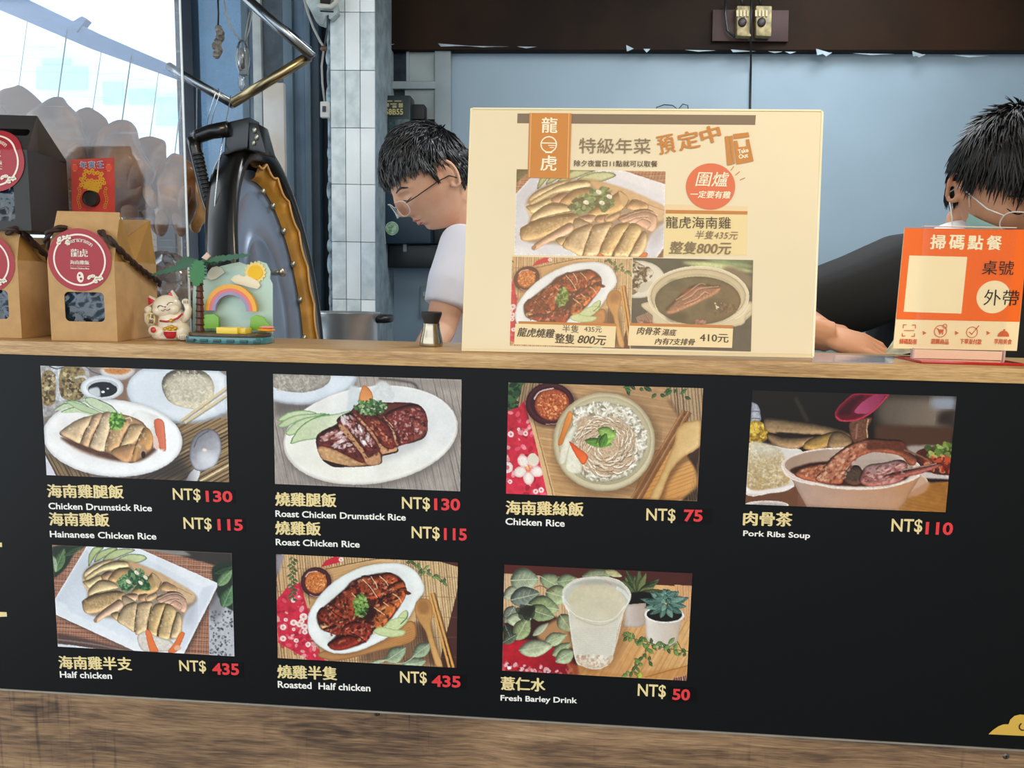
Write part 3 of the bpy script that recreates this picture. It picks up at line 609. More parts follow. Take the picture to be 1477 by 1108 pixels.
def food_shredded(c):
    c.poly(FULL, 'c59a68', smooth=False, grad=((300,800),(1100,100),'b08c66'), noise=(.06,40)); c.stripes(FULL, 8, 26, .3, 'a87c4c', .5, .4); c.stripes(FULL, 10, 60, .2, 'dcb684', .5)
    mt = [(1180,80),(1460,80),(1460,900),(1380,900),(1400,600),(1290,330),(1200,180)]; c.poly(mt, 'b89c78', smooth=False); c.stripes(mt, 85, 22, .4, '5b4534', .8)
    c.line([(1200,180),(1290,330),(1390,620),(1400,800)], 30, '7b5b3e', alpha=.6, soft=3)
    c.poly([(1110,540),(1340,560),(1400,700),(1395,800),(1260,890),(960,890)], 'cf9350', grad=((1100,850),(1380,650),'dda564'), edge=('8a5a2c',14)); c.stripes([(1110,560),(1340,570),(1390,700),(1380,800),(1260,880),(1000,880)], -20, 28, .25, 'a86d34', .6)
    c.poly([(1330,560),(1440,540),(1440,900),(1290,900),(1400,800),(1405,700)], '3a2a22', soft=3); c.stripes([(1410,600),(1450,560),(1450,900),(1330,900)], 84, 18, .4, '8c7456', .6)
    # upper-left mat and cloth
    ul = [(50,50),(330,60),(180,220),(60,280)]; c.poly(ul, 'a98c68', smooth=False); c.stripes(ul, 100, 20, .45, '4c3a2c', .8); c.specks([(55,60),(160,60),(120,240),(60,290)], 60, 15, ('2c4a2c','1c2e1e','3f6238'), 1.8, alpha=.9)
    cl = [(60,260),(140,235),(185,180),(260,480),(345,860),(40,860)]; c.poly(cl, 'c0273a', smooth=False, grad=((60,300),(250,800),'d8324a'), noise=(.12,30))
    c.specks(cl, 60, 12, ('8e1628','a51c32','ef6a80','f4d4d4'), 1.5, alpha=.6)
    for x,y,r in ((85,425,22),(140,390,11),(190,420,18),(60,660,40),(260,830,18),(300,820,20),(80,760,16)): 
        c.ell(x,y,r,r,'f1dcd8', noise=(.1,8)); c.ell(x,y,r*.4,r*.4,'d8667a')
    for k in range(5):
        a = k*1.257+.3; c.ell(210+62*math.cos(a), 670+66*math.sin(a), 46, 38, 'f7ece4', rot=math.degrees(a), edge=('e2a8a6',10), noise=(.05,10))
    c.ell(240,600,36,40,'e5ddc8'); c.ell(215,668,26,24,'e6798c', soft=3); c.specks([(190,640),(240,640),(240,700),(190,700)], 14, 5, ('f2b84a','ffffff'), 2)
    c.poly([(180,190),(260,480),(345,860),(400,860),(320,560),(240,300)], 'dcb484', smooth=False); c.line([(240,300),(320,600),(385,860)], 6, '8a6038', smooth=False)
    # chilli bowl
    c.ell(372,225,190,160,'241014', alpha=.5, soft=8); c.ell(362,212,172,152,'4a1d24', edge=('2a0d12',14)); c.ell(362,205,150,130,'38141a', edge=('6a343c',8,.6)); c.ell(378,218,124,112,'b05a34', edge=('6e2c1c',14), noise=(.3,9))
    c.specks([(270,150),(470,140),(480,280),(370,325),(280,280)], 190, 5, ('e28a52','c9683a','8a3418','f2b27c'), 1.3); c.line([(250,180),(290,125),(390,100)], 9, 'd8b8b4'); c.line([(330,355),(400,352),(450,330)], 6, 'c9a09c', alpha=.8)
    # herbs top right
    for k in range(16):
        x = 880+k*29; y = 92+20*math.sin(k*.9)+k*3.6; c.leaf((x,y),(x+55*math.cos(k*1.3), y+42*math.sin(k*1.7)),13,('3f5f38','2a4228')[k%2],'6f8a5a','1c2c1c')
    # chopsticks + spoon
    for a,b in (((945,880),(1310,255)),((985,885),(1345,265))):
        c.line([(a[0]+12,a[1]+6),(b[0]+12,b[1]+6)], 22, '5a3a24', smooth=False, alpha=.6); c.line([a,b], 24, '9c6a44', smooth=False, edge=('6d4528',4)); c.line([(a[0]-5,a[1]-2),(b[0]-5,b[1]-2)], 5, 'd3a070', smooth=False, alpha=.8)
    c.poly([(1110,890),(1180,720),(1260,610),(1340,560),(1420,520),(1430,560),(1300,640),(1210,760),(1160,890)], '4a3020', alpha=.55, soft=6)
    c.poly([(1060,890),(1150,700),(1210,560),(1245,480),(1250,410),(1290,355),(1370,330),(1430,335),(1430,490),(1380,545),(1290,600),(1210,700),(1130,890)], 'd2a96c', edge=('a3743c',12), grad=((1250,420),(1400,480),'e8ca94'), noise=(.05,30)); c.ell(1340,450,66,84,'dcb87e', rot=20, alpha=.7, soft=8)
    # bowl
    c.ell(760,500,385,372,'4a3220', alpha=.45, soft=16); c.ell(745,478,362,350,'cdbf9c', edge=('8e8064',14), grad=((500,250),(900,780),'dccfae')); c.ell(748,470,330,312,'c8bd9e', edge=('a89c7c',12), noise=(.02,40)); c.ell(750,490,290,285,'8e8468', alpha=.55, soft=8)
    rice = [(530,250),(640,215),(720,195),(820,215),(920,240),(1000,330),(1045,430),(1040,520),(990,620),(930,700),(840,745),(720,765),(600,730),(560,640),(540,520),(520,380)]
    c.poly(rice, 'd9d2c0', edge=('7d735c',12), noise=(.25,8)); c.specks(rice, 900, 6.5, ('f6f3ea','e4decd','b9af98','fffdf6','8f846c'), 2.2, alpha=.8)
    sh = [(560,330),(700,300),(860,330),(960,420),(950,560),(900,660),(760,720),(640,680),(570,560)]
    c.poly(sh, 'c9ae90', edge=('a88c74',16,.5), noise=(.2,10), soft=3)
    for k in range(170):
        a = c.rng.random()*2*PI; r = 40+170*math.sqrt(c.rng.random()); x = 755+r*math.cos(a)*1.05; y = 510+r*math.sin(a)*1.02; t = a+PI/2+(c.rng.random()-.5)*.9; l = 26+26*c.rng.random(); b = 12*(c.rng.random()-.5)
        P = [(x-l*math.cos(t), y-l*math.sin(t)), (x+b, y+b), (x+l*math.cos(t+.5), y+l*math.sin(t+.5))]
        c.line([(p+2,q+5) for p,q in P], 14, '7a5c46', taper=True, alpha=.7); c.line(P, 12, ('eadbc4','d9c2a6','f4ead8','cfb496')[k%4], taper=True)
    # garnish
    c.poly([(420,495),(450,380),(490,270),(522,280),(515,330),(470,440),(450,495)], 'd07a34', edge=('9a4e1c',5), grad=((440,400),(510,400),'e8984e'))
    for P in ([(425,610),(460,470),(520,370),(550,380),(520,460),(470,630)],[(470,640),(500,500),(540,520),(580,620),(585,690),(540,705),(490,690)]): c.poly(P, 'e7e3d0', edge=('b9b294',8), noise=(.06,18))
    c.poly([(500,475),(560,520),(630,580),(600,640),(560,600),(520,530)], 'e2592a', edge=('a93a14',6), grad=((520,500),(610,610),'ef7238'))
    c.leaf((610,470),(800,500),32,'5d8a3a','a5c070','2f5020'); c.leaf((690,500),(830,400),46,'7ba048','b8d080','3c6428'); c.leaf((700,390),(830,440),40,'8fb45a','c8dc94','46702c'); c.leaf((720,520),(760,420),30,'4f7c34','9aba68','274818')

def food_ribs(c):
    c.poly(FULL, '17110e', smooth=False); c.poly([(960,40),(1440,40),(1440,260),(960,260)], '5b5046', soft=20, grad=((960,100),(1300,160),'7a6c60')); c.poly([(1270,60),(1440,60),(1440,140),(1280,130)], '8e96a6', soft=12)
    c.poly([(1330,150),(1440,150),(1440,240),(1300,230)], '2a201b', soft=10); c.poly([(900,240),(1440,250),(1440,400),(900,400)], '4a2f22', smooth=False, soft=6)
    c.poly([(60,640),(1400,600),(1400,820),(60,820)], '6e4630', smooth=False); c.poly([(1000,640),(1400,600),(1400,820),(960,820)], 'b07a3c', smooth=False, grad=((1000,800),(1380,640),'9a6428'), noise=(.1,30)); c.stripes([(1000,650),(1400,610),(1400,820),(980,820)], 12, 22, .3, '8a561f', .5)
    c.line([(390,60),(430,140),(470,215)], 22, '3d3526', soft=4, alpha=.8)
    # jar left
    c.poly([(100,100),(150,110),(165,160),(165,215),(100,225)], 'a9adb8', edge=('5c606c',8), noise=(.2,10)); c.line([(105,150),(160,150)], 6, '5a5e68'); c.line([(105,195),(162,195)], 6, '5a5e68'); c.poly([(100,225),(160,215),(210,260),(200,340),(100,355)], 'a8852e', noise=(.35,12)); c.specks([(100,230),(200,240),(200,340),(100,350)], 40, 9, ('d9b440','e8cf6a','7a5c1c'), 1.5)
    # spring-roll like pastry / leaves bundle
    sp = dict(edge=('4a3422',10), noise=(.14,14), light=(.2,.9,.6,18))
    c.poly([(185,225),(215,192),(360,210),(540,235),(700,275),(740,300),(730,330),(560,300),(380,300),(220,285)], '8f7556', **sp); c.poly([(210,290),(320,318),(500,312),(520,330),(400,390),(270,380),(220,340)], '9c7d5a', **sp)
    c.poly([(440,385),(480,330),(640,278),(650,300),(610,370),(520,400)], 'a8854a', **sp); c.poly([(640,280),(740,310),(740,375),(600,380)], '8c7050', **sp); c.poly([(270,285),(480,300),(470,315),(330,318)], '1c1410', soft=2)
    c.poly([(200,330),(330,395),(450,405),(440,440),(200,380)], '2e2018', alpha=.8, soft=5)
    # rice plate
    c.poly([(70,370),(240,370),(340,390),(430,400),(440,500),(370,640),(240,675),(60,672)], 'd8d3d0', edge=('f2ece8',8,.6)); c.poly([(70,640),(240,650),(370,625),(370,640),(240,676),(60,674)], 'efe6e0')
    rp = [(85,365),(220,362),(310,410),(330,520),(360,600),(260,640),(80,635)]; c.poly(rp, 'c9ba9a', grad=((150,380),(150,640),'b89c6e'), noise=(.15,10), soft=2); c.specks(rp, 330, 5, ('e4d8ba','d8c69e','a8926a','efe6d0'), 2.2, alpha=.45); c.poly([(90,365),(230,365),(320,430),(90,430)], 'd9d8cf', alpha=.5, soft=10)
    c.ell(205,752,142,28,'cfc4c0', edge=('f4ece8',6)); c.ell(205,760,120,20,'b5a8a4')
    # right rear dish
    c.poly([(1100,380),(1230,368),(1400,380),(1400,440),(1180,440)], 'a29490', soft=4); c.poly([(1190,540),(1390,560),(1390,585),(1180,575)], 'cfc0bc', soft=2); c.poly([(1170,410),(1260,380),(1400,380),(1400,550),(1250,540),(1180,470)], '4a2018', noise=(.35,14)); c.specks([(1230,380),(1400,360),(1400,480),(1250,460)], 60, 13, ('5f7a34','8aa04a','3a5222','a3b862'), 1.5); c.specks([(1220,440),(1400,430),(1390,540),(1240,530)], 50, 11, ('8f2418','c04a2c','5e140e','d98a5c'), 1.6)
    c.ell(1150,610,95,58,'c8a28a', edge=('e6d0c0',8,.8)); c.poly([(1100,690),(1250,600),(1220,670),(1140,700)], 'b98a6a', soft=3)
    # main bowl
    c.poly([(300,500),(365,585),(440,720),(500,830),(1000,830),(1090,740),(1150,640),(1200,560),(1000,560)], 'b69a8c', grad=((420,600),(1050,780),'c08c64'), edge=('8a6a58',14,.6), smooth=False); c.poly([(420,650),(640,700),(900,700),(1100,650),(1000,790),(520,790)], 'c5a594', alpha=.5, soft=30)
    c.ell(750,512,452,130,'dccac0', rot=1.5, edge=('f4e8e0',6,.8)); c.ell(750,505,428,112,'a58a78', rot=1.5, grad=((400,450),(1100,450),'cdbcae')); c.poly([(360,540),(420,500),(600,470),(1080,470),(1130,560),(1000,620),(760,632),(560,612)], '3a1c12', soft=2)
    c.poly([(720,500),(760,450),(860,420),(980,425),(1100,480),(1120,520),(740,540)], 'b5a49a', alpha=.95, soft=3)
    mt = dict(edge=('3a1710',9,.8), noise=(.22,12), light=(.4,.9,.8,14))
    c.poly([(385,550),(420,510),(500,490),(580,480),(640,520),(620,600),(520,605),(420,580)], '9c5a3e', **mt)
    c.poly([(520,590),(560,530),(600,470),(680,400),(760,350),(850,322),(980,330),(1080,340),(1110,400),(1170,450),(1160,495),(1120,490),(1070,440),(980,420),(880,415),(800,445),(740,490),(710,540),(690,610),(600,615)], '8c5038', **mt)
    c.poly([(620,470),(700,400),(760,370),(860,345),(850,380),(760,420),(700,480),(680,560),(610,600),(570,560)], 'b4755a', noise=(.25,12), soft=3, alpha=.8)
    c.poly([(860,345),(980,350),(1080,360),(1140,440),(1080,420),(980,395),(860,400)], '54291c', noise=(.3,14), alpha=.8, soft=3)
    c.poly([(700,560),(740,505),(800,500),(830,560),(800,620),(720,610)], '4c3a30', **mt)
    c.poly([(800,590),(850,500),(960,480),(1060,460),(1110,490),(1090,580),(1000,620),(860,630)], '9c6560', **mt); c.poly([(830,510),(960,485),(1060,470),(1000,520),(900,560)], 'a98c8a', alpha=.7, soft=5)
    c.poly([(970,560),(1120,520),(1300,480),(1330,500),(1200,550),(1080,575),(990,590)], '8a5048', **mt); c.line([(990,545),(1150,515),(1300,485)], 8, 'd0a090', alpha=.7)
    c.line([(1090,400),(1180,430),(1270,480)], 10, '7a5a48'); c.specks([(400,540),(600,480),(740,380),(860,340),(800,430),(690,600),(520,600)], 160, 6, ('d89a7c','e8bda0','5e2a1c','c27a58'), 2.0, -40, .5); c.specks([(820,600),(860,510),(1080,480),(1100,570),(990,615)], 90, 6, ('d8a8a0','7a3a34','e8c8c0','5a2420'), 2.2, -10, .5)
    c.line([(500,612),(640,640),(800,648),(960,640),(1120,600),(1190,562)], 12, 'efe0d6', alpha=.95); c.line([(305,500),(330,555),(400,595),(520,622)], 12, 'eadcd4')
    # spoon over the bowl with dripping piece
    c.poly([(740,220),(860,190),(885,200),(855,260),(860,320),(790,350),(755,340)], '6b4432', noise=(.3,10), edge=('2a140c',6)); c.line([(860,200),(850,260),(855,320)], 7, 'c9a07c'); c.line([(790,230),(780,330)], 12, '9c6e66', alpha=.7)
    c.poly([(645,180),(655,140),(720,70),(790,35),(985,35),(960,80),(880,150),(800,200),(700,215),(660,205)], '5a0e20', edge=('a8283e',9,.9)); c.poly([(770,150),(830,85),(900,45),(965,42),(930,100),(860,160),(800,165)], 'a8486c', grad=((790,150),(950,60),'8a2c4e'), noise=(.05,20)); c.line([(650,185),(700,212),(800,200),(900,140),(980,55)], 9, 'b8344e'); c.poly([(665,170),(720,100),(780,60),(830,50),(760,130),(740,170)], '3a0a18', soft=3)

def _chicken_plate(c):
    sk = dict(edge=('6e5434',8,.7), noise=(.09,13), light=(.4,.9,.6,22))
    c.poly([(340,380),(305,300),(310,240),(380,170),(480,140),(620,140),(760,190),(900,260),(1110,380),(1140,440),(1060,520),(1030,620),(1020,700),(900,730),(760,700),(690,670),(560,580),(420,560),(330,520)], '7d6448', soft=4, alpha=.7)
    c.poly([(640,150),(760,190),(880,240),(1000,310),(1120,385),(1110,450),(1020,450),(860,330),(700,230)], 'c7a075', soft=3, noise=(.07,25), grad=((650,160),(1100,420),'d9b893'))
    c.poly([(345,380),(300,290),(350,290),(370,340)], 'd8bfa0', soft=2)
    for P,col in (([(310,260),(330,215),(420,160),(530,135),(480,175),(380,230),(320,270)],'d4bc94'),([(320,275),(380,225),(480,165),(600,145),(650,190),(560,210),(450,225),(340,290)],'d6c294'),
        ([(305,300),(350,285),(430,250),(450,280),(360,350),(330,330)],'d0b78a'),([(440,255),(480,225),(530,228),(515,265),(480,292),(445,280)],'a5846a'),
        ([(490,295),(520,240),(560,205),(650,200),(680,260),(600,330),(560,310)],'c09c6c'),([(360,345),(430,290),(520,300),(568,350),(480,372),(360,410),(345,380)],'d0b68c'),
        ([(345,410),(420,385),(560,365),(610,395),(560,440),(400,470),(340,440)],'c4a67c')): c.poly(P, col, **sk)
    c.line([(345,410),(430,378),(568,352)],5,'6a5030'); c.line([(362,345),(400,312),(450,290)],5,'6a5030')
    c.poly([(300,470),(310,435),(400,395),(520,370),(605,375),(615,410),(580,450),(480,500),(400,530),(325,530)], 'b89870', **sk); c.specks([(320,440),(560,385),(580,430),(400,510),(330,510)], 120, 5, ('d3bd8c','947a48'), 1.5, alpha=.35)
    c.poly([(660,390),(700,330),(790,260),(820,235),(880,300),(860,360),(800,390),(720,400)], 'b99868', **sk); c.poly([(810,235),(880,300),(860,355)], 'c9a67a', soft=2); c.poly([(870,355),(900,300),(960,320),(1000,350),(980,400),(900,370)], 'cba27a', **sk); c.line([(880,300),(862,355),(830,385)],6,'5e452c'); c.line([(900,300),(1000,345),(1110,400)],5,'a57e54',alpha=.7)
    for P,col in (([(610,400),(660,385),(710,395),(705,440),(640,430)],'caa286'),([(715,400),(780,390),(770,440),(720,440)],'a98468'),([(770,405),(840,380),(850,410),(800,445),(765,440)],'c5a37c'),([(840,430),(900,380),(980,370),(1040,400),(1070,470),(1050,530),(960,480),(900,470)],'c49c86')): c.poly(P, col, **sk)
    for P in ([(850,440),(930,400),(1000,395),(1060,430)],[(880,460),(950,430),(1010,430)],[(940,470),(980,440),(1030,470),(1020,510)],[(850,410),(920,385)],[(700,440),(712,400),(740,390)],[(770,440),(775,410),(850,375)]): c.line(P, 8, '7e5c48', alpha=.6); c.line([(a+2,b-8) for a,b in P], 6, 'ecd0bc', alpha=.6)
    c.poly([(590,420),(610,400),(650,420),(690,450),(700,520),(690,640),(560,560),(600,500)], 'd2b897', **sk)
    c.poly([(385,580),(440,520),(550,440),(585,435),(605,480),(560,520),(470,560),(410,600)], 'd0aa90', **sk); c.ell(398,582,14,16,'9a7a64')
    for P,col in (([(560,590),(580,520),(620,470),(700,450),(705,520),(690,600),(685,670),(620,630)],'ccb08a'),([(700,480),(740,450),(815,450),(800,520),(780,600),(775,660),(700,690),(690,640)],'ceb18c'),([(780,640),(790,560),(830,470),(890,455),(915,470),(890,560),(855,640),(850,700),(785,690)],'caa978'),([(860,640),(905,480),(940,465),(990,510),(970,600),(940,720),(860,710),(852,680)],'ccae7e'),([(945,700),(975,590),(1000,520),(1030,560),(1030,650),(1000,710)],'d0b48c'),([(510,540),(560,520),(575,560),(560,590)],'bca276')): c.poly(P, col, **sk)
    for P in ([(685,670),(690,580),(706,500)],[(775,690),(782,600),(808,480)],[(850,705),(858,640),(905,490)],[(945,710),(965,620),(995,525)],[(560,585),(575,525)]): c.line(P, 7, '3c2c1e', alpha=.9)
    c.line([(855,700),(862,640),(895,540)], 16, '3c2c1e', alpha=.6)
    c.specks([(580,600),(620,470),(980,520),(1020,600),(940,700),(700,670)], 170, 5, ('e0cb9c','a98f5c','ead9b4'), 1.5, alpha=.35)
    c.herb(620,315,66,60,90,('2f5a3c','3f6f48','234630','6b8f5c','8aa878'),9); c.herb(700,265,70,60,90,('2f5a3c','3f6f48','234630','6b8f5c','8aa878'),9); c.herb(755,320,46,52,60,('2f5a3c','3f6f48','234630','6b8f5c'),9)
    for x,y in ((640,300),(730,310),(700,235),(765,270)): c.ell(x,y,20,12,'e8e0c8', rot=40, noise=(.1,8))
def food_half_chicken(c):
    c.poly(FULL, '9a8478', smooth=False)
    wv = [(60,20),(360,20),(110,460),(60,470)]
    for R in (wv,[(700,60),(1260,140),(1250,900),(1000,900),(1300,330)],[(90,520),(700,830),(90,830)]):
        c.poly(R, 'a8745c', smooth=False); c.stripes(R, 3, 15, .5, '5c3428', .7); c.stripes(R, 93, 20, .3, 'd3a98e', .5); c.stripes(R, 3, 30, .2, 'd8b49c', .5)
    c.poly([(60,690),(200,690),(640,800),(700,850),(60,850)], '4a3a38', soft=4, alpha=.85); c.line([(90,720),(400,760),(640,810)], 12, 'a08c88', alpha=.6); c.poly([(120,755),(230,765),(460,800),(120,800)], 'dcdfe6', smooth=False)
    c.poly([(700,30),(1440,80),(1440,190),(1270,180),(900,80)], '3a3532', smooth=False, soft=2); c.poly([(700,50),(1040,70),(1100,110),(1000,110)], '8d8883', smooth=False, soft=3)
    c.poly([(1230,330),(1440,330),(1440,860),(1230,860)], 'bdbfc6', smooth=False, noise=(.06,20)); c.specks([(1240,500),(1400,500),(1400,850),(1240,850)], 130, 6, ('3c3c42','77777f'), 1.3, alpha=.8); c.poly([(1240,420),(1300,360),(1340,500),(1250,600)], '77757a', soft=10, alpha=.7)
    c.poly([(60,60),(330,30),(250,90),(190,190),(130,250),(80,260)], '26332a', soft=2); c.leaf((100,230),(170,60),42,'4f6b44','a8b890'); c.leaf((170,110),(300,40),24,'2f4430','6c8060'); c.leaf((85,110),(110,230),22,'93a888','d8e0cc')
    c.poly([(1260,190),(1440,170),(1440,500),(1330,460),(1270,330)], '28352c', soft=2); c.leaf((1290,330),(1400,215),40,'6c8a62','c0d0b0'); c.leaf((1330,490),(1400,330),54,'4f7050','a8c0a0'); c.leaf((1270,240),(1400,190),24,'2c4030','5c7458')
    P = [(335,40),(700,50),(1290,310),(1290,340),(1045,830),(700,815),(105,540),(100,430)]
    c.poly([(x+14,y+18) for x,y in P], '3a2e2c', smooth=False, alpha=.7, soft=8); c.poly(P, 'dfe3ea', smooth=False, edge=('f5f6fa',8,.9), grad=((300,150),(800,800),'f1f3f7'))
    c.poly([(370,110),(680,90),(1170,340),(1000,720),(960,760),(700,740),(210,520),(190,470)], 'cfd5df', smooth=False, soft=3, grad=((300,200),(700,760),'e9edf4')); c.poly([(190,470),(370,120),(330,60),(110,430)], 'c3cad6', smooth=False, alpha=.6, soft=4); c.poly([(1180,345),(1280,320),(1040,815),(980,740)], 'd3dae8', smooth=False, alpha=.7, soft=3); c.poly([(1030,520),(1120,420),(1140,520),(1060,640)], '9c9ca6', alpha=.5, soft=16)
    for Q in ([(350,190),(350,110),(390,50),(460,50),(400,110)],[(390,160),(420,90),(500,55),(560,60),(470,120)],[(450,145),(520,80),(600,60),(690,70),(600,110),(520,140)],[(560,140),(640,100),(740,105),(775,135),(700,165),(620,160)]): c.poly(Q, 'b3bd84', edge=('2f4a2a',7,.95), noise=(.06,15), grad=((350,150),(700,80),'c9d0a0'))
    _chicken_plate(c)
    c.poly([(705,700),(760,665),(850,700),(960,740),(960,800),(800,815),(730,790)], 'e3d9cf', edge=('a8988c',10), noise=(.1,14)); 
    c.poly([(765,665),(800,665),(830,740),(860,815),(800,815)], 'e67a44', edge=('b04a1c',5)); c.poly([(930,815),(980,740),(1020,672),(1052,680),(1030,740),(990,815)], 'e87a40', edge=('b04a1c',5)); c.ell(1000,785,26,20,'e8b494')

def _roast_plate(c, spoon=True):
    c.poly([(385,790),(900,660),(1040,560),(1100,580),(1105,680),(1040,730),(800,790),(560,850),(430,850)], 'b98554', edge=('7a4c28',10), grad=((400,800),(1100,640),'c48a50')); c.stripes([(860,720),(1060,600),(1100,680),(1020,730)], -20, 16, .3, '8a5a30', .6)
    c.poly([(285,590),(300,500),(380,370),(520,240),(700,150),(880,120),(1010,130),(1110,190),(1165,290),(1160,360),(1120,400),(1090,470),(1040,560),(940,660),(800,740),(640,800),(480,808),(360,740),(300,670)], '4a2f24', alpha=.5, soft=8)
    c.poly([(285,580),(300,490),(380,360),(520,235),(700,148),(880,120),(1010,128),(1110,185),(1168,290),(1160,350),(1125,395),(1100,450),(1040,550),(940,650),(800,730),(640,792),(480,800),(360,735),(300,660)], 'eef1ee', edge=('b5bcbc',10,.7), grad=((500,250),(700,780),'f8faf8'))
    c.poly([(360,600),(380,480),(520,320),(700,210),(880,160),(1000,180),(1080,260),(1080,380),(1000,540),(820,680),(620,750),(460,740)], 'dfe4e4', alpha=.7, soft=8)
    sk = dict(edge=('35100a',9,.8), noise=(.28,13), light=(.4,.9,.85,16))
    c.poly([(355,510),(420,440),(560,320),(650,240),(880,190),(1000,240),(1030,330),(1000,420),(900,560),(780,640),(720,720),(520,780),(440,735),(500,660),(390,620)], '4a1a12', soft=2, edge=('2a0c08',10))
    for P,col in (([(650,260),(700,225),(760,290),(820,350),(800,395),(730,380),(670,320)],'8a3a20'),([(690,225),(750,215),(800,270),(850,340),(820,380),(770,310)],'96442a'),([(750,215),(830,210),(880,260),(915,330),(870,370),(820,300)],'8f3a20'),([(850,200),(910,188),(960,220),(970,260),(900,290),(860,240)],'9c4424'),([(900,290),(1000,250),(1030,300),(1000,350),(940,340)],'a04c28'),
        ([(930,340),(1030,300),(1025,380),(960,460),(880,420)],'a8562a'),([(800,450),(880,410),(960,450),(900,540),(830,500)],'b0602c'),([(780,520),(820,480),(900,530),(850,610),(790,600)],'a85a2a'),([(850,370),(930,350),(880,420),(820,450),(790,420)],'5a1e14'),
        ([(480,430),(540,340),(640,290),(660,380),(640,470),(640,560),(560,540)],'8e3a22'),([(420,440),(480,430),(600,550),(580,600),(480,600),(400,500)],'8c3420'),([(355,510),(410,450),(520,560),(500,620),(400,560)],'7a2a1c'),([(375,575),(420,565),(460,600),(440,630),(385,610)],'d0a070'),
        ([(400,620),(480,590),(560,600),(520,660),(460,650)],'6e2418'),([(560,590),(640,560),(760,570),(765,650),(720,710),(600,700),(540,640)],'8e3224'),([(435,735),(520,680),(600,660),(700,700),(620,750),(520,780)],'7c281c')): c.poly(P, col, **sk)
    c.specks([(370,500),(650,250),(900,200),(1020,320),(900,540),(750,700),(450,740)], 240, 6, ('d87a4c','e8a078','c25a30','f4c8a4'), 2.2, -35, .5); c.specks([(370,500),(650,250),(900,200),(1020,320),(900,540),(750,700),(450,740)], 200, 8, ('2a0c0a','441410'), 1.8, None, .6)
    for P in ([(700,240),(760,300),(815,380)],[(765,220),(800,270),(815,310)],[(830,215),(880,260),(895,290)],[(930,350),(970,375),(1000,420)],[(860,415),(900,445)],[(790,455),(870,510)],[(620,345),(650,375)]): c.line(P, 7, 'f0c8a0', alpha=.85)
    for P in ([(600,640),(680,680),(730,720)],[(520,560),(600,540)],[(440,450),(520,520),(600,550)]): c.line(P, 8, '240a08', alpha=.7)
    c.poly([(1020,320),(1070,345),(1050,360),(1020,345)], '5a2018')
    c.poly([(700,470),(780,450),(785,540),(720,550)], '2e1210', soft=3)
    c.herb(690,440,62,88,110,('3f6a2c','6c9a44','2a4a1e','a8c070','88a858'),8)
    # cucumber
    for P in ([(960,560),(980,510),(1030,475),(1048,500),(1020,560),(960,600)],[(860,620),(900,560),(970,530),(1050,545),(980,620),(900,650)],[(785,630),(840,600),(940,620),(1025,630),(1010,665),(930,680),(830,665)]): c.poly(P, 'cdd8a2', edge=('7f9c58',6,.8), noise=(.06,14))
    c.line([(1046,490),(1040,530),(990,580)], 7, '3f6a38')
def _chopspoon(c, y1=910):
    for a,b in (((1210,350),(1360,910)),((1232,345),(1392,912))): c.line([(a[0]+12,a[1]),(b[0]+14,b[1])], 20, '3a2418', smooth=False, alpha=.6); c.line([a,b], 19, 'dca45c', smooth=False, edge=('a06c30',3))
    c.poly([(1125,560),(1215,560),(1300,910),(1240,910)], '2e1c14', alpha=.5, soft=8)
    c.poly([(1098,450),(1112,410),(1150,388),(1195,392),(1228,440),(1232,520),(1222,600),(1250,720),(1312,905),(1262,905),(1215,760),(1180,640),(1130,560),(1105,510)], 'c08a50', edge=('8a5a2c',8), grad=((1120,400),(1290,860),'d9a868'), noise=(.05,25)); c.ell(1165,452,48,54,'9a6a3e', rot=-10, alpha=.8, soft=6)
def _roast_bg(c):
    c.poly(FULL, '4a2a26', smooth=False)
    m = [(90,40),(1230,90),(1430,150),(1420,330),(1300,800),(1290,920),(40,900),(50,240)]; c.poly(m, 'cfa878', smooth=False, grad=((200,700),(1300,200),'d8b98a')); c.stripes(m, 84, 19, .38, '6d4c34', .75); c.stripes(m, 86, 60, .15, 'efd2a2', .6)
    for k in range(5): c.line([(60,150+k*180),(1430,230+k*150)], 5, '7c5a3c', smooth=False, alpha=.5)
    c.poly([(780,700),(1120,560),(1240,760),(1250,910),(700,910)], '4a3026', alpha=.65, soft=14); c.stripes([(780,760),(1240,700),(1260,920),(760,920)], 84, 22, .3, 'a8744c', .6)
    c.poly([(370,160),(900,80),(1060,170),(1100,560),(400,830),(290,480)], 'c99a66', smooth=False, grad=((300,500),(900,120),'d8b07c')); c.line([(420,165),(760,95),(900,85)], 6, '5a3820'); c.stripes([(400,170),(880,90),(600,240),(380,400)], -15, 18, .2, 'b07c48', .5)
    cl = [(50,400),(130,300),(230,265),(290,480),(300,660),(420,860),(300,855),(60,720)]; c.poly(cl, 'cf2d44', smooth=False, noise=(.1,25)); c.poly([(385,150),(420,100),(490,68),(560,85),(540,110)], 'c8283a', smooth=False)
    c.specks(cl, 70, 12, ('9c1a30','e8697c','f2d2cc','b02038'), 1.6, alpha=.65)
    for x,y,r in ((178,400,20),(220,372,10),(120,548,16),(100,605,24),(100,690,24),(290,735,22),(200,705,18),(180,620,14),(255,525,30),(225,580,26),(262,600,26),(240,560,22),(180,570,26),(265,640,20),(540,92,18)): c.ell(x,y,r,r*.9,'f3dcd4', noise=(.1,8)); c.ell(x,y,r*.35,r*.35,'d8868a')
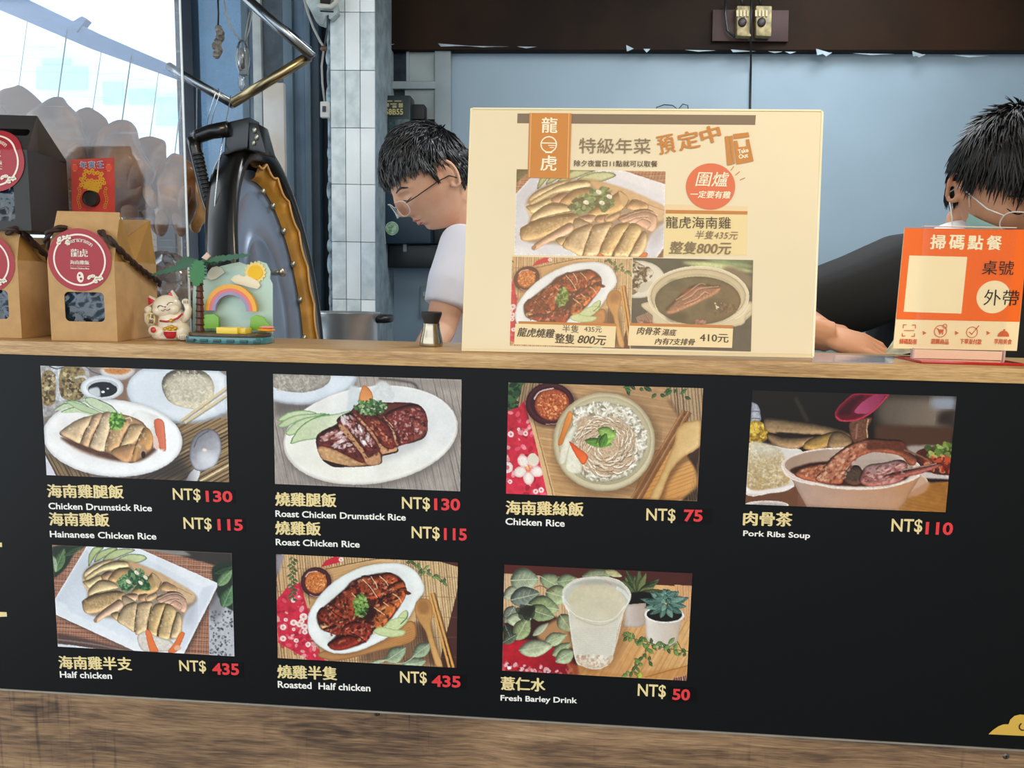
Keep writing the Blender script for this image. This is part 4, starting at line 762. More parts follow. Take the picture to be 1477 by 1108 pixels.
def food_half_roast(c):
    _roast_bg(c)
    c.poly([(50,40),(110,45),(50,220)], '8f8a94', soft=4)
    for k in range(26):
        y = 75+k*12.5; c.leaf((172+6*math.sin(k), y),(172+(46 if k%2 else -46)*(0.6+.4*math.sin(k*2.1)), y+22),9,('46603a','2c4028')[k%2],'8aa06a','1c2a1a')
    for k in range(20):
        t = k/20; x = 1050+290*t; y = 100+175*t; c.leaf((x,y),(x+46*math.cos(k*2.4), y+40*math.sin(k*2.9)),11,('4f6f3c','2c4428','6c8c50')[k%3],'a8ba80','1e301c')
    c.ell(352,270,125,118,'2a1210', alpha=.5, soft=8); c.ell(350,262,116,113,'50262a', edge=('2c1014',12)); c.ell(350,262,98,94,'3c181c', edge=('7a4a50',6,.5)); c.ell(350,265,84,84,'c8743c', edge=('8c3e1c',10), noise=(.22,9)); c.specks([(280,200),(420,200),(430,300),(350,345),(275,300)], 120, 5, ('e89a58','d8803c','a8501c','f8c088'), 1.3); c.line([(270,225),(300,190),(360,182)], 8, 'e8c0a8'); c.line([(300,355),(350,372),(400,362)], 5, 'c8a0a0')
    _roast_plate(c)
    _chopspoon(c)
    for a,b,w in (((880,860),(1030,760),58),((1210,730),(1080,830),52),((1000,900),(1180,860),48)): c.leaf(a,b,w,'8c9c80','d4dcc4','4c5c48')
    c.line([(760,875),(860,850),(1000,880),(1100,820)], 7, 'b8c0a0'); c.leaf((760,880),(880,850),16,'a8b498','dce4cc')

def food_barley(c):
    c.poly(FULL, 'c98f58', smooth=False, grad=((600,800),(1300,400),'dcae74'), noise=(.05,30)); R = [(560,500),(1400,400),(1400,900),(560,900)]; c.stripes(R, -62, 40, .25, 'b87c40', .6, .5); c.stripes(R, -60, 90, .2, 'e8c088', .6)
    c.poly([(60,30),(1440,90),(1440,210),(1150,190),(560,140),(80,120)], '552420', smooth=False, grad=((100,80),(1400,180),'4a2420'))
    m = [(80,110),(600,140),(600,450),(80,450)]; c.poly(m, 'd8b48c', smooth=False); c.stripes(m, 88, 20, .35, 'a47c54', .6)
    m = [(1290,190),(1440,200),(1440,460),(1340,440)]; c.poly(m, 'd9a878', smooth=False); c.stripes(m, 88, 18, .35, 'a8744c', .6)
    c.poly([(60,460),(300,420),(500,440),(600,700),(540,850),(60,850)], '3a1f1c', soft=4); c.poly([(60,620),(240,580),(420,620),(560,720),(580,840),(60,800)], 'b81e2c', soft=4, grad=((250,650),(560,820),'7e1420'), noise=(.12,30))
    c.specks([(80,740),(560,790),(540,830),(80,800)], 40, 10, ('f0c8cc','d8606c','7a0e18'), 1.6); c.ell(122,778,13,12,'ffffff')
    c.poly([(530,740),(900,830),(1400,760),(1400,900),(560,900)], 'b9793c', smooth=False, alpha=.5, soft=4); c.poly([(1290,850),(1380,830),(1380,880),(1270,880)], '6a3030', smooth=False); c.stripes([(1300,840),(1385,830),(1385,880),(1290,880)], 84, 16, .4, 'e0c8b0', .8)
    c.line([(1080,845),(1240,800),(1390,760)], 8, '9c6430', alpha=.8); c.line([(530,740),(580,820)], 14, 'a8683a', alpha=.6)
    c.poly([(320,560),(480,430),(560,560),(560,640)], 'b8885c', soft=5)
    # eucalyptus leaves
    for a,b,w,col in (((80,280),(220,210),50,'a9ab90'),((160,340),(90,460),46,'7e8474'),((130,160),(330,150),88,'98a488'),((340,130),(520,230),60,'9aa880'),((460,170),(600,150),48,'90a078'),((130,300),(340,250),74,'727c70'),((380,240),(560,290),72,'a2ad84'),((255,330),(475,365),82,'94a274'),((250,360),(440,420),60,'7c8c64'),((480,400),(560,520),60,'98a47c'),((100,440),(280,430),50,'b8bf9c'),((170,580),(260,420),62,'8e9a6c'),((75,600),(180,540),36,'4c5648'),((90,470),(130,560),30,'2c342c'),((290,550),(400,460),26,'a8ac94'),((370,600),(525,545),48,'a2ae88'),((190,655),(430,620),62,'b3bb9a'),((430,690),(560,600),40,'94a27c'),((575,660),(450,735),54,'a0ac88')):
        c.leaf(a,b,w,col,'d4d8b8','3c463a')
    c.line([(300,215),(345,198),(440,240)], 7, '8a5a40'); c.line([(400,640),(450,590),(530,545)], 8, 'c4cca4'); c.specks([(180,370),(300,330),(260,420),(330,480)], 10, 22, ('20241e','2c2a24'), 1.5, alpha=.7)
    c.leaf((640,130),(860,110),44,'8a9070','c0c4a0'); c.leaf((800,90),(920,130),26,'b4ac80','d8d0a0')
    # pots
    for k in range(13):
        a = -2.95+k*.24; c.leaf((1030,250),(1030+230*math.cos(a)*(.75+.25*math.sin(k*2.2)), 250+190*math.sin(a)*(.8+.2*math.cos(k*3))),24,('4f5c3a','38482c','6c7448')[k%3],'8c9468','1c2418')
    c.poly([(975,250),(1130,250),(1120,340),(980,335)], '12100f', soft=2); c.poly([(925,490),(950,330),(1090,320),(1090,470),(1040,492)], 'd8cdc6', edge=('a89488',12), grad=((930,400),(1080,400),'b8a598'), smooth=False)
    c.poly([(1078,360),(1360,370),(1310,600),(1240,650),(1130,620),(1090,560)], 'e4ddd4', edge=('b0a094',12), grad=((1100,500),(1320,500),'c9b8a8'), smooth=False); c.ell(1220,405,142,58,'e9e4de', rot=2); c.ell(1220,402,126,50,'191614', rot=2, noise=(.5,8))
    for r,n,s0 in ((150,11,.1),(115,9,.4),(75,7,.2),(40,5,.5)):
        for k in range(n):
            a = s0+k*2*PI/n; ln = r*(1.0 if math.sin(a) > 0 else 1.25); cx, cy = 1228, 335-(150-r)*.75; c.leaf((cx+ln*.2*math.cos(a), cy+ln*.12*math.sin(a)),(cx+ln*math.cos(a), cy+ln*.62*math.sin(a)),22,('4c6c62','3a5a52','6a8a7c')[k%3],'a8c0b0','16302c')
    # cup
    c.poly([(540,400),(600,700),(700,800),(900,700),(930,420)], '6a4a30', alpha=.4, soft=14)
    c.poly([(498,260),(520,200),(600,150),(740,130),(880,150),(960,210),(985,280),(940,370),(900,480),(845,720),(790,775),(720,788),(640,765),(590,720),(550,480),(535,370)], 'd6d0bf', edge=('eceae0',8,.7), grad=((600,300),(800,700),'dedacb'))
    c.ell(742,270,238,128,'c9c8bd', rot=3, edge=('f2f1ea',8,.9)); c.ell(740,300,205,118,'cec5a8', rot=3, grad=((650,220),(800,420),'d8cfb6'), noise=(.03,30)); c.poly([(560,190),(720,150),(900,180),(940,240),(840,190),(640,190)], 'a8a498', alpha=.7, soft=5); c.ell(740,380,185,86,'d4cbb2', alpha=.8, soft=4)
    c.line([(520,330),(600,410),(740,450),(860,430),(940,340)], 6, 'f0ece0', alpha=.8); c.line([(590,420),(700,468),(800,472),(890,430)], 8, 'bfb6a0', alpha=.6); c.line([(500,270),(510,320),(545,380)], 12, 'f4f4f0', alpha=.8); c.line([(880,210),(930,240),(975,300)], 22, 'e8e8e4', alpha=.7); c.line([(925,400),(880,600),(840,730)], 10, 'f0ede4', alpha=.7)
    for y in range(490,720,13): c.line([(570+(y-490)*.16,y),(740,y+14),(900-(y-490)*.2,y)], 3, 'c4beb0', alpha=.5)
    c.poly([(600,690),(740,720),(855,690),(830,750),(720,785),(620,750)], 'd2bca4', noise=(.2,12)); c.specks([(600,690),(850,690),(820,760),(640,760)], 60, 8, ('ece0d0','b89880','f4ece0'), 1.4, alpha=.6); c.line([(655,170),(640,200),(660,215)], 6, 'e8b090', alpha=.6); c.line([(800,170),(850,190)], 10, 'c89484', alpha=.6)
    # sprig in front
    for P in ([(920,540),(1000,570),(1120,600),(1240,640),(1390,660)],[(1120,600),(1080,680),(1010,790),(970,830)],[(1240,640),(1300,600)],[(1350,660),(1310,590)]): c.line(P, 6, '4f6030')
    for k,(x,y) in enumerate([(935,545),(960,560),(985,560),(1010,575),(1040,580),(1070,590),(1100,600),(1130,610),(1160,615),(1200,620),(1240,640),(1290,650),(1340,670),(1370,670),(1100,640),(1085,670),(1070,700),(1050,740),(1020,770),(990,800),(960,820),(1030,830),(1110,730),(1250,610)]):
        for sg in (1,-1): c.leaf((x,y),(x+(26+k%3*10)*math.cos(k*1.7+sg), y+sg*(22+k%4*8)),9+k%3*3,('4f6a38','32502c','6a8a48')[k%3],'98ac68','1e3018')
    c.leaf((1040,850),(1050,800),20,'a8b43c','d0d870')

def food_soup(c):
    """crop (900,360) scale 7.385"""
    c.poly(FULL, '4a4a42', smooth=False, noise=(.1,60))
    for a,b,w,col in (((620,140),(1380,240),46,'b4bc7c'),((850,100),(1380,190),40,'8a9c6c'),((1000,95),(1380,130),30,'5f7a54'),((760,150),(1200,200),22,'d4d8a0')): c.poly([a,((a[0]+b[0])/2,(a[1]+b[1])/2-w),b,((a[0]+b[0])/2,(a[1]+b[1])/2+w)], col, soft=4, noise=(.1,20))
    c.poly([(1050,210),(1150,190),(1340,290),(1340,420),(1200,330)], '7c6c56', soft=6)
    # side dish
    c.ell(140,320,300,200,'ded6c4', edge=('a8a08c',14)); c.poly([(90,140),(200,170),(310,220),(300,290),(230,340),(180,420),(80,470)], '7d6a52', noise=(.35,16)); c.specks([(90,150),(310,220),(220,400),(90,460)], 90, 14, ('c8b898','5a4636','e8dcc4','3c2e24'), 1.5)
    c.ell(230,400,40,90,'cfc4b0', rot=55)
    # mat
    m = [(130,720),(270,660),(350,800),(150,800)]; c.poly(m, '9a7c68', smooth=False); c.stripes(m, 60, 18, .4, '5c4034', .7); c.specks([(180,740),(300,740),(330,800),(180,800)], 14, 14, ('c08878','7a3c34'), 2)
    # pot
    c.poly([(1310,560),(1380,580),(1370,680),(1240,790),(1150,800),(1180,720)], 'd3c3a0', edge=('8f8064',12)); c.poly([(250,560),(300,700),(400,820),(1180,820),(1300,700),(1325,560)], 'd8c8a6', edge=('a8987c',14)); 
    c.ell(790,500,540,322,'dccdae', edge=('f4e8cc',10,.8)); c.ell(788,500,505,292,'cbb896', edge=('8f7e60',12,.7)); c.ell(788,520,470,270,'bfae8c', edge=('e8d8b4',8,.6))
    c.ell(785,545,455,255,'675c42', edge=('4a4230',22,.7), noise=(.1,60), grad=((500,400),(1000,700),'6e5c40'))
    c.ell(560,380,90,60,'4c4c3a', soft=10, alpha=.7); c.ell(990,600,140,70,'4f4434', soft=12, alpha=.8); c.ell(570,720,120,50,'3e2c24', soft=10, alpha=.7)
    c.poly([(440,640),(520,560),(620,460),(720,390),(830,365),(930,385),(1040,390),(980,470),(860,530),(740,590),(600,650),(480,690)], '9a6a50', edge=('5c4434',18,.7), noise=(.2,16), light=(.3,.9,.9,18), soft=2)
    for P in ([(550,540),(680,460),(800,370),(870,375)],[(620,540),(720,490),(800,420),(1010,395)],[(640,580),(780,520),(860,450)],[(810,490),(860,455),(900,470)]): c.line(P, 11, 'dcae90', alpha=.7); c.line([(x+6,y+12) for x,y in P], 8, '6a3c2c', alpha=.5)
    c.poly([(600,440),(680,415),(720,440),(640,480)], '8c4c3c', alpha=.7, soft=5)
    c.specks([(900,560),(1200,590),(1180,700),(950,690)], 40, 10, ('8a6048','a8785c','4a3c2c'), 1.6, alpha=.5); c.specks([(960,570),(1080,560),(1060,620),(980,630)], 8, 6, ('f4e4c0',), 1.2); c.specks([(770,740),(860,730),(860,800),(760,800)], 24, 9, ('b87868','8a4438','d8a898'), 1.8)
    c.poly([(420,690),(640,740),(950,730),(1150,650),(1000,790),(640,800)], '5a4c34', alpha=.4, soft=10)
    c.line([(330,600),(400,720),(520,790),(600,800)], 10, 'e8d8b4', alpha=.8); c.line([(1180,740),(1260,690),(1330,590)], 14, 'eadcb8', alpha=.8)
# ------------------------------------------------------------------ counter: front board and bar top
ZT, ZB = 1.1355, 1.1172
M_slab = wood('bar_top_oak', [(0.30,'7d5a33'),(0.42,'a37c4c'),(0.52,'bf9763'),(0.62,'d4af7a'),(0.75,'e2c592')], sx=5, sz=120, rough=0.38, knots=False, bump=0.15)
M_board = wood('weathered_oak_board', [(0.28,'3a2b20'),(0.38,'5c4634'),(0.47,'7c6046'),(0.56,'967656'),(0.66,'ab8d69'),(0.8,'c4a882')], sx=3.2, sz=55, rough=0.55, knots=True, bump=0.5, cross=0.12)
ct = thing('service_counter', 'long wooden service counter with oak bar top and weathered oak front', 'counter', (0, 0.0, 0))
MB().box((-1.6,-0.0035,ZB),(1.6,0.166,ZT)).build('bar_top', M_slab, ct, bevel=0.0012)
MB().box((-1.6,0.004,0.05),(1.6,0.022,ZB-0.0002)).build('front_board', M_board, ct)
MB().box((-1.6,0.03,0.0),(1.6,0.15,ZB-0.0005)).build('counter_body', mat('counter_carcass','6b5a48',0.7), ct)
MB().box((.1,.168,1.055),(1.45,.36,1.072)).build('inner_worktop', mat('inner_steel','8d9498',.3,.8), ct)
M_screw = mat('dull_screw','6f6a62',0.4,0.8,var=.3)
for p in ((543.5,1029),(1451,1091)):
    q = at(*p, 0.004); s = MB()
    s.lathe((0,0,0), [(0.0,0.0012),(0.0022,0.001),(0.0042,0.0002),(0.0042,-0.001)], 20, M=Matrix.Rotation(PI/2,3,'X')); 
    s.v = [(v[0]+q.x, v[1]+q.y, v[2]+q.z) for v in s.v]
    sc = s.build('screw', M_screw, ct, smooth=True)
    MB().box((q.x-.0016,q.y-.0016,q.z-.0004),(q.x+.0016,q.y-.0011,q.z+.0004)).box((q.x-.0004,q.y-.0016,q.z-.0016),(q.x+.0004,q.y-.0011,q.z+.0016)).build('screw_slot', mat('slot','1c1a18',.8), sc)

# ------------------------------------------------------------------ menu board
PL = Plane((0,0,ZB), (1,0,0), (0,0,1))
menu = thing('menu_board', 'black menu board with seven dish photographs on the counter front', 'menu board', (0, 0, 0.60))
zl = at(0,993,0).z; 
def menu_panel_mat():
    m = mat('menu_black_print', '090a0c', 0.45, spec=0.2, bump=0.05, bscale=9)
    nt = m.node_tree; b = nt.nodes['Principled BSDF']; tc = nt.nodes['Texture Coordinate']
    mp = nt.nodes.new('ShaderNodeMapping'); mp.inputs['Scale'].default_value = (0.001,1,420); nt.links.new(tc.outputs['Object'], mp.inputs[0])
    wv = nt.nodes.new('ShaderNodeTexWave'); wv.bands_direction = 'Z'; wv.inputs['Scale'].default_value = 1; nt.links.new(mp.outputs[0], wv.inputs[0])
    bp = nt.nodes.new('ShaderNodeBump'); bp.inputs['Strength'].default_value = 0.08; bp.inputs['Distance'].default_value = .0003; nt.links.new(wv.outputs[1], bp.inputs['Height']); nt.links.new(bp.outputs[0], b.inputs['Normal'])
    return m
M_menu = menu_panel_mat()
MB().box((-1.5,0.0,zl),(1.5,0.0036,ZB-0.0006)).build('panel', M_menu, menu)
MB().box((-1.5,-0.0012,zl-0.0022),(1.5,0.0038,zl)).build('edge_strip', mat('aluminium_edge','b9b3a8',0.35,0.6,var=.15), menu)
S1 = 5.093; 
PHOTOS = [
 ('P1', [(58.8,527.5),(326.5,535.7),(330.8,693.8),(67.7,686.9)], food_hainan_leg, crop(50,520,5.093), 1/5.093, 'printed photo of sliced poached chicken with rice and spoon'),
 ('P2', [(393.8,538.7),(666,548.3),(663.6,708.3),(397.3,698.2)], food_roast_leg, crop(380,530,4.923), 1/4.923, 'printed photo of glazed roast chicken with cucumber fan'),
 ('P3', [(733.2,551.6),(1013.9,560.3),(1005.4,723.8),(730.2,711)], food_shredded, crop(720,540,4.923), 1/4.923, 'printed photo of shredded chicken rice in a round bowl'),
 ('P4', [(1085.7,563.4),(1380.2,571.6),(1362.7,739.4),(1074.5,726.4)], food_ribs, crop(1060,560,4.476), 1/4.476, 'printed photo of pork ribs standing in a soup bowl'),
 ('P5', [(75.1,786.9),(334.9,796.7),(337.8,944.9),(84.5,934.1)], food_half_chicken, crop(60,780,5.093), 1/5.093, 'printed photo of poached half chicken on square plate'),
 ('P6', [(398.5,799.5),(661,811),(658,962.5),(400.8,949.6)], food_half_roast, crop(390,790,5.275), 1/5.275, 'printed photo of roasted half chicken on oval plate'),
 ('P7', [(728.3,813.7),(998.8,827.7),(989.9,981.7),(723.8,967)], food_barley, crop(710,805,4.923), 1/4.923, 'printed photo of barley drink cup among potted succulents'),
]
for i, (k, cs, fn, T, un, lb) in enumerate(PHOTOS):
    o = print_mesh('dish_photo', PL, cs, fn, T, un, menu, 0.0006, seed=11+i); o['label'] = lb
C_GOLD, C_WH, C_RED = 'ecd79a', 'f4f1ea', 'e23c40'
M_gold, M_white, M_redp = mat('gold_ink', C_GOLD, 0.45, var=.06, vscale=8), flat(C_WH), flat(C_RED, .45)
def word(name, m, par, pl, s, p0, p1, h, label=None, **k):
    b = MB(); letters(b, pl, s, p0, p1, h, **k); return b.build(name, m, par, label=label)
def zh(s, x0, y0, x1, y1, h): word('dish_name', M_gold, menu, PL, s, (x0,y0), (x1,y1), h, bold=0.036)
def en(s, x0, y0, x1, y1, h): word('english_name', M_white, menu, PL, s, (x0,y0), (x1,y1), h, bold=0.022)
def nt_(x0, y0, x1, y1, h): word('currency_mark', M_gold, menu, PL, 'NT$', (x0,y0), (x1,y1), h, bold=0.016)
def pr(s, x0, y0, x1, y1, h): word('price', M_redp, menu, PL, s, (x0,y0), (x1,y1), h, off=0.0007, bold=0.03)
# row 1
zh('海南雞腿飯', 69.5,717.5, 178.5,719, 19); en('Chicken Drumstick Rice', 70.5,734.5, 219.5,737.8, 9.5)
zh('海南雞飯', 72,758, 158,759.5, 19); en('Hainanese Chicken Rice', 72.5,775, 226,778.5, 9.5)
nt_(250,723.5, 290,724.5, 19.5); pr('130', 297.5,724, 336,724.6, 16.5)
nt_(265.5,765.5, 306,766.5, 19.5); pr('115', 314.5,765, 351,765.8, 16.5)
zh('燒雞腿飯', 398,729.5, 485,731.5, 19.5); en('Roast Chicken Drumstick Rice', 397.5,745.5, 585.5,751.2, 9.5)
zh('燒雞飯', 398,771, 462.5,772.5, 19.5); en('Roast Chicken Rice', 398,786.5, 519,790, 9.5)
nt_(580,736.5, 620.5,737.5, 20); pr('130', 626.5,736, 664,736.7, 17.5)
nt_(594,779, 634.5,780, 20); pr('115', 640.5,779, 673.5,780, 17.5)
zh('海南雞絲飯', 730,742, 841,744.5, 20); en('Chicken Rice', 729,757, 814.5,760, 10)
nt_(932,753.5, 974,754.5, 20.5); pr('75', 986,752.3, 1013,753, 17.5)
zh('肉骨茶', 1072,757.5, 1141.5,759.5, 20); en('Pork Ribs Soup', 1071.5,775.5, 1168,779, 10.5)
nt_(1285,769.5, 1329.5,770.5, 21.5); pr('110', 1334,771, 1373.5,772, 18.5)
# row 2
zh('海南雞半支', 86,964.5, 190.5,967, 18.5); en('Half chicken', 87,977.5, 162,979.5, 9.5)
nt_(259.5,970.5, 298,971.5, 18.5); pr('435', 307,973, 345.5,974, 17)
zh('燒雞半隻', 401,978, 486,981, 19); en('Roasted  Half chicken', 401,992, 534.5,997.5, 10)
nt_(577.5,987.5, 616,988.5, 19.5); pr('435', 623,990.5, 664.5,992, 17)
zh('薏仁水', 723,995, 786,997.5, 19); en('Fresh Barley Drink', 722,1013, 832.5,1017, 10.5)
nt_(919.5,1006.5, 960,1008.5, 20.5); pr('50', 969.5,1009.5, 995,1010.5, 16.5)
for pts in ([(-6,783),(3,782.6),(3.4,789),(-6,789)], [(-6,882.5),(9.8,883),(10.4,889.3),(-6,890)]):
    MB().slab(quad(PL, pts, .0003), (0,-.0002,0)).build('gold_stroke', M_gold, menu)
M_stk = mat('sticker_black','030304',.45,spec=.2)
for (x0,y0,x1,y1) in ((292,705.5,339,726),(307.5,747,354,767),(301,955,351,977),(976,734,1028,756),(622,973,673,994),(963,991,1006,1012)):
    MB().slab(quad(PL, [(x0,y0),(x1,y0+.8),(x1,y1+.8),(x0,y1)], .0002), (0,-.0002,0)).build('price_sticker', M_stk, menu)
# gold cloud at the right end
cl = [(1425.5,1059),(1432,1053),(1440,1047.5),(1447,1044.8),(1454.5,1044.6),(1457,1038),(1463,1032.5),(1471,1030.5),(1480,1031.5),(1488,1036),(1492,1044),(1500,1043),(1512,1050),(1520,1063.5)]
def tri_poly(mb, pts3, mi=0): mb.add(pts3, [tuple(range(len(pts3)))], mi)
g2 = MB(); tri_poly(g2, quad(PL, cl, .0004)); g2.build('gold_cloud', mat('gold_cloud_ink','d9b04c',.4), menu)
k = MB(); strokes(k, PL, [(1472.5,1043.3),(1469.8,1046.5),(1470,1050.5),(1473,1053),(1477.5,1053),(1481,1050)], 1.9, .0008); k.build('cloud_swirl', flat('3a2410'), menu)

# ------------------------------------------------------------------ A3 notice in a clear stand, leaning on the bar top
A0 = np.array([-.1312,.0172,ZT+.0012]); B0 = np.array([.3133,.026,ZT+.0012]); th = math.radians(8)
PP = Plane(A0, B0-A0, (0,math.sin(th),math.cos(th)))
if PP.N[1] > 0: PP.N = -PP.N
if PL.N[1] > 0: PL.N = -PL.N
po = thing('special_menu_poster', 'large cream new-year dishes poster in a clear stand on the bar top', 'poster', tuple(A0))
def px_quad(mb, pl, pts, off, t=0.00015, mi=0): mb.slab(quad(pl, pts, off), tuple(-pl.N*t), mi)
M_cream = mat('cream_paper','ecd9b4',0.5,var=.05,vscale=3)  # warm lamp cast mixed into the paper colour
OUT = [(678.3,155.4),(1187.6,159),(1173.7,516.6),(665.5,506.7)]
b = MB(); b.slab(quad(PP, OUT, -.004), tuple(PP.N*.004)); b.build('backing_sheet', mat('cream_board_edge','efdcae',.5,var=.08,vscale=5), po, bevel=.0012)
s = MB(); px_quad(s, PP, [(681,159.5),(1184,163),(1171,511),(668.5,503)], .0005, .0004); s.build('paper_sheet', M_cream, po)
d = MB(); px_quad(d, PP, [(1184.4,160),(1187.6,162),(1173.9,515),(1170.5,513)], .0012, .001); px_quad(d, PP, [(682,155.6),(1184,158.6),(1184,161),(682,158)], .0012, .001); d.build('plastic_edge', mat('yellow_acrylic_edge','efe4bd',.25,coat=.5), po)
sp0, sp1 = PP.pt(.15,.22,-.0045), PP.pt(.29,.22,-.0045)
MB().slab([sp0, sp1, Vector((sp1.x,.118,ZT+.0006)), Vector((sp0.x,.118,ZT+.0006))], (0,.0022,.0006)).build('rear_prop', glassy('prop_acrylic', haze=.03, scratch=False, gloss=.04), po)
# printed dishes reused at the poster's own framing
def affine(src, dst):
    S = np.c_[np.array(src, float), np.ones(len(src))]; M, *_ = np.linalg.lstsq(S, np.array(dst, float), rcond=None)
    return (lambda P: np.c_[np.array(P, float), np.ones(len(P))]@M), math.sqrt(abs(np.linalg.det(M[:2])))
# zoom (730,240) scale 6.154 for the poached chicken
f8 = lambda x, y: (730+x/6.154, 240+y/6.154)
TA, ua = affine([(310,250),(305,470),(395,590),(620,330),(755,320),(1110,380),(860,700),(590,440)], [f8(185,290),f8(120,560),f8(250,775),f8(650,330),f8(950,340),f8(1400,400),f8(945,790),f8(600,530)])
print_mesh('poached_chicken_print', PP, [(745,245),(960,247),(956.5,370.5),(742,369)], food_half_chicken, TA, ua, po, .0008, seed=31, mat_=ink_mat('warm_ink_a', fade=('f0b878',.22)))
f4 = lambda x, y: (730+x/7.385, 360+y/7.385)
TB, ub = affine([(350,265),(640,800),(1168,290),(1048,490),(355,510),(1098,450),(1312,905),(690,440)], [f4(225,310),f4(430,920),f4(1150,350),f4(1000,540),f4(215,600),f4(1075,490),f4(1290,1030),f4(620,510)])
print_mesh('roast_chicken_print', PP, [(738.8,371),(912.5,373),(907.5,503.5),(735.5,498.5)], food_half_roast, TB, ub, po, .0009, seed=32, mat_=ink_mat('warm_ink_b', fade=('f0b880',.16)))
print_mesh('soup_print', PP, [(913.5,373.5),(1086.5,374),(1082.5,506.5),(908.5,503.5)], food_soup, crop(900,360,7.385), 1/7.385, po, .0009, seed=33, mat_=ink_mat('warm_ink_c', fade=('f0c890',.12)))
BM_ = [flat('85705a'), flat('cf8740'), flat('f0c88c'), flat('eed59c'), flat('ecd0a0'), flat('c98444'), flat('e2744c'), flat('f1d9a8')]
BN_ = ['dark_band','orange_tag','tag_line','caption_panel','caption_band','caption_stripe','red_disc','caption_panel']
def pq(pts, off, mi): b = MB(); px_quad(b, PP, pts, off); b.build(BN_[mi], BM_[mi], po)
pq([(746.5,164),(1090,166.5),(1089,180.5),(746,178)], .0008, 0)                       # dark band
pq([(763.5,163.5),(824.5,164),(821.5,258),(761,257)], .0014, 1)                        # orange tag
pq([(765.8,164),(766.6,164),(764,256),(763.2,256)], .0017, 2); pq([(820.2,164.5),(821,164.5),(818.6,257),(817.8,257)], .0017, 2)
pq([(960,295),(1079,298),(1078,305),(960,303)], .0008, 4); pq([(960,303),(1078,305),(1077.6,309.8),(960,308.3)], .001, 5); pq([(959.5,308.3),(1077.6,309.8),(1076.5,368.5),(957.5,368.5)], .0008, 3)
b = MB(); tri_poly(b, disc(PP, (1024.5,269.5), 35.5, 48, .0014, 34)); b.build('red_disc', BM_[6], po)
pq([(748,463.5),(889,467),(889,471),(747.8,467)], .0014, 5); pq([(743.5,467),(888.5,471),(886.5,501.5),(741.5,497)], .0014, 7)
pq([(909,466),(1057,469.5),(1057,473.5),(909,470)], .0014, 5); pq([(907.5,470),(1057,474),(1055.5,502),(905.5,498.5)], .0014, 7)
L1, L2 = MB(), MB(); L0, L3 = 'L0', 'L3'
LM = {id(L0): flat('8c7658'), id(L1): flat('fbeccb'), id(L2): flat('cb843c'), id(L3): flat('5d4a34')}
def lt(mb, s, a, b_, h, **k): word('lettering', LM[id(mb)], po, PP, s, a, b_, h, off=.0017, **k)
lt(L1, '龍', (781,192), (803.5,192.5), 22, bold=.02); lt(L1, '虎', (779.5,246.5), (802,247.3), 22, bold=.02)
ringmesh(L1, PP, (791.5,209), 10.2, 12, off=.0017); strokes(L1, PP, [(780,207),(803,207.4)], 1.8, .0019); strokes(L1, PP, [(791,210.5),(802,210.7)], 1.2, .0019); strokes(L1, PP, [(793,213.5),(799,213.6)], 1.2, .0019); strokes(L1, PP, [(787,220.3),(796,220.5)], 2.4, .0019)
lt(L0, '特級年菜', (835,221.5), (938,222.5), 22, bold=.005); lt(L2, '預', (951,224), (974.5,219.5), 27, bold=.03); lt(L2, '定', (980.5,218.5), (1010,212.5), 26, bold=.03); lt(L2, '中', (1014,210), (1041,202.5), 25, bold=.03)
lt(L3, '除夕夜當日11點就可以取餐', (828,240.5), (948,241.5), 9, bold=.012)
# take-out bag emblem
px_quad(L2, PP, [(1045,197.5),(1050,196.5),(1056,238),(1048.5,239)], .0016); px_quad(L2, PP, [(1051,197),(1056,196),(1060,236),(1057,237.5)], .0016)
px_quad(L2, PP, [(1057,194),(1079,191.5),(1080.5,198),(1058,201)], .0016)
tri_poly(L2, quad(PP, [(1058,204),(1063,203.5),(1065,213),(1076.5,211.5),(1075,202),(1080,201.3),(1086.5,233),(1062,237.8)], .0016)); lt(L1, 'Take', (1064.5,222.8), (1079.5,219.8), 6.5, bold=.03); lt(L1, 'Out', (1065.5,230), (1079,227.6), 6.5, bold=.03)
for a, b_ in (((1054,246),(1058,240.5)),((1060.5,253),(1066.5,248)),((1067,260),(1074,257))): strokes(L2, PP, [a,b_], 1.2, .0012)
lt(L1, '圍爐', (1002.5,269), (1051,270), 21, bold=.008, shear=.2); lt(L1, '一定要有雞', (995.5,285.8), (1053.5,287), 10.5, bold=.03, shear=.2)
lt(L3, '龍虎海南雞', (960,329.5), (1053.5,330.5), 17, bold=.002); lt(L0, '半隻435元', (1002,344.8), (1064,346), 12, shear=.25, bold=.004); lt(L0, '整隻800元', (964.5,366.5), (1054,367.5), 18, bold=.026, shear=.2)
lt(L3, '龍虎燒雞', (746,485.5), (800,488), 13, bold=.026, shear=.25); lt(L3, '半隻', (811,479.5), (834.5,480.5), 11, bold=-.002); lt(L3, '435元', (842.5,479), (867.5,480), 8.2, bold=.003); lt(L3, '整隻', (800.5,495), (828,496.5), 14, bold=.026); lt(L3, '800元', (833,496), (873.5,498.5), 13.5, bold=.024, shear=.25)
lt(L3, '肉骨茶', (918,482.5), (953,484), 11, bold=.024, shear=.25); lt(L3, '湯底', (954,484), (975.5,485), 9.5, bold=.024, shear=.25); lt(L3, '內有7支排骨', (944,497), (1002,498.5), 9.5, bold=.024, shear=.25); lt(L3, '410元', (1009,493), (1050,494.5), 12, bold=.016)
L1.build('bowl_emblem', flat('fbeccb'), po); L2.build('takeout_bag_emblem', flat('cb843c'), po)

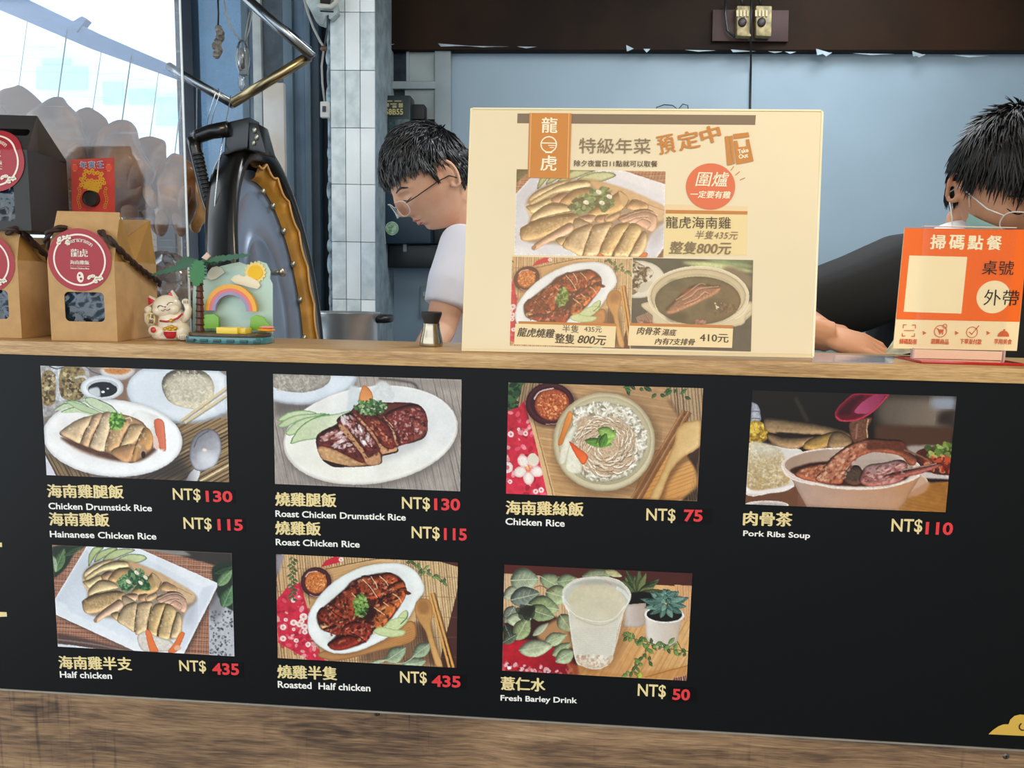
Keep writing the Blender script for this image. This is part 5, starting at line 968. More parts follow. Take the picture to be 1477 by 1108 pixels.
# ------------------------------------------------------------------ orange ordering sign in an acrylic stand
PS = Plane((.42,.06,ZT), (1,0,0), (0,0,1)); PS.N = np.array([0,-1.0,0])
sg = thing('ordering_sign', 'square orange and cream ordering sign in a clear stand on the bar top', 'sign', (.49,.06,ZT))
CS = [(1304.8,328.9),(1484,331.5),(1466.7,506.2),(1288.3,502.6)]
b = MB(); b.slab(quad(PS, CS, -.0012), (0,-.0012,0)); b.build('card', flat('f6dfae', .35), sg)
def sq(mb, pts, off, mi=0): mb.slab(quad(PS, pts, off), (0,.0001,0), mi)
q = MB(); sq(q, [(1304.8,328.9),(1484,331.5),(1470.3,464.3),(1292.4,460.6)], .0004); q.build('orange_field', flat('f26a14',.3), sg)
q = MB(); sq(q, [(1311.2,368.6),(1394.8,370.7),(1386.3,452.5),(1303,449.8)], .0007); q.build('cream_square', flat('f8e3b4', .35), sg)
q = MB(); tri_poly(q, disc(PS, (1432.5,428.5), 24.5, 48, .0007)); q.build('cream_disc', flat('f8e3b4', .35), sg)
W3 = MB()
M_w1, M_w2, M_w3 = flat('fbeec6',.35), flat('2a1c18',.35), flat('d5622c',.35)
for i, ch in enumerate('掃碼點餐'):
    x = 1341+i*27; word('heading_character', M_w1, sg, PS, ch, (x,359.2+i*.4), (x+21,359.6+i*.4), 20.5, off=.0009, bold=.035)
word('black_lettering', M_w2, sg, PS, '桌號', (1415,396), (1460.5,397.2), 20.5, off=.0013, bold=-.002); word('black_lettering', M_w2, sg, PS, '外帶', (1417.5,440.5), (1468,441.5), 23, off=.0011, bold=-.004)
for s, x0, x1 in (('掃碼點餐',1296.5,1322),('選購商品',1342,1367.5),('下單並付款',1384,1415),('享用美食',1433,1458.5)): word('step_caption', M_w3, sg, PS, s, (x0,496), (x1,496.8), 7.6, off=.0009, bold=.03)
def l3(p, w=1.1, closed=False): strokes(W3, PS, [(1280+x/5.036, 310+y/5.036) for x, y in p], w, .0009, closed=closed)
l3([(112,822),(114,798),(136,798)]); l3([(178,800),(202,800),(202,824)]); l3([(106,860),(106,880),(128,880)]); l3([(172,882),(195,882),(195,862)]); l3([(120,840),(190,840)])
for x in (268,502,730): tri_poly(W3, quad(PS, [(1280+(x-12)/5.036,310+842/5.036),(1280+(x+14)/5.036,310+(858)/5.036),(1280+(x-12)/5.036,310+873/5.036)], .0009))
ringmesh(W3, PS, (1280+383/5.036,310+845/5.036), 8.2, 9.3, off=.0009); ringmesh(W3, PS, (1280+415/5.036,310+808/5.036), 2.4, 3.4, off=.001)
l3([(355,825),(366,828),(374,855),(402,855)],1.0); tri_poly(W3, quad(PS, [(1280+a/5.036,310+b_/5.036) for a, b_ in ((366,832),(408,832),(402,852),(374,852))], .001)); ringmesh(W3, PS, (1280+378/5.036,310+864/5.036), .1, 1.0, off=.001); ringmesh(W3, PS, (1280+398/5.036,310+864/5.036), .1, 1.0, off=.001)
ringmesh(W3, PS, (1280+612/5.036,310+853/5.036), 7.4, 8.4, off=.0009); l3([(592,850),(610,868),(662,805)],1.2)
tri_poly(W3, quad(PS, [(1280+a/5.036,310+b_/5.036) for a, b_ in ((796,883),(804,862),(822,846),(845,840),(866,848),(878,864),(882,884))], .0009)); ringmesh(W3, PS, (1280+846/5.036,310+836/5.036), .1, 1.4, off=.001)
W3.build('step_icons', M_w3, sg, kind='stuff')
M_acr = glassy('clear_acrylic', haze=.008, scratch=False, gloss=.012, hcol='ffffff')
a = MB(); x0, x1 = at(1331,328,.06).x, at(1464,330,.06).x; zt2 = at(1331,327,.06).z
a.box((x0,.0568,ZT+.0036),(x1,.0574,zt2)); a.build('acrylic_sleeve', M_acr, sg)
e = MB(); e.box((x0,.0563,zt2),(x1,.0637,zt2+.0008)); e.build('sleeve_top_edge', mat('acrylic_rim','ffd9c4',.2), sg)
q = MB(); xa, xb = at(1320,508,.058).x, at(1447,508,.058).x; q.box((xa,.060,ZT+.004),(xb,.0606,ZT+.0155)); q.build('paper_insert', flat('f6cfae'), sg)
M_redac = mat('red_acrylic','e2231a',.12,coat=.6,spec=.7); M_redac.node_tree.nodes['Principled BSDF'].inputs['Transmission Weight'].default_value = .35
a = MB(); a.box((xa-.004,.030,ZT+.0003),(xb+.012,.100,ZT+.0035)); a.build('base_plate', M_redac, sg, bevel=.0008)
M_post = mat('post_acrylic','c9a7a2',.15)
MB().box((xa-.003,.0578,ZT+.0035),(xa-.001,.064,ZT+.017)).build('side_post', M_post, sg); MB().box((xb+.001,.0578,ZT+.0035),(xb+.003,.064,ZT+.017)).build('side_post', M_post, sg)
# crumpled clear wrapper behind the sign
w = MB(); P0 = [at(1277,510,.13),at(1292,488,.14),at(1300,486,.13),at(1306,500,.12),at(1318,508,.11),at(1300,512,.10)]
for i in range(len(P0)-2): w.slab([P0[0],P0[i+1],P0[i+2]], (0,.002,.001))
w.v = [(x, y, max(z, ZT+.0004)) for x, y, z in w.v]
tag(w.build('plastic_wrapper', mat('crinkled_film','d9cfae',.25,var=.3,vscale=60,bump=.6,bscale=90), None, loc=(.43,.12,ZT)), 'small crumpled clear wrapper behind the left foot of the orange sign', 'wrapper')
# clear tape strip lying on the bar top right of the poster
t_ = MB(); P_ = [on(1172,511,ZT+.0004),on(1290,514.5,ZT+.0004),on(1288,524.5,ZT+.0004),on(1171,521.5,ZT+.0004)]; P_ = [Vector((v.x, max(v.y,.003), v.z)) for v in P_]; t_.slab(P_, (0,0,.0004))
tag(t_.build('tape_strip', mat('shiny_tape','cfd6e4',.18,spec=.8,bump=.5,bscale=160,coat=.8), None, loc=tuple(P_[3])), 'shiny wrinkled clear tape strip on the bar top beside the poster', 'tape')
# ------------------------------------------------------------------ the stall: floor, walls, ceiling, openings
YB = 1.62                                        # back wall
M_wall = mat('painted_blue_wall','8fa4b3',0.55,var=.10,vscale=2.2,bump=.25,bscale=14)
M_floor = mat('grey_floor','7c7a76',.6,var=.2)
struct(MB().box((-2.6,-6.0,-0.06),(3.0,YB+.12,0)).build('floor', M_floor))
xl, xr = at(549,300,YB).x, 2.3
struct(MB().box((xl,YB,0),(xr+.1,YB+.1,2.75)).build('wall_back', M_wall))
struct(MB().box((xr,-.1,0),(xr+.1,YB,2.75)).build('wall_right', M_wall))
struct(MB().box((-2.6,-.35,2.75),(xr+.1,YB+.1,2.85)).build('ceiling', mat('dark_ceiling','3c3630',.8)))
# dark brown board across the top of the back wall
M_beam = mat('dark_brown_board','2c1a0c',.7,var=.25,vscale=3,col2='150d07',spec=.2)
zb1 = at(900,71,YB-.05).z
bm_ = struct(MB().box((at(549,40,YB).x,YB-.045,zb1),(xr-.002,YB-.001,2.74)).build('trim_1', M_beam, bevel=.002))
M_peel = mat('peeling_paint','9fb0ba',.7,var=.3)
for k,(x,w,h) in enumerate([(560,9,4),(640,40,3),(700,34,2.5),(760,14,3),(905,9,6),(933,5,8),(1010,22,3),(1060,30,2.5),(1118,10,3),(1140,8,4),(1180,16,6),(1192,8,9),(1260,30,3),(1318,12,5),(1326,9,7),(1400,26,4)]):
    yb = 71+(x-900)*0.0195; P=[at(x-w,yb-1,YB-.047),at(x+w,yb-1+w*.04,YB-.047),at(x+w*.4,yb+h*.3,YB-.046),at(x-w*.1,yb+h*.55,YB-.046)]
    if k%3 == 1: P[0] = at(x-w*.2,yb-h,YB-.047)
    MB().slab(P,(0,-.002,0)).build('paint_flake', M_peel, bm_)
# knife switches on their board
sw = thing('switch_board', 'dark red-brown switch board with two old ceramic fuse blocks at the top of the wall', 'switch board', tuple(at(1082,60,YB-.046)))
MB().slab([at(1027,16,YB-.046),at(1136,17,YB-.046),at(1135,62,YB-.046),at(1026,61,YB-.046)],(0,-.014,0)).build('mounting_board', mat('red_brown_board','35160f',.6,var=.3), sw, bevel=.001)
M_cer = mat('old_ceramic','9a8a5c',.45,var=.45,vscale=60,bump=.2)
for x0,x1 in ((1060,1081.5),(1087,1110)):
    c1 = MB().slab([at(x0,13,YB-.061),at(x1,13.5,YB-.061),at(x1-1,57,YB-.061),at(x0,56,YB-.061)],(0,-.03,0)).build('fuse_block', M_cer, sw, bevel=.004)
    MB().ball(at((x0+x1)/2,32,YB-.093),(.013,.006,.014),12,8).build('fuse_knob', mat('sooty_knob','2a2320',.5), c1, smooth=True)
    for k in range(4):
        MB().slab([at(x0+2+k*5,15,YB-.092),at(x0+5+k*5,15,YB-.092),at(x0+5+k*5,24,YB-.092),at(x0+2+k*5,24,YB-.092)],(0,-.003,0)).build('fuse_rib', mat('ceramic_light','b5a678',.4) if k==0 and x0==1060 else bpy.data.materials['ceramic_light'], c1)
M_blk = mat('black_cable','101114',.5)
w = MB(); w.tube([at(1047,0,YB-.08),at(1046,20,YB-.085),at(1049,44,YB-.08),at(1060,54,YB-.08)],.004,8); w.build('side_cable', mat('dark_teal_cable','1c2426',.4), sw, smooth=True)
w = MB(); w.tube([at(1068,-20,YB-.09),at(1070,0,YB-.09),at(1072,14,YB-.08)],.004,8); w.build('feed_cable', M_blk, sw, smooth=True)
w = MB(); w.tube([at(1098,-20,YB-.09),at(1096,0,YB-.09),at(1098,14,YB-.08)],.004,8); w.build('feed_cable', M_blk, sw, smooth=True)
w = MB(); w.tube([at(1083.5,-10,YB-.10),at(1083,40,YB-.10),at(1083,70,YB-.062),at(1083,100,YB-.005),at(1082,150,YB-.005),at(1083,300,YB-.005)],.0032,8)
tag(w.build('wall_cable', M_blk, None, smooth=True, loc=tuple(at(1083,300,YB-.005))), 'thin black cable running straight down the blue back wall', 'cable')
# tiny wire loop added in place of hair wisps over the poster's top edge
w = MB(); w.tube([at(944,170,YB-.012),at(947,155,YB-.012),at(958,151,YB-.012),at(970,152,YB-.012),at(978,158,YB-.012),at(985,150,YB-.012),at(992,152,YB-.012),at(994,170,YB-.012)],.0016,6)
tag(w.build('wisp_wire', M_blk, None, smooth=True, loc=tuple(at(970,170,YB-.012))), 'thin dark wire curl added for hair wisps over the top of the cream poster', 'wire')
# ---- tiled pillar
XP0, XP1 = 478, 541; YP = 1.36
pxl, pxr = at(XP0,300,YP).x, at(XP1,300,YP).x
pil = struct(MB().box((pxl,YP+.006,0),(pxr,YP+.25,2.74)).build('trim_2', mat('mortar_grey','90a0a8',.8,var=.3)))
M_tile = mat('glazed_pale_tile','f0f6f8',.3,var=.06,vscale=9,bump=.1,bscale=20); M_tile2 = mat('stained_pale_tile','e2ebee',.35,var=.3,vscale=25,col2='c3d0d4')
rows = [-95,-4,17.5,101.5,184.5,266,349,432,520]
zs = [at(510,y,YP).z for y in rows]; cw = (pxr-pxl)/3
for i in range(len(zs)-1):
    for j in range(3):
        a0, a1 = pxl+j*cw+.0009, pxl+(j+1)*cw-.0009
        MB().box((a0,YP-.001+.0008*((i*3+j)%3),zs[i+1]+.0009),(a1,YP+.008,zs[i]-.0009)).build('tile', M_tile2 if (j==0 or (i+j)%4==0) else M_tile, pil, bevel=.0015)
struct(MB().box((pxl-.012,YP+.01,0),(pxl-.0005,YP+.06,2.7)).build('trim_3', mat('peeled_edge','8fa3ae',.8,var=.5,vscale=40,bump=1,bscale=30)))
for k in range(26):
    z = 1.0+k*.055; MB().ball((pxl-.006-.004*RNG.random(),YP+.008,z),(.004+.005*RNG.random(),.003,.016+.02*RNG.random()),8,6).build('plaster_lump', bpy.data.materials['peeled_edge'], pil, smooth=True)
# dark sheet painting the recess shade between pillar and wall; framed fanlight panels
M_rec = mat('recess_shade','20292d',.8,var=.3); M_frame = mat('grey_painted_frame','8f9ca2',.6,var=.18,vscale=6)
rx0, rx1 = pxr, at(640,200,YB).x
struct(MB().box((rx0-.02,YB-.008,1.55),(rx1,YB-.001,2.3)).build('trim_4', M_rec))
fr = thing('fanlight_frame', 'grey painted timber frame with pale panes behind the young man in glasses', 'window frame', tuple(at(628,120,YB-.03)))
def slabpx(mb, x0,y0,x1,y1,Y,t): return mb.slab([at(x0,y0,Y),at(x1,y0,Y),at(x1,y1,Y),at(x0,y1,Y)],(0,t,0))
slabpx(MB(),627,66,650,298,YB-.03,.03).build('post', M_frame, fr, bevel=.002)
slabpx(MB(),553,66,628,73,YB-.03,.022).build('top_rail', M_frame, fr); slabpx(MB(),553,117,628,128,YB-.03,.022).build('middle_rail', M_frame, fr, bevel=.002)
M_pane = mat('dusty_pane','93a0a0',.4,var=.2,vscale=8)
for r in ((590,73,627,117),(584,128,627,172)): slabpx(MB(),*r,YB-.016,.006).build('pane', M_pane, fr)
slabpx(MB(),559,74,586,117,YB-.016,.006).build('pane', mat('dark_pane','1a2230',.2,var=.5,vscale=30), fr); slabpx(MB(),586,73,590,117,YB-.024,.012).build('mullion', M_frame, fr)
# white pipe + ribbed conduit
cd = thing('wall_conduit', 'white pipe running into a ribbed grey conduit beside the tiled pillar', 'pipe', tuple(at(548,300,YB-.09)))
MB().tube([at(543,-20,YB-.09),at(545,60,YB-.09),at(549,138,YB-.09)],.0135,12).build('pipe', mat('greyed_white_pipe','a9b2b4',.5,var=.2), cd, smooth=True)
pts=[];rr=[]
for k in range(121):
    t=k/120; p = at(549+(1.5*math.sin(t*4)),138+t*100,YB-.09); pts.append(p); rr.append(.0125+.002*(k%3==0))
MB().tube(pts, rr, 10).build('ribbed_conduit', mat('ribbed_grey','8b8a7c',.5,var=.2), cd)
for k, x in enumerate((541,556)):
    MB().tube([at(x,-10,YB-.05),at(x+2,60,YB-.05),at(x+1,340,YB-.05)],.006,8).build('side_cable', mat('grey_lead','39454a',.6) if k==0 else bpy.data.materials['grey_lead'], cd, smooth=True)
# electricity meter with dotted label
mt = thing('electric_meter', 'dark teal electricity meter with a worn yellow label above the young man', 'meter', tuple(at(580,200,YB-.06)))
slabpx(MB(),553,137,592,262,YB-.10,.068).build('case', mat('dark_teal_case','1f2f33',.4,var=.3), mt, bevel=.006)
M_lab = mat('meter_label','2a3330',.5); lb = slabpx(MB(),553.5,143,582,167,YB-.103,.002).build('label_plate', M_lab, mt)
PM = Plane(at(553.5,167,YB-.1035),(1,0,0),(0,0,1)); PM.N = np.array([0,-1.,0])
mb = MB(); letters(mb,PM,'58B55',(555.5,165.5),(581.5,165.5),8.5,off=.0005,bold=.02); mb.build('label_figures', flat('c2b57c'), lb)
for (x0,y0,x1,y1) in ((555,145,566,146.5),(569,145,579,146.5),(555,149,561,154),(563,149,572,151),(575,149,581,155),(566,152,572,155.5)):
    mb = slabpx(MB(),x0,y0,x1,y1,YB-.1036,.0004); mb.build('label_mark', flat('a59c74'), lb)
slabpx(MB(),554,172,590,212,YB-.103,.002).build('dial_window', mat('dial_glass','33474a',.15,var=.6,vscale=70), mt)
slabpx(MB(),592,150,612,172,YB-.07,.05).build('side_block', mat('sooty_block','16181a',.6), mt, bevel=.004)
# dark blue distribution box + black box
bx = thing('distribution_box', 'dark blue distribution box with a round green sticker beside the young man', 'electrical box', tuple(at(585,345,YB-.05)))
slabpx(MB(),545,272,622,352,YB-.13,.12).build('case', mat('petrol_blue_case','20384a',.35,var=.18,vscale=5), bx, bevel=.012)
PX = Plane(at(545,352,YB-.132),(1,0,0),(0,0,1)); PX.N = np.array([0,-1.,0])
mb = MB(); tri_poly(mb, disc(PX,(565.5,329.5),9.6,32,.001)); s_ = mb.build('round_sticker', mat('green_white_sticker','cfe0cf',.35,var=.5,vscale=90,col2='6fa26c'), bx)
mb = MB(); ringmesh(mb,PX,(565.5,329.5),7.2,8.0,off=.0016); mb.build('sticker_ring', flat('5f9f66'), s_)
MB().tube([at(552,298,YB-.136),at(553,320,YB-.138),at(556,352,YB-.136)],.0022,6).build('white_lead', mat('white_lead','c9d2d4',.5), bx, smooth=True)
slabpx(MB(),540,270,548,378,YB-.06,.05).build('box_post', M_frame, bx, bevel=.002)
bb = thing('black_box', 'black fuse box with small grey tags on the wall under the blue one', 'electrical box', tuple(at(600,385,YB-.04)))
slabpx(MB(),560,353,652,386,YB-.10,.098).build('case', mat('black_box_paint','0f1418',.35,var=.3), bb, bevel=.004)
for x,y in ((584,352),(613,333)): slabpx(MB(),x-2.5,y,x+2.5,y+11,YB-.105,.004).build('tag', mat('grey_tag','8f989c',.5) if x==584 else bpy.data.materials['grey_tag'], bb)
slabpx(MB(),623.5,300,652,352,YB-.10,.098).build('upper_case', bpy.data.materials['black_box_paint'], bb, bevel=.004)
so = thing('wall_socket', 'small grey socket plate low on the blue wall behind the young man', 'socket', tuple(at(614,455,YB-.01)))
slabpx(MB(),606,413,622,456,YB-.012,.011).build('plate', mat('socket_grey','86989e',.5), so, bevel=.002); slabpx(MB(),610,421,617,427,YB-.016,.005).build('switch', mat('socket_white','b9c6ca',.4), so)
# ---- window wall on the left
M_fd = mat('navy_frame','1b2838',.4,var=.2); M_fs = mat('slate_frame','5d7180',.45,var=.15,vscale=4); M_fm = mat('dark_slate_frame','34434f',.5,var=.15); M_fl = mat('pale_frame','b5bcbd',.5,var=.15)
YW = 1.5
def post(x0, x1, Y, m, n=1, t=.05):
    a_, b_ = at(x0,250,Y).x, at(x1,250,Y).x
    return MB().box((a_,Y,.0),(b_,Y+t,2.74)).build('frame_post', m, WN, bevel=.002)
WN = thing('window_1', None, None, (at(370,300,YW).x, YW, 0), kind='structure')
post(259,283,YW-.04,M_fd); post(352,362,YW,M_fs); post(368,380,YW-.01,M_fl); post(411,424,YW-.02,M_fs,t=.08); post(424,441,YW,mat('slate_door','7189a0',.5,var=.25,vscale=6,bump=.4,bscale=8),t=.03); post(441,449,YW-.03,M_fs); post(449,461,YW-.02,M_fm); post(461,479,YW+.02,mat('gap_shade','131c26',.6,var=.3)); post(380,412,YW+.03,M_fm,t=.02)  # darkest strip paints the shade of the gap beside the pillar
post(-60,-40,YW-.04,M_fd); post(-500,-480,YW-.04,M_fd)
M_gl1 = glassy('blue_wet_glass', tint='90a5b6', haze=.34, hcol='9fb0be', gloss=.04, hscale=5, hvar=.7, scratch=False)
M_gl2 = glassy('clear_window_glass', tint='eef8ff', haze=.10, hcol='dcecfa', gloss=.05, scratch=False)
MB().box((at(283,250,YW).x,YW+.004,.9),(at(412,250,YW).x,YW+.008,2.74)).build('pane', M_gl1, WN)
MB().box((at(-480,250,YW).x,YW+.004,.9),(at(259,250,YW).x,YW+.008,2.74)).build('pane', M_gl2, WN)
struct(MB().box((-2.6,YW,0),(at(479,250,YW).x,YW+.06,1.02)).build('wall_left', mat('low_wall_grey','8f8d88',.7,var=.15)))
struct(MB().box((at(200,330,YW).x,YW-.03,.9),(at(262,330,YW).x,YW-.001,at(230,328,YW).z)).build('trim_5', mat('beige_plinth','b9a99c',.7,var=.1)))
struct(MB().box((at(236,330,YW).x,YW-.045,.9),(at(262,330,YW).x,YW-.031,at(230,326,YW).z)).build('trim_6', mat('grey_plinth','6f747c',.7,var=.1)))
# rail, its haze blur drawn into width and blue colour; outside, pale building
M_can = mat('hazed_blue_steel','7f9ccb',.6,var=.1)
cb = thing('display_rail', 'rail the roast chickens hang from, its haze blur drawn as a wide blue-grey band behind the clear screen', 'rail', tuple(at(0,8,.66)))
MB().slab([at(-160,-75,.66),at(40,-1,.66),at(146,50,.66),at(250,95,.66),at(250,112,.66),at(122,66,.66),at(0,14,.66),at(-160,-52,.66)],(0,.02,0)).build('hazed_rail', M_can, cb)
MB().slab([at(96,36,.655),at(118,23,.655),at(124,28,.655),at(110,46,.655)],(0,.02,0)).build('bracket', M_can, cb)
bd = thing('pale_building', 'pale building across the street seen through the left window', 'building', tuple(at(150,200,5)))
MB().slab([at(-200,130,5),at(46,55,5),at(262,130,5),at(262,420,5),at(-200,420,5)],(0,.5,0)).build('wall', mat('pale_render','f2f8fc',.8,var=.1,vscale=.6), bd)
M_bp = mat('cyan_panel','c2e2f0',.5,var=.1)
for r in ((52,96,124,128),(60,84,100,92),(185,128,222,150),(148,118,176,150),(225,140,255,180)): slabpx(MB(),*r,4.98,.03).build('window', M_bp, bd)
struct(MB().box((2.0,-3.4,0),(2.2,-.4,2.95)).build('wall_right', mat('sky_block_wall','8f8474',.8,var=.1)))  # unseen wall added to block sky light from the right
struct(MB().box((-5.5,-3.6,2.95),(5.5,-.36,3.1)).build('trim_7', mat('sky_shade_canopy','b9b4aa',.8,var=.1)))  # unseen canopy added to cut the sky light on the counter front
# street surroundings behind the camera are open sky; a low pale kerb line only
struct(MB().box((-12,-14,-.08),(12,-6,-.02)).build('road', mat('asphalt','6a6a6a',.9)))
# white hanging board between window and pillar
wb = MB().box((at(381,250,1.38).x,1.38,.001),(at(411,250,1.38).x,1.40,at(396,119,1.38).z)).build('white_board', mat('smeared_white_board','d3d3d2',.35,var=.1,vscale=4,col2='bba98f'), None, bevel=.004, loc=tuple(at(396,345,1.38)))
tag(wb, 'narrow white board standing against the window right of the black lid', 'board')
# cables in front of the window corner
M_wc = mat('pale_cable','9a9c98',.5)
jb = thing('cable_junction', 'grey cable bundle and cord switch hanging in the corner beside the tiled pillar', 'cable', tuple(at(467,70,1.3)))
MB().tube([at(436,-10,1.3),at(444,18,1.3),at(452,40,1.3),at(462,60,1.3),at(467,68,1.3)],.0035,8).build('upper_cable', M_wc, jb, smooth=True)
MB().tube([at(467,70,1.3),at(464,95,1.3),at(465,120,1.3),at(468,146,1.3)],.0032,8).build('lower_cable', M_wc, jb, smooth=True)
MB().tube([at(473,22,1.3),at(472,45,1.3),at(468,68,1.3)],.0028,8).build('side_cable', bpy.data.materials['grey_lead'], jb, smooth=True)
MB().ball(at(467,70,1.3),(.011,.007,.008),12,8).build('tape_knot', mat('brown_tape','5c4237',.5), jb, smooth=True)
so_ = slabpx(MB(),461.5,146,473.5,169,1.29,.018).build('cord_switch', mat('switch_ivory','c9cbc8',.4), jb, bevel=.003); slabpx(MB(),465,153,469.5,161,1.285,.006).build('rocker', mat('switch_dark','2a3036',.4), so_)
dc = thing('damaged_duct', 'tattered white foam-wrapped duct with loose wires in the top corner', 'duct', tuple(at(470,20,1.32)))
MB().slab([at(433,-12,1.33),at(482,-12,1.33),at(487,18,1.33),at(477,28,1.33),at(470,22,1.33),at(466,36,1.33),at(456,32,1.33),at(446,12,1.33)],(0,.03,0)).build('foam_sheet', mat('dirty_foam','a9b6b6',.7,var=.4,vscale=25,bump=.8,bscale=30), dc, bevel=.003)
MB().tube([at(458,8,1.31),at(478,10,1.31),at(486,2,1.31),at(482,-8,1.31)],.007,10).build('white_hose', mat('hose_white','c5c5bd',.5), dc, smooth=True)
MB().slab([at(462,-4,1.322),at(478,-2,1.322),at(474,12,1.322),at(462,6,1.322)],(0,-.002,0)).build('torn_hole', mat('brown_hole','2a2119',.9), dc)
MB().tube([at(462,16,1.305),at(481,17,1.305)],.0022,6).build('black_lead', M_blk, dc)
# steel rack rails
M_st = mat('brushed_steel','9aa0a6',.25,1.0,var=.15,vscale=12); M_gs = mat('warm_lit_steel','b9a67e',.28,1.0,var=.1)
rk = thing('steel_rack', 'steel tube hanging rack with three crossing rails at upper left', 'rack', tuple(at(335,150,.62)))
r0 = 6.2*pxm(.62)
MB().tube([at(244,96,.64),at(262,107,.63),at(337,151,.62)], r0, 18).build('rail', M_st, rk, smooth=True)
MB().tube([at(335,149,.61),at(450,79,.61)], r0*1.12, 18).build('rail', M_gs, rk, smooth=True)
MB().tube([at(330,-24,.60),at(452,83,.60)], r0*1.15, 18).build('rail', M_st, rk, smooth=True)
MB().tube([at(318,-26,.66),at(420,48,.66),at(448,72,.66)], r0*.7, 14).build('thin_rail', mat('dark_rail','4c5660',.35,.9), rk, smooth=True)
# hanging cord ends in clear bags
hp = thing('hanging_plug', 'cord end wrapped in crinkled brown tape hanging by the rack', 'plug', tuple(at(315,88,.7)))
MB().tube([at(314,-10,.7),at(315,20,.7),at(314.5,40,.7)],.002,6).build('cord', M_blk, hp, smooth=True)
mb = MB()
for k in range(7): mb.ball(at(312+6*RNG.random(),42+k*6.2,.7),(.008+.004*RNG.random(),.007,.008+.003*RNG.random()),8,6)
mb.build('taped_end', mat('crinkled_brown_tape','7d766c',.25,var=.6,vscale=120,bump=1,bscale=120), hp, kind='stuff')
hp = thing('hanging_switch', 'cord switch in a clear plastic bag hanging between the rails', 'switch', tuple(at(349,110,.7)))
MB().tube([at(321,-10,.7),at(327,25,.7),at(338,48,.7),at(349,60,.7)],.002,6).build('cord', M_wc, hp, smooth=True)
for x in (360,364): MB().tube([at(x,18,.7),at(x-5,45,.7),at(353,62,.7)],.0016,6).build('wire', M_wc, hp, smooth=True)
slabpx(MB(),344,68,356,108,.69,.012).build('switch_body', mat('grey_switch','7f878a',.35,var=.3), hp, bevel=.004); slabpx(MB(),347,84,352,98,.687,.004).build('rocker', mat('brown_rocker','3c2e28',.4), hp)
MB().ball(at(350,84,.70),(9.5*pxm(.7),.016,25*pxm(.7)),14,10).ball(at(349,118,.70),(5*pxm(.7),.008,14*pxm(.7)),12,8).build('clear_bag', glassy('clear_bag_film', haze=.12, hcol='eef4f6', gloss=.12, rough=.15, scratch=False), hp, smooth=True)
# clear acrylic screen standing behind the bar top
ex = at(265,220,.17).x
sc_ = thing('acrylic_screen', 'large scratched clear acrylic screen standing behind the paper bags', 'screen', (ex-.3,.17,ZT))
M_scr = glassy('scratched_acrylic', tint='fafdff', haze=.04, hcol='e4eefa', gloss=.05, hscale=4, hvar=.8)
MB().box((-1.5,.170,ZT-.06),(ex,.1715,2.2)).build('sheet', M_scr, sc_)
MB().box((ex,.1695,ZT-.06),(ex+.0022,.172,2.2)).build('bright_edge', mat('acrylic_edge','e6eef2',.2,spec=.8), sc_)
# ------------------------------------------------------------------ paper bags
M_kraft = mat('kraft_paper','c49a66',.75,var=.08,vscale=60,bump=.15,bscale=120)
M_kraft_in = mat('kraft_inside','b0833f',.8,var=.1,vscale=40)
M_black = mat('black_card','2b2725',.5,var=.1,bump=.1,bscale=90)
M_film = mat('dark_blue_film','141c24',.16,var=.75,vscale=20,bump=.9,bscale=38,spec=.7,coat=.25,col2='3a5266')
M_stick = mat('crimson_sticker','a8232f',.4); M_stw = flat('f5e6d8', .4)
M_rope = mat('brown_rope','3a241b',.7,var=.4,vscale=200)
def panel_hole(mb, outer, hole, n):
    """sheet outline with one opening, thickness vector n (points are world, planar)"""
    bm = bmesh.new(); n = Vector(n)
    def loop(P):
        V = [bm.verts.new(p) for p in P]; return [bm.edges.new((V[i], V[(i+1)%len(V)])) for i in range(len(V))]
    E = loop(outer)+loop(hole); bmesh.ops.triangle_fill(bm, use_beauty=True, edges=E)
    bm.verts.index_update(); vs = [v.co.copy() for v in bm.verts]; fs = [tuple(v.index for v in f.verts) for f in bm.faces]
    # drop faces in the hole
    nn = Vector(n).normalized(); O = Vector(outer[0]); U = (Vector(outer[1])-O).normalized(); V2 = nn.cross(U)
    h2 = [((Vector(p)-O).dot(U), (Vector(p)-O).dot(V2)) for p in hole]
    def inside(p):
        x, y = (p-O).dot(U), (p-O).dot(V2); r = False; j = len(h2)-1
        for i in range(len(h2)):
            if (h2[i][1] > y) != (h2[j][1] > y) and x < (h2[j][0]-h2[i][0])*(y-h2[i][1])/(h2[j][1]-h2[i][1])+h2[i][0]: r = not r
            j = i
        return r
    fs = [f for f in fs if not inside(sum((vs[i] for i in f), Vector())/len(f))]
    mb.add(vs, fs); mb.add([v+n for v in vs], fs)
    for P in (outer, hole):
        k = len(P); mb.add([Vector(p) for p in P]+[Vector(p)+n for p in P], [(i, (i+1)%k, k+(i+1)%k, k+i) for i in range(k)])
    bm.free()
def rrect(x0, z0, x1, z1, r, n=5):
    P = []
    for cx, cz, a0 in ((x1-r, z1-r, 0), (x0+r, z1-r, PI/2), (x0+r, z0+r, PI), (x1-r, z0+r, 1.5*PI)):
        for i in range(n+1): a = a0+PI/2*i/n; P.append((cx+r*math.cos(a), cz+r*math.sin(a)))
    return P
def rope(mb, pts, r):
    P = [Vector(p) for p in catmull([tuple(p) for p in pts], 8, False)]; L = 0
    for s in (0, PI):
        Q = []; L = 0
        for i, p in enumerate(P):
            t = (P[min(i+1,len(P)-1)]-P[max(i-1,0)]).normalized(); a = t.cross(Vector((0,0,1))); a = a.normalized() if a.length > .01 else Vector((1,0,0)); b = t.cross(a)
            if i: L += (p-P[i-1]).length
            th = L/r*0.75+s; Q.append(p+(a*math.cos(th)+b*math.sin(th))*r*.5)
        mb.tube(Q, r*.62, 8)
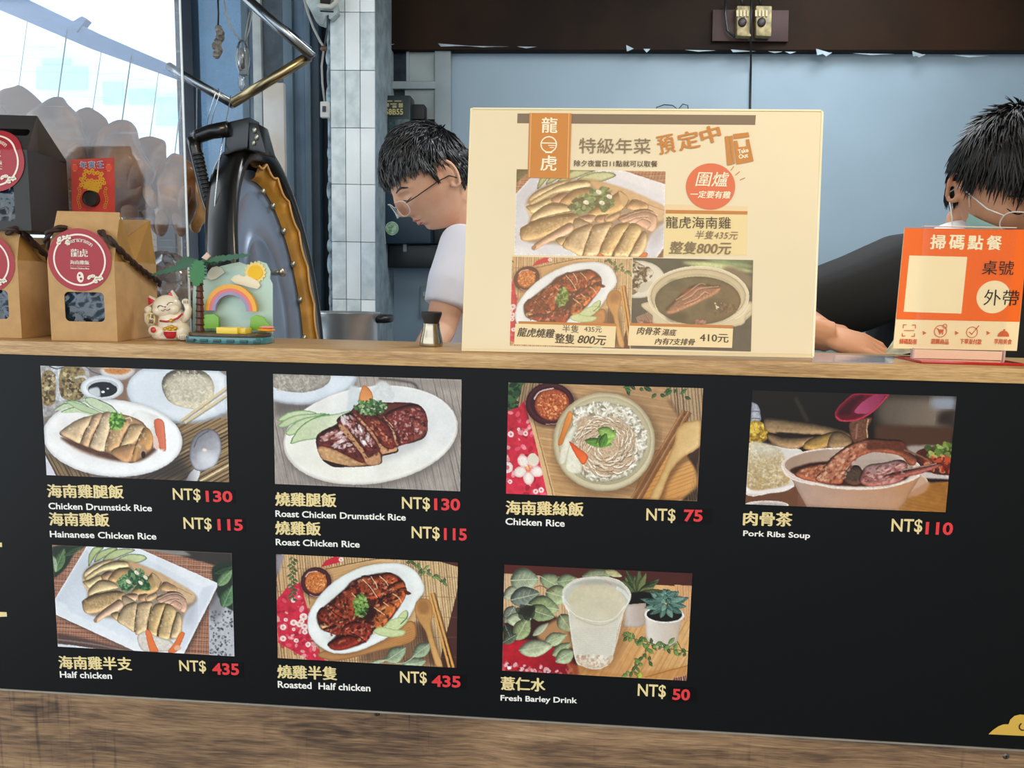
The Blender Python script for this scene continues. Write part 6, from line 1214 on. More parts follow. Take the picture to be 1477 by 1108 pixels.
def sticker(parent, F, cx, cz, R, partial=False):
    """round seal; F(x,z,off) maps the bag's front to world"""
    b = MB(); vs = [F(cx, cz, .0008)]
    for q in range(1, 25): vs += [F(cx+R*q/24*math.cos(t), cz+R*q/24*math.sin(t), .0008) for t in np.linspace(0, 2*PI, 48, endpoint=False)]
    b.add(vs, [(0, 1+j, 1+(j+1)%48) for j in range(48)]+[(1+(q-1)*48+j, 1+q*48+j, 1+q*48+(j+1)%48, 1+(q-1)*48+(j+1)%48) for q in range(1, 24) for j in range(48)]); st = b.build('round_sticker', M_stick, parent)
    b = MB(); A = np.linspace(0, 2*PI, 49); vs = []
    for t in A: vs += [F(cx+R*.775*math.cos(t), cz+R*.775*math.sin(t), .0012), F(cx+R*.83*math.cos(t), cz+R*.83*math.sin(t), .0012)]
    b.add(vs, [(2*i, 2*i+1, 2*i+3, 2*i+2) for i in range(48)]); b.build('sticker_ring', M_stw, st)
    pw = Plane(F(cx, cz, 0), np.array(F(cx+.01, cz, 0))-np.array(F(cx, cz, 0)), np.array(F(cx, cz+.01, 0))-np.array(F(cx, cz, 0)))
    if pw.N[1] > 0: pw.N = -pw.N
    def word_at(s, x, z, w, h, rot=0, bold=.01):
        co, fs = text_mesh(s, 0, 0); lo = co.min(0); hi = co.max(0)
        X = ((co[:,0]-lo[0])/(hi[0]-lo[0])-.5)*w; Z = ((co[:,1]-lo[1])/(hi[1]-lo[1])-.5)*h; c, n = math.cos(rot), math.sin(rot)
        tb = MB()
        for dx in (-w*bold, w*bold): tb.add([F(cx+x+(a+dx)*c-z_*n, cz+z+(a+dx)*n+z_*c, .0013+abs(dx)*.01) for a, z_ in zip(X, Z)], fs)
        return tb
    word_at('龍虎', 0, R*.22, R*.52, R*.25, bold=.02).build('seal_lettering', M_stw, st); word_at('海南雞飯', 0, -R*.08, R*.6, R*.13, bold=.01).build('seal_lettering', M_stw, st)
    word_at('Hainan Chicken Rice', 0, -R*.27, R*.58, R*.05).build('seal_lettering', M_stw, st)
    word_at('—', 0, -R*.2, R*.6, R*.012).build('seal_line', M_stw, st)
    arc = MB()
    for k, ch in enumerate('Tiger&Dragon'):
        a = math.radians(128-k*7.0); t = word_at(ch, R*.62*math.cos(a), R*.62*math.sin(a), R*(.04 if ch == 'i' else .075), R*(.11 if ch in 'TDi&' else .10), a-PI/2, .05); arc.add(t.v, t.f)
    arc.build('arched_lettering', M_stw, st, kind='stuff')
    b = MB(); A = np.linspace(0, 2*PI, 24, endpoint=False); b.add([F(cx+R*.11*math.cos(t), cz-R*.55+R*.17*math.sin(t), .0013) for t in A], [tuple(range(24))]); b.build('oval_stamp', M_stw, st)
    b = MB(); [b.add([F(cx+x+R*rr*math.cos(t), cz-R*.55+z+R*rr*math.sin(t), .0016) for t in A], [tuple(range(24))]) for x, z, rr in ((-R*.02,R*.06,.035),(R*.02,-R*.05,.04))]; b.build('stamp_mark', M_stick, st, kind='stuff')
    fl = MB(); dk = MB(); rg = random.Random(4)
    for (bx_, bz_, n) in ((-.48, .64, 9), (.48, -.58, 9)):
        for k in range(n):
            x = bx_+(rg.random()-.5)*.42; z = bz_+(rg.random()-.5)*.24; a = rg.random()*PI; l = R*.09
            fl.add([F(cx+R*x+l*math.cos(a)*c1-l*.6*math.sin(a)*s1, cz+R*z+l*math.sin(a)*c1+l*.6*math.cos(a)*s1, .0017+k*.00003) for c1, s1 in [(math.cos(t), math.sin(t)) for t in np.linspace(0, 2*PI, 8, endpoint=False)]], [tuple(range(8))])
            dk.add([F(cx+R*x+dx*R, cz+R*z+dz*R, .0022) for dx, dz in ((-.04,-.012),(.04,.004),(.04,.018))], [(0,1,2)])
    fl.build('flower_print', flat('f1e6d2'), st, kind='stuff'); dk.build('flower_outline', flat('3c3a34'), st, kind='stuff')
def gift_bag(label, base, yaw, w, d, h1, h2, lean, mt, win, st, rope_on=True, ridge=False, group=None, slot=False, name='paper_bag'):
    """base = world front-right bottom corner. h1 crease height, h2 top height, lean = how far the front top leans back"""
    t = thing(name, label, 'bag', tuple(base), group); R = Matrix.Rotation(yaw, 3, 'Z'); b0 = Vector(base)
    def W(x, y, z): return b0+R@Vector((x, y, z))
    def Ft(x, z, off=0):      # front surface, x from -w..0
        if z <= h1: return W(x, -off, z)
        k = (z-h1)/(h2-h1); sh = k*lean; return W(x*(1-.0*k), sh-off, z)
    tk = .0006
    hole = [W(-w+x, 0, z) for x, z in rrect(*win)] if win else None
    fb = MB(); out = [W(-w,0,0), W(0,0,0), W(0,0,h1), W(-w,0,h1)]
    if hole: panel_hole(fb, out, hole, R@Vector((0, tk, 0)))
    else: fb.slab(out, R@Vector((0, tk, 0)))
    fb.build('front_panel', mt, t)
    tp = MB(); o2 = [Ft(-w, h1), Ft(0, h1), Ft(-.002, h2), Ft(-w+.002, h2)]
    n2 = (o2[1]-o2[0]).cross(o2[3]-o2[0]).normalized()*-tk
    if slot:
        hh = [Ft(-w+x, z) for x, z in rrect(*slot)]; panel_hole(tp, o2, hh, n2)
    else: tp.slab(o2, n2)
    tp.build('top_flap', mt, t)
    bl = d-lean if ridge else d-lean*.6
    MB().slab([W(0,tk,0), W(0,d,0), W(0,d,h1*.96), W(0,bl if ridge else d,h1), W(0,tk,h1)], R@Vector((-tk,0,0))).build('side_panel', mt, t)
    MB().slab([W(-w,tk,0), W(-w,d,0), W(-w,d,h1), W(-w,tk,h1)], R@Vector((tk,0,0))).build('side_panel', mt, t)
    MB().slab([W(-w,d,0), W(0,d,0), W(0,d,h1), W(-w,d,h1)], R@Vector((0,-tk,0))).build('back_panel', mt, t)
    MB().slab([W(-w,0,0.0002), W(0,0,.0002), W(0,d,.0002), W(-w,d,.0002)], (0,0,tk)).build('bottom_panel', mt, t)
    if ridge:
        yr = lean; MB().slab([W(-w,d,h1), W(0,d,h1), W(-.002,yr+.001,h2), W(-w+.002,yr+.001,h2)], (0,0,tk)).build('back_flap', mt, t)
        MB().slab([W(-.0005,tk,h1), W(-.012,d*.5,h1*.98), W(-.001,yr,h2)], R@Vector((-tk,0,0))).build('gusset', M_gus, t); MB().slab([W(-.0005,d,h1), W(-.012,d*.5,h1*.98), W(-.001,yr,h2)], R@Vector((-tk,0,0))).build('gusset', M_gus, t)
    else:
        yb = d-lean*.5
        MB().slab([W(-w,d,h1), W(0,d,h1), W(-.002,yb,h2*.985), W(-w+.002,yb,h2*.985)], R@Vector((0,-tk,0))).build('back_flap', mt, t)
        ym = (lean+yb)/2
        for y0, y1 in ((lean, ym), (yb, ym)):
            MB().slab([W(-.001,0 if y0 == lean else d,h1), W(-.004,ym,h1*1.0), W(-.014,ym,h1+(h2-h1)*.55), W(-.001,y0,h2*.985)], R@Vector((-tk,0,0))).build('gusset', M_kraft_in if mt is M_kraft else mt, t)
    if win:
        x0, z0, x1, z1, r = win; f = MB(); nx, nz = 14, 12; vs = []
        rg = random.Random(int(abs(b0.x)*1e4))
        for j in range(nz+1):
            for i in range(nx+1): vs.append(W(-w+x0-.004+(x1-x0+.008)*i/nx, .0016+.005*rg.random()+.004*abs(math.sin(i*.7+j*.4)), z0-.004+(z1-z0+.008)*j/nz))
        f.add(vs, [(j*(nx+1)+i, j*(nx+1)+i+1, (j+1)*(nx+1)+i+1, (j+1)*(nx+1)+i) for j in range(nz) for i in range(nx)])
        f.build('window_film', M_film, t, smooth=True)
    if st: sticker(t, lambda x, z, off=0: W(x, -off, z) if not slot else Ft(x, z, off+.0004), *st)
    return t, W, Ft
M_gus = mat('black_card_gusset','4a4038',.55,var=.2)
kb, W, Ft = gift_bag('right kraft paper bag with red round seal, dark window and brown rope handles', (-.5887,.0176,ZT+.0003), math.radians(6), .0855, .128, .105, .170, .026, M_kraft, (.0195,.026,.0705,.0645,.006), (-.0435,.106,.0405))
rp = MB(); rope(rp, [W(-.066,.0145,.1475),W(-.074,.008,.1455),W(-.084,.004,.139),W(-.0905,.010,.128),W(-.0915,.02,.121)], .0042); rp.build('rope_handle', M_rope, kb, smooth=True)
rp = MB(); rope(rp, [W(-.0225,.0145,.1445),W(-.012,.006,.138),W(-.001,.002,.1285),W(.003,.03,.112),W(.004,.075,.094),W(.005,.115,.082),W(.0045,.128,.076)], .0042); rp.build('rope_handle', M_rope, kb, smooth=True)
bL = Vector(on(31.6,488.6,ZT+.0003))
zt_l = at(20,335,bL.y+.02).z-ZT
kl, W, Ft = gift_bag('left kraft paper bag with brown rope handles, a black gift bag standing on it', tuple(bL), math.radians(5), .0855, .125, .104, zt_l, .012, M_kraft, (.0195,.026,.0705,.0645,.006), (-.0435,.1,.0405))
rp = MB(); rope(rp, [W(-.0165,.012,.1395),W(-.008,.002,.1435),W(.0005,.000,.145),W(.003,.02,.136),W(.004,.06,.112),W(.0045,.10,.088),W(.0045,.122,.078)], .0042); rp.build('rope_handle', M_rope, kl, smooth=True)
zk = ZT+zt_l+.0012
bB = Vector(at(45.5,332,.030)); bB.z = zk
bk, W, Ft = gift_bag('black gift bag with die-cut handle and red round seal, standing on the left kraft bag', tuple(bB), math.radians(6), .098, .095, .104, .153, .030, M_black, (.02,.012,.078,.060,.006), (-.044,.090,.0405), rope_on=False, ridge=True, name='gift_bag', slot=(.050,.124,.094,.1335,.004))
# ------------------------------------------------------------------ red packet held on the screen by a black magnet
PE = Plane((at(134,300,.168).x,.1688,ZT), (1,0,0), (0,0,1)); PE.N = np.array([0,-1.,0])
re_ = thing('red_packet', 'red envelope with gold flower print pinned to the clear screen behind the kraft bag', 'envelope', tuple(PE.pt(*PE.uv(134,312))))
MB().slab(quad(PE, [(102.5,230.5),(164.5,227.5),(166.5,318),(105,318)], 0), (0,-.0008,0)).build('envelope', mat('red_packet_paper','dc4a3e',.4,var=.15,vscale=30), re_)
M_egold = flat('f2b63c', .35)
fl = MB()
for k in range(46):
    a = k*2.4; r = 3+.62*k**.9; x, y = 134+r*math.cos(a)*.85, 268+r*math.sin(a)*.75-(8 if k > 20 else 0)
    if y > 300 or y < 246 or abs(x-134) > 20: continue
    for j in range(5):
        t_ = j*1.257+k; fl.add(disc(PE, (x+2.0*math.cos(t_), y+2.0*math.sin(t_)), 1.25, 8, .0011+.00001*k), [tuple(range(8))])
for s in (-1, 1):
    for k in range(9): ringmesh(fl, PE, (134+s*(19.5-1.5*math.sin(k)), 272+k*3.4), 1.4, 2.1, n=10, off=.0012)
fl.build('gold_flowers', M_egold, re_, kind='stuff')
for i, ch in enumerate('壬寅年'[::-1]): word('heading_character', flat('e8eef6', .35), re_, PE, ch, (116.5+i*12.2,243.2-i*.4), (126+i*12.2,243-i*.4), 10, off=.0012, bold=.07); word('heading_character', flat('2f5f92', .35), re_, PE, ch, (117+i*12.2,242.8-i*.4), (125.5+i*12.2,242.6-i*.4), 9, off=.0015, bold=.01)
for x in (108.5, 157.5):
    b = MB(); tri_poly(b, disc(PE, (x,242), 4.6, 20, .0011)); b.build('lantern_print', flat('f0614e', .35), re_)
    b = MB(); strokes(b, PE, [(x-2,237.4),(x+2,237.4)], 1, .0013); strokes(b, PE, [(x-2,247),(x+2,247)], 1, .0013); b.build('lantern_caps', M_egold, re_, kind='stuff')
mg = MB(); q = PE.pt(*PE.uv(134.5,287)); mg.lathe(q, [(0,0),(.0108,0),(.0116,-.0008),(.0116,-.004)], 32, M=Matrix.Rotation(-PI/2,3,'X')); mg.v = [(x, y-.0052, z) for x, y, z in mg.v]
mg.lathe(Vector((q.x,q.y-.0010,q.z)), [(.0116,0),(.0116,.003)], 32, M=Matrix.Rotation(PI/2,3,'X'))
tag(mg.build('round_magnet', mat('black_magnet','332d27',.55), None, smooth=True, auto=.5, loc=tuple(q)), 'round black magnet holding the red envelope', 'magnet')

# ------------------------------------------------------------------ lucky cat
cb0 = Vector(on(246,490.5,ZT)); SC = pxm(cb0.y)
M_cat = mat('cream_glaze','f3e6cc',.3,var=.05,vscale=60,coat=.4); M_cr = mat('cat_red','c8202c',.3,coat=.4); M_cg = mat('cat_gold','d9a83c',.3,.5); M_ck = mat('cat_line','4a3328',.4)
ca = thing('lucky_cat', 'small cream beckoning cat figurine with raised paw, red ears and gold coins', 'figurine', tuple(cb0))
def C(px, py, dy=0):      # photo px -> world near the cat, dy metres toward the back
    return at(px, py, cb0.y+dy)
def cb_(mb, px, py, rx, rz, ry=None, dy=0, rot=0, n=20, m=14):
    ry = ry if ry is not None else rx; return mb.ball(C(px,py,dy), (rx*SC, ry*SC, rz*SC), n, m, M=Matrix.Rotation(math.radians(rot),3,'Y'))
b = MB(); cb_(b,250,466,23,25,19); cb_(b,247,486,25,6,18); cb_(b,262,478,13,13,14,dy=-.006); cb_(b,232,480,14,12,14,dy=-.004); b.build('body', M_cat, ca, smooth=True)
b = MB(); cb_(b,241,443,21,18,17,dy=-.004,rot=-8); cb_(b,229,448,9,8,8,dy=-.012); cb_(b,250,446,9,8,8,dy=-.012); b.build('head', M_cat, ca, smooth=True)
for (x0,y0,x1,y1,x2,y2,kx) in ((215,426,215.5,443,230,434,1),(248,418,240,430,255,431,-1)):
    e = MB(); P = [C(x0,y0),C(x1,y1),C(x2,y2)]; ctr = sum(P,Vector())/3
    vs = [P[0]+Vector((0,-.001,0)),P[1]+Vector((0,-.004,0)),P[2]+Vector((0,-.005,0)),P[0]+Vector((0,.003,0)),P[1]+Vector((0,.007,0)),P[2]+Vector((0,.007,0))]
    e.add(vs,[(0,1,2),(3,5,4),(0,3,4,1),(1,4,5,2),(2,5,3,0)]); eo = e.build('ear', M_cat, ca, bevel=.0012)
    q_ = [ctr+(p-ctr)*.66+Vector((0,-.0062,0)) for p in P]; MB().slab(q_,(0,.003,0)).build('ear_inner', M_cr, eo, bevel=.0006)
b = MB(); b.tube([C(262,462,-.004),C(270,456,-.008),C(272,446,-.010),C(269,438,-.012)],[7*SC,6*SC,5*SC,4.4*SC],14); cb_(b,268,435.5,5.6,5,5,dy=-.012); b.build('raised_arm', M_cat, ca, smooth=True)
for k in range(3): MB().tube([C(265.3+k*2.6,433.5,-.017),C(265.3+k*2.6,437.5,-.0175)],.4*SC,6).build('claw_line', M_ck, ca)
b = MB(); cb_(b,214,447,5.6,6,5,dy=-.008); b.tube([C(219,470,-.006),C(214,462,-.010),C(213,452,-.009)],[6*SC,5.5*SC,5*SC],12); b.build('holding_arm', M_cat, ca, smooth=True)
b = MB(); cb_(b,217.5,460,6.8,9.5,2.2,dy=-.017,rot=-8); pc = b.build('coin_plaque', mat('plaque_gold','ecd9a2',.3,coat=.4), ca, smooth=True)
PQ = Plane(C(217,460,-.0195),(1,0,0),(0,0,1)); PQ.N = np.array([0,-1.,0])
b = MB(); letters(b, PQ, '千萬', (213,459), (222,460), 6.5, off=.0002, bold=.02); letters(b, PQ, '兩', (214.5,467), (221.5,467.5), 6, off=.0002, bold=.02); b.build('plaque_lettering', M_ck, pc, kind='stuff')
b = MB(); cb_(b,222,477,8.6,7.8,5,dy=-.014); fo = b.build('sole', M_cat, ca, smooth=True); b = MB(); cb_(b,221,476,4.2,4.2,1.6,dy=-.0195); b.build('paw_pad', M_cr, fo, smooth=True)
b = MB(); cb_(b,264,486.5,8.5,4.6,6,dy=-.014); fo = b.build('foot', M_cat, ca, smooth=True)
for k in range(4): MB().tube([C(259.5+k*3,484.2,-.0205),C(259.5+k*3,489,-.0208)],.4*SC,6).build('toe_line', M_ck, fo)
# collar, bell, bowl of gold
cp = [C(231,463,-.0165),C(240,464,-.0195),C(247,463,-.021),C(256,459,-.0195),C(263,453,-.013)]; b = MB(); b.tube(cp,1.5*SC,8); b.build('collar', M_cr, ca, smooth=True)
b = MB(); cb_(b,247,462.5,3.1,3.1,3.1,dy=-.022); b.build('bell', M_cg, ca, smooth=True)
bw = MB(); c0 = C(245.5,484.5,-.0185); bw.lathe(c0,[(0,-.004),(5.5*SC,-.0035),(9.2*SC,.001),(10*SC,.0062),(10.4*SC,.0066)],28); bw.v=[(x, c0.y+(y-c0.y)*.55, z) for x,y,z in bw.v]; bo = bw.build('bowl', M_cr, ca, smooth=True)
rm = MB(); rm.tube([Vector((c0.x+10.3*SC*math.cos(t_), c0.y+10.3*SC*.55*math.sin(t_), c0.z+.0066)) for t_ in np.linspace(0,2*PI,28,endpoint=False)],.8*SC,6,closed=True,cap=False); rm.build('bowl_rim', M_cat, bo, smooth=True)
for k,(x,y) in enumerate(((238,474.5),(243,472.5),(248,471.5),(253,473.5),(245,475),(250,475.5),(241,476.5))): b = MB(); cb_(b,x,y,3.4,2.4,2.6,dy=-.0205,n=12,m=8); b.build('gold_coin', M_cg, ca, smooth=True)
# face
def fl_(name, pts, r, m=M_ck, dy=-.021): b = MB(); b.tube([C(x,y,dy) for x,y in pts], r*SC, 6); b.build(name, m, ca, smooth=True)
fl_('eye_line',[(227,443.5),(229.5,440.8),(232.5,441),(235.5,442.8)],.55,dy=-.0205); fl_('eye_line',[(240.5,440),(243.5,437),(246.5,436.2),(249.5,437)],.55,dy=-.0205)
fl_('mouth_line',[(232,447.5),(235,449),(238,446),(241.5,448),(245.5,445.5)],.5,dy=-.0225); b = MB(); cb_(b,238,442.8,1.6,1.1,1.0,dy=-.0225,n=10,m=6); b.build('nose', M_cr, ca, smooth=True)

# ------------------------------------------------------------------ toy brick island with palm, rainbow and painted sky panel
ty = .072; T = lambda px, py, dy=0: at(px, py, ty+dy)
M_teal = mat('clear_teal_plastic','3f7f84',.12,coat=.5); M_tr = mat('brown_plastic','5a2f20',.35); M_lf = mat('palm_green','2e7a3c',.35,var=.1); M_lf2 = mat('dark_palm_green','1f5a34',.35); M_dk = mat('deck_brown','5d4630',.4,var=.3,vscale=150); M_sky = mat('mint_panel','bcd6c8',.4); M_yel = mat('yellow_brick','f0cf3c',.3,coat=.3); M_gr = mat('lime_brick','7db33c',.3)
to = thing('toy_island', 'toy brick island with palm tree, rainbow arch and sunny sky panel on the bar top', 'toy', tuple(on(336,494,ZT)))
bx0, bx1 = T(280,490).x, T(395,490).x; cz = ZT+.0002
b = MB(); n_ = 40; P_ = []
for i in range(n_):
    a = 2*PI*i/n_; ca_, sa = math.cos(a), math.sin(a); e = .55
    P_.append(Vector(((bx0+bx1)/2+(bx1-bx0)/2*math.copysign(abs(ca_)**e,ca_), .062+.032*math.copysign(abs(sa)**e,sa), cz)))
b.slab(P_,(0,0,.009)); b.build('base', M_teal, to, bevel=.0015)
ctr = sum(P_,Vector())/len(P_)
b = MB(); b.slab([ctr+(p-ctr)*.93+Vector((0,0,.0092)) for p in P_],(0,0,.004)); b.build('deck', M_dk, to, bevel=.0008)
for k in range(6):
    x = bx0+(bx1-bx0)*(.1+.16*k); MB().box((x,.0285,cz+.002),(x+.010,.0305,cz+.006)).build('base_tile', mat('dark_teal_tile','1f4c52',.2) if k==0 else bpy.data.materials['dark_teal_tile'], to, bevel=.0004)
px0 = T(276,480).x
sp = [(278,482),(278,430),(279,412),(288,402),(300,398),(307,390),(318,384),(330,381),(345,378),(355,382),(362,388),(372,376),(384,380),(390,392),(389,402),(393,410),(393,482)]
sky = MB().slab([T(x,y,.020) for x,y in sp],(0,.002,0)).build('sky_panel', M_sky, to)
def flatpart(name, pts, m, dy, par, t=.0012, bev=0): return MB().slab([T(x,y,dy) for x,y in pts],(0,-t,0)).build(name, m, par, bevel=bev)
def ringpts(cx, cy, r, n=24, ry=None): return [(cx+r*math.cos(2*PI*i/n), cy+(ry or r)*math.sin(2*PI*i/n)) for i in range(n)]
rays = [(368.5+(13.5 if i%2 else 16.5)*math.cos(2*PI*i/32), 393+(13.5 if i%2 else 16.5)*math.sin(2*PI*i/32)) for i in range(32)]
flatpart('sun_rays', rays, flat('f6dc8a'), .0195, sky); flatpart('sun', ringpts(368.5,393,10.5), flat('f7c21e'), .0183, sky)
cl_ = [(333,404),(338,398),(345,396),(352,399),(358,398),(366,402),(373,406),(376,412),(372,417),(362,415),(352,412),(340,409)]; flatpart('cloud', cl_, flat('f2e7c8'), .0178, sky, bev=.0002)
flatpart('cloud', [(301,392),(306,386),(313,384),(320,387),(325,393),(319,397),(312,402),(305,404),(298,400)], flat('e9e2cc'), .0178, sky)
RC = Plane(T(335.5,449,.012),(1,0,0),(0,0,1)); RC.N = np.array([0,-1.,0]); cx_, cy_ = 335.5, 448.5
for r0_, r1_, m_ in ((33,39,mat('rainbow_orange','f2ae2c',.3)),(28.5,33,mat('rainbow_coral','e6756a',.3)),(23.5,28.5,mat('rainbow_lilac','9d8fb4',.3))):
    b = MB(); uv = RC.uv(cx_,cy_); R1 = r1_*pxm(ty+.012); R0 = r0_*pxm(ty+.012); vs = []
    A = np.linspace(0,PI,33)
    for a in A:
        for rr_, o_ in ((R0,0),(R1,0),(R1,.006),(R0,.006)): vs.append(RC.pt(uv[0]+rr_*math.cos(a), uv[1]+rr_*math.sin(a), o_))
    fs = []
    for i in range(32):
        for j in range(4): fs.append((4*i+j,4*i+(j+1)%4,4*i+4+(j+1)%4,4*i+4+j))
    fs += [(0,1,2,3),(131,130,129,128)]; b.add(vs, fs); b.build('rainbow_band', m_, to)
for pts in ([(294,457),(300,453),(312,453),(318,458),(318,474),(294,474)],[(363,458),(371,454),(381,457),(386,464),(392,470),(392,476),(363,476)]): flatpart('bush_brick', pts, M_gr, .006, to, .006, .0008)
# palm
for k in range(8):
    y = 401+k*9.7; w_ = 5.0+.18*k; c1 = T(288+.3*k*.2, y, 0); b = MB(); b.lathe(c1,[(w_*SC*.80,.0),(w_*SC*.95,-.0075),(w_*SC*1.15,-.0085),(w_*SC*.9,-.0098)],12); b.build('trunk_ring', M_tr, to)
def frond(p0, p1, wd, m, dn, front=False):
    """toothed leaf from p0 to p1 (px), half-width wd px"""
    P0, P1 = np.array(p0,float), np.array(p1,float); d = P1-P0; n = np.array([-d[1],d[0]])/np.linalg.norm(d); U=[];L=[]
    for i in range(17):
        t = i/16; ww = wd*math.sin(PI*min(1,t*.9+.08))**.7*(1 if i%2 else .6); U.append(P0+d*t+n*ww); L.append(P0+d*t-n*ww)
    Q = U+L[::-1]; b = MB(); b.slab([T(q[0],q[1],dn) for q in Q],(0,-.0016,0)); return b.build('palm_leaf', m, to)
frond((288,376),(283,413),15,M_lf,-.014); frond((288,378),(219,397),5,M_lf2,-.006); frond((286,376),(255,380),6,M_lf2,.004); frond((290,377),(364,367),5,M_lf2,-.004); frond((292,379),(330,371),6,M_lf,.004); frond((284,378),(262,372),5,M_lf2,.008)
b = MB(); b.slab([T(292,372,-.004),T(300,364,-.004),T(305,370,-.004),T(300,376,-.004)],(0,-.004,0)); b.build('bud_piece', mat('glossy_bud','d9b8a4',.15), to, bevel=.0008)
MB().box((T(315,480,-.028).x,ty-.034,cz+.0132),(T(345,480,-.028).x,ty-.012,cz+.0215)).build('yellow_brick', M_yel, to, bevel=.0004)
MB().box((T(346,478).x,ty-.028,cz+.0132),(T(366,478).x,ty-.006,cz+.0205)).build('yellow_brick', M_yel, to, bevel=.0004)
b = MB(); b.ball(T(384,476,-.01),(.0125,.010,.0026),16,8); b.build('orange_float', mat('orange_plate','f0a52c',.3), to, smooth=True); b = MB(); b.ball(T(385,472,-.012),(.0105,.006,.0018),16,8); b.build('pink_star', mat('pink_plate','ef9a90',.3), to, smooth=True)
for k,(x,y) in enumerate(((283,484),(292,485),(300,483),(370,483),(352,484),(306,485))): b = MB(); b.ball(T(x,y,-.026),(.0022,.0022,.0015),8,5); b.build('stud', mat('tan_stud','b08a58',.35) if k==0 else bpy.data.materials['tan_stud'], to, smooth=True)

# ------------------------------------------------------------------ steel shaker
sb = Vector(on(622,499.5,ZT)); sb.z = ZT; k_ = pxm(sb.y)
sh = thing('steel_shaker', 'small steel shaker with black flared lid beside the cream poster', 'shaker', tuple(sb))
b = MB(); b.lathe(sb,[(0,.0002),(16.3*k_,.0002),(17*k_,.0015),(16.8*k_,.006),(15.2*k_,.014),(13*k_,.022),(12*k_,.028),(12.2*k_,.0315),(11*k_,.032)],40); b.build('body', mat('satin_steel','b4a894',.22,1.0), sh, smooth=True, auto=.6)
b = MB(); b.lathe(sb,[(0,.031),(10.8*k_,.031),(11.6*k_,.0345),(15*k_,.0435),(15.2*k_,.0465),(14.5*k_,.0475),(0,.0475)],40); b.build('lid', mat('black_rubber','1c1a19',.5), sh, smooth=True, auto=.6)

# ------------------------------------------------------------------ steel pot behind the counter
yp = .85; kp = pxm(yp); pc0 = at(499,452,yp)
pt = thing('steel_pot', 'shiny steel pot with black handles standing behind the counter', 'pot', (pc0.x, yp, .88))
b = MB(); z1 = pc0.z; R1 = 49*kp
b.lathe((pc0.x,yp,0),[(0,.885),(R1*.92,.885),(R1*.95,.90),(R1*.95,z1-.008),(R1*1.02,z1),(R1*1.02,z1+.003),(R1*.93,z1-.002),(R1*.92,.90),(0,.897)],56); b.build('body', mat('pot_steel','d3dadf',.32,.8,var=.06), pt, smooth=True, auto=.7)
for s_, dy_ in ((-1,-.05),(1,.03)):
    b = MB(); x_ = pc0.x+s_*R1*.98; zz = z1-.035 if s_ < 0 else z1-.012
    b.tube([(x_-s_*.01,yp-.035+dy_,zz),(x_+s_*.016,yp-.032+dy_,zz),(x_+s_*.020,yp+dy_,zz),(x_+s_*.016,yp+.032+dy_,zz),(x_-s_*.01,yp+.035+dy_,zz)],.0095,10); b.build('handle', mat('bakelite','17181b',.35) if s_ < 0 else bpy.data.materials['bakelite'], pt, smooth=True)
wt = thing('back_table', 'steel work table behind the counter under the pot', 'table', (pc0.x, yp, 0))
M_wt = mat('worktop_steel','8f979b',.3,.8)
MB().box((-1.35,.42,.862),(-.28,.95,.8795)).build('table_top', M_wt, wt, bevel=.002)
for x_,y_ in ((-1.3,.45),(-1.3,.9),(-.33,.45),(-.33,.9)): MB().box((x_-.02,y_-.02,0),(x_+.02,y_+.02,.862)).build('leg', M_wt, wt)

# ------------------------------------------------------------------ big black lid hanging on edge: dish, gasket, handle
Yl = .52; kl_ = pxm(Yl); tn = math.radians(8.5); yw = math.radians(77)
Cl = at(400,440,Yl); Vd = Vector((-math.sin(tn), .05, math.cos(tn))).normalized(); Ud = Vector((math.cos(yw), math.sin(yw), 0)); Ud = (Ud-Vd*Ud.dot(Vd)).normalized(); Nd = Ud.cross(Vd).normalized()
if Nd.x < 0: Nd = -Nd
av, au = 236*kl_, .134
li = thing('drum_with_gasket', 'tall black rimmed metal lid with yellow scalloped gasket hanging on its edge', 'lid', tuple(Cl-Vd*av))
def LP(t, s, n): return Cl+Ud*(au*s*math.cos(t))+Vd*(av*s*math.sin(t))+Nd*n
def lathe_e(mb, prof, n=72, a0=0, a1=2*PI):
    vs=[]; A=np.linspace(a0,a1,n+1)
    for (s,z) in prof:
        for a in A: vs.append(LP(a,s,z))
    k=n+1; mb.add(vs,[(i*k+j,i*k+j+1,(i+1)*k+j+1,(i+1)*k+j) for i in range(len(prof)-1) for j in range(n)])
M_lb = mat('black_enamel','141210',.3,var=.3,vscale=30,coat=.4); M_dish = mat('grey_dish','8d9aae',.3,.45,var=.12,vscale=8,bump=.3,bscale=18); M_gask = mat('yellow_gasket','c98f34',.45,var=.25,vscale=25,bump=.4,bscale=40)
b = MB(); lathe_e(b,[(.82,-.022),(.86,-.006),(.90,.012),(.94,.016),(1.0,.013),(1.015,.0),(1.0,-.040),(.97,-.052),(.90,-.054),(.0,-.054)]); b.build('rim', M_lb, li, smooth=True)
b = MB(); lathe_e(b,[(.84,-.014),(.80,-.018),(.76,-.020),(.72,-.017),(.70,-.020),(.45,-.024),(.43,-.020),(.41,-.024),(.0,-.026)]); b.build('dish', M_dish, li, smooth=True)
b = MB(); vs=[]; n_=220
for i in range(n_+1):
    a=-.7+2.35*i/n_; wv=abs(math.sin(a*11))
    vs += [LP(a,.775,-.016), LP(a,.79,-.004), LP(a,.88-.045*wv,.008), LP(a,.885-.05*wv,.004), LP(a,.86,-.012)]
b.add(vs,[(5*i+j,5*i+j+1,5*i+5+j+1,5*i+5+j) for i in range(n_) for j in range(4)]); b.build('gasket', M_gask, li, smooth=True)
b = MB(); b.tube([LP(-.7+2.35*i/n_,.881-.045*abs(math.sin((-.7+2.35*i/n_)*11)),.0095) for i in range(n_+1)],.0024,6); b.build('gasket_lip', mat('gasket_lip_amber','e0a862',.4), li, smooth=True)
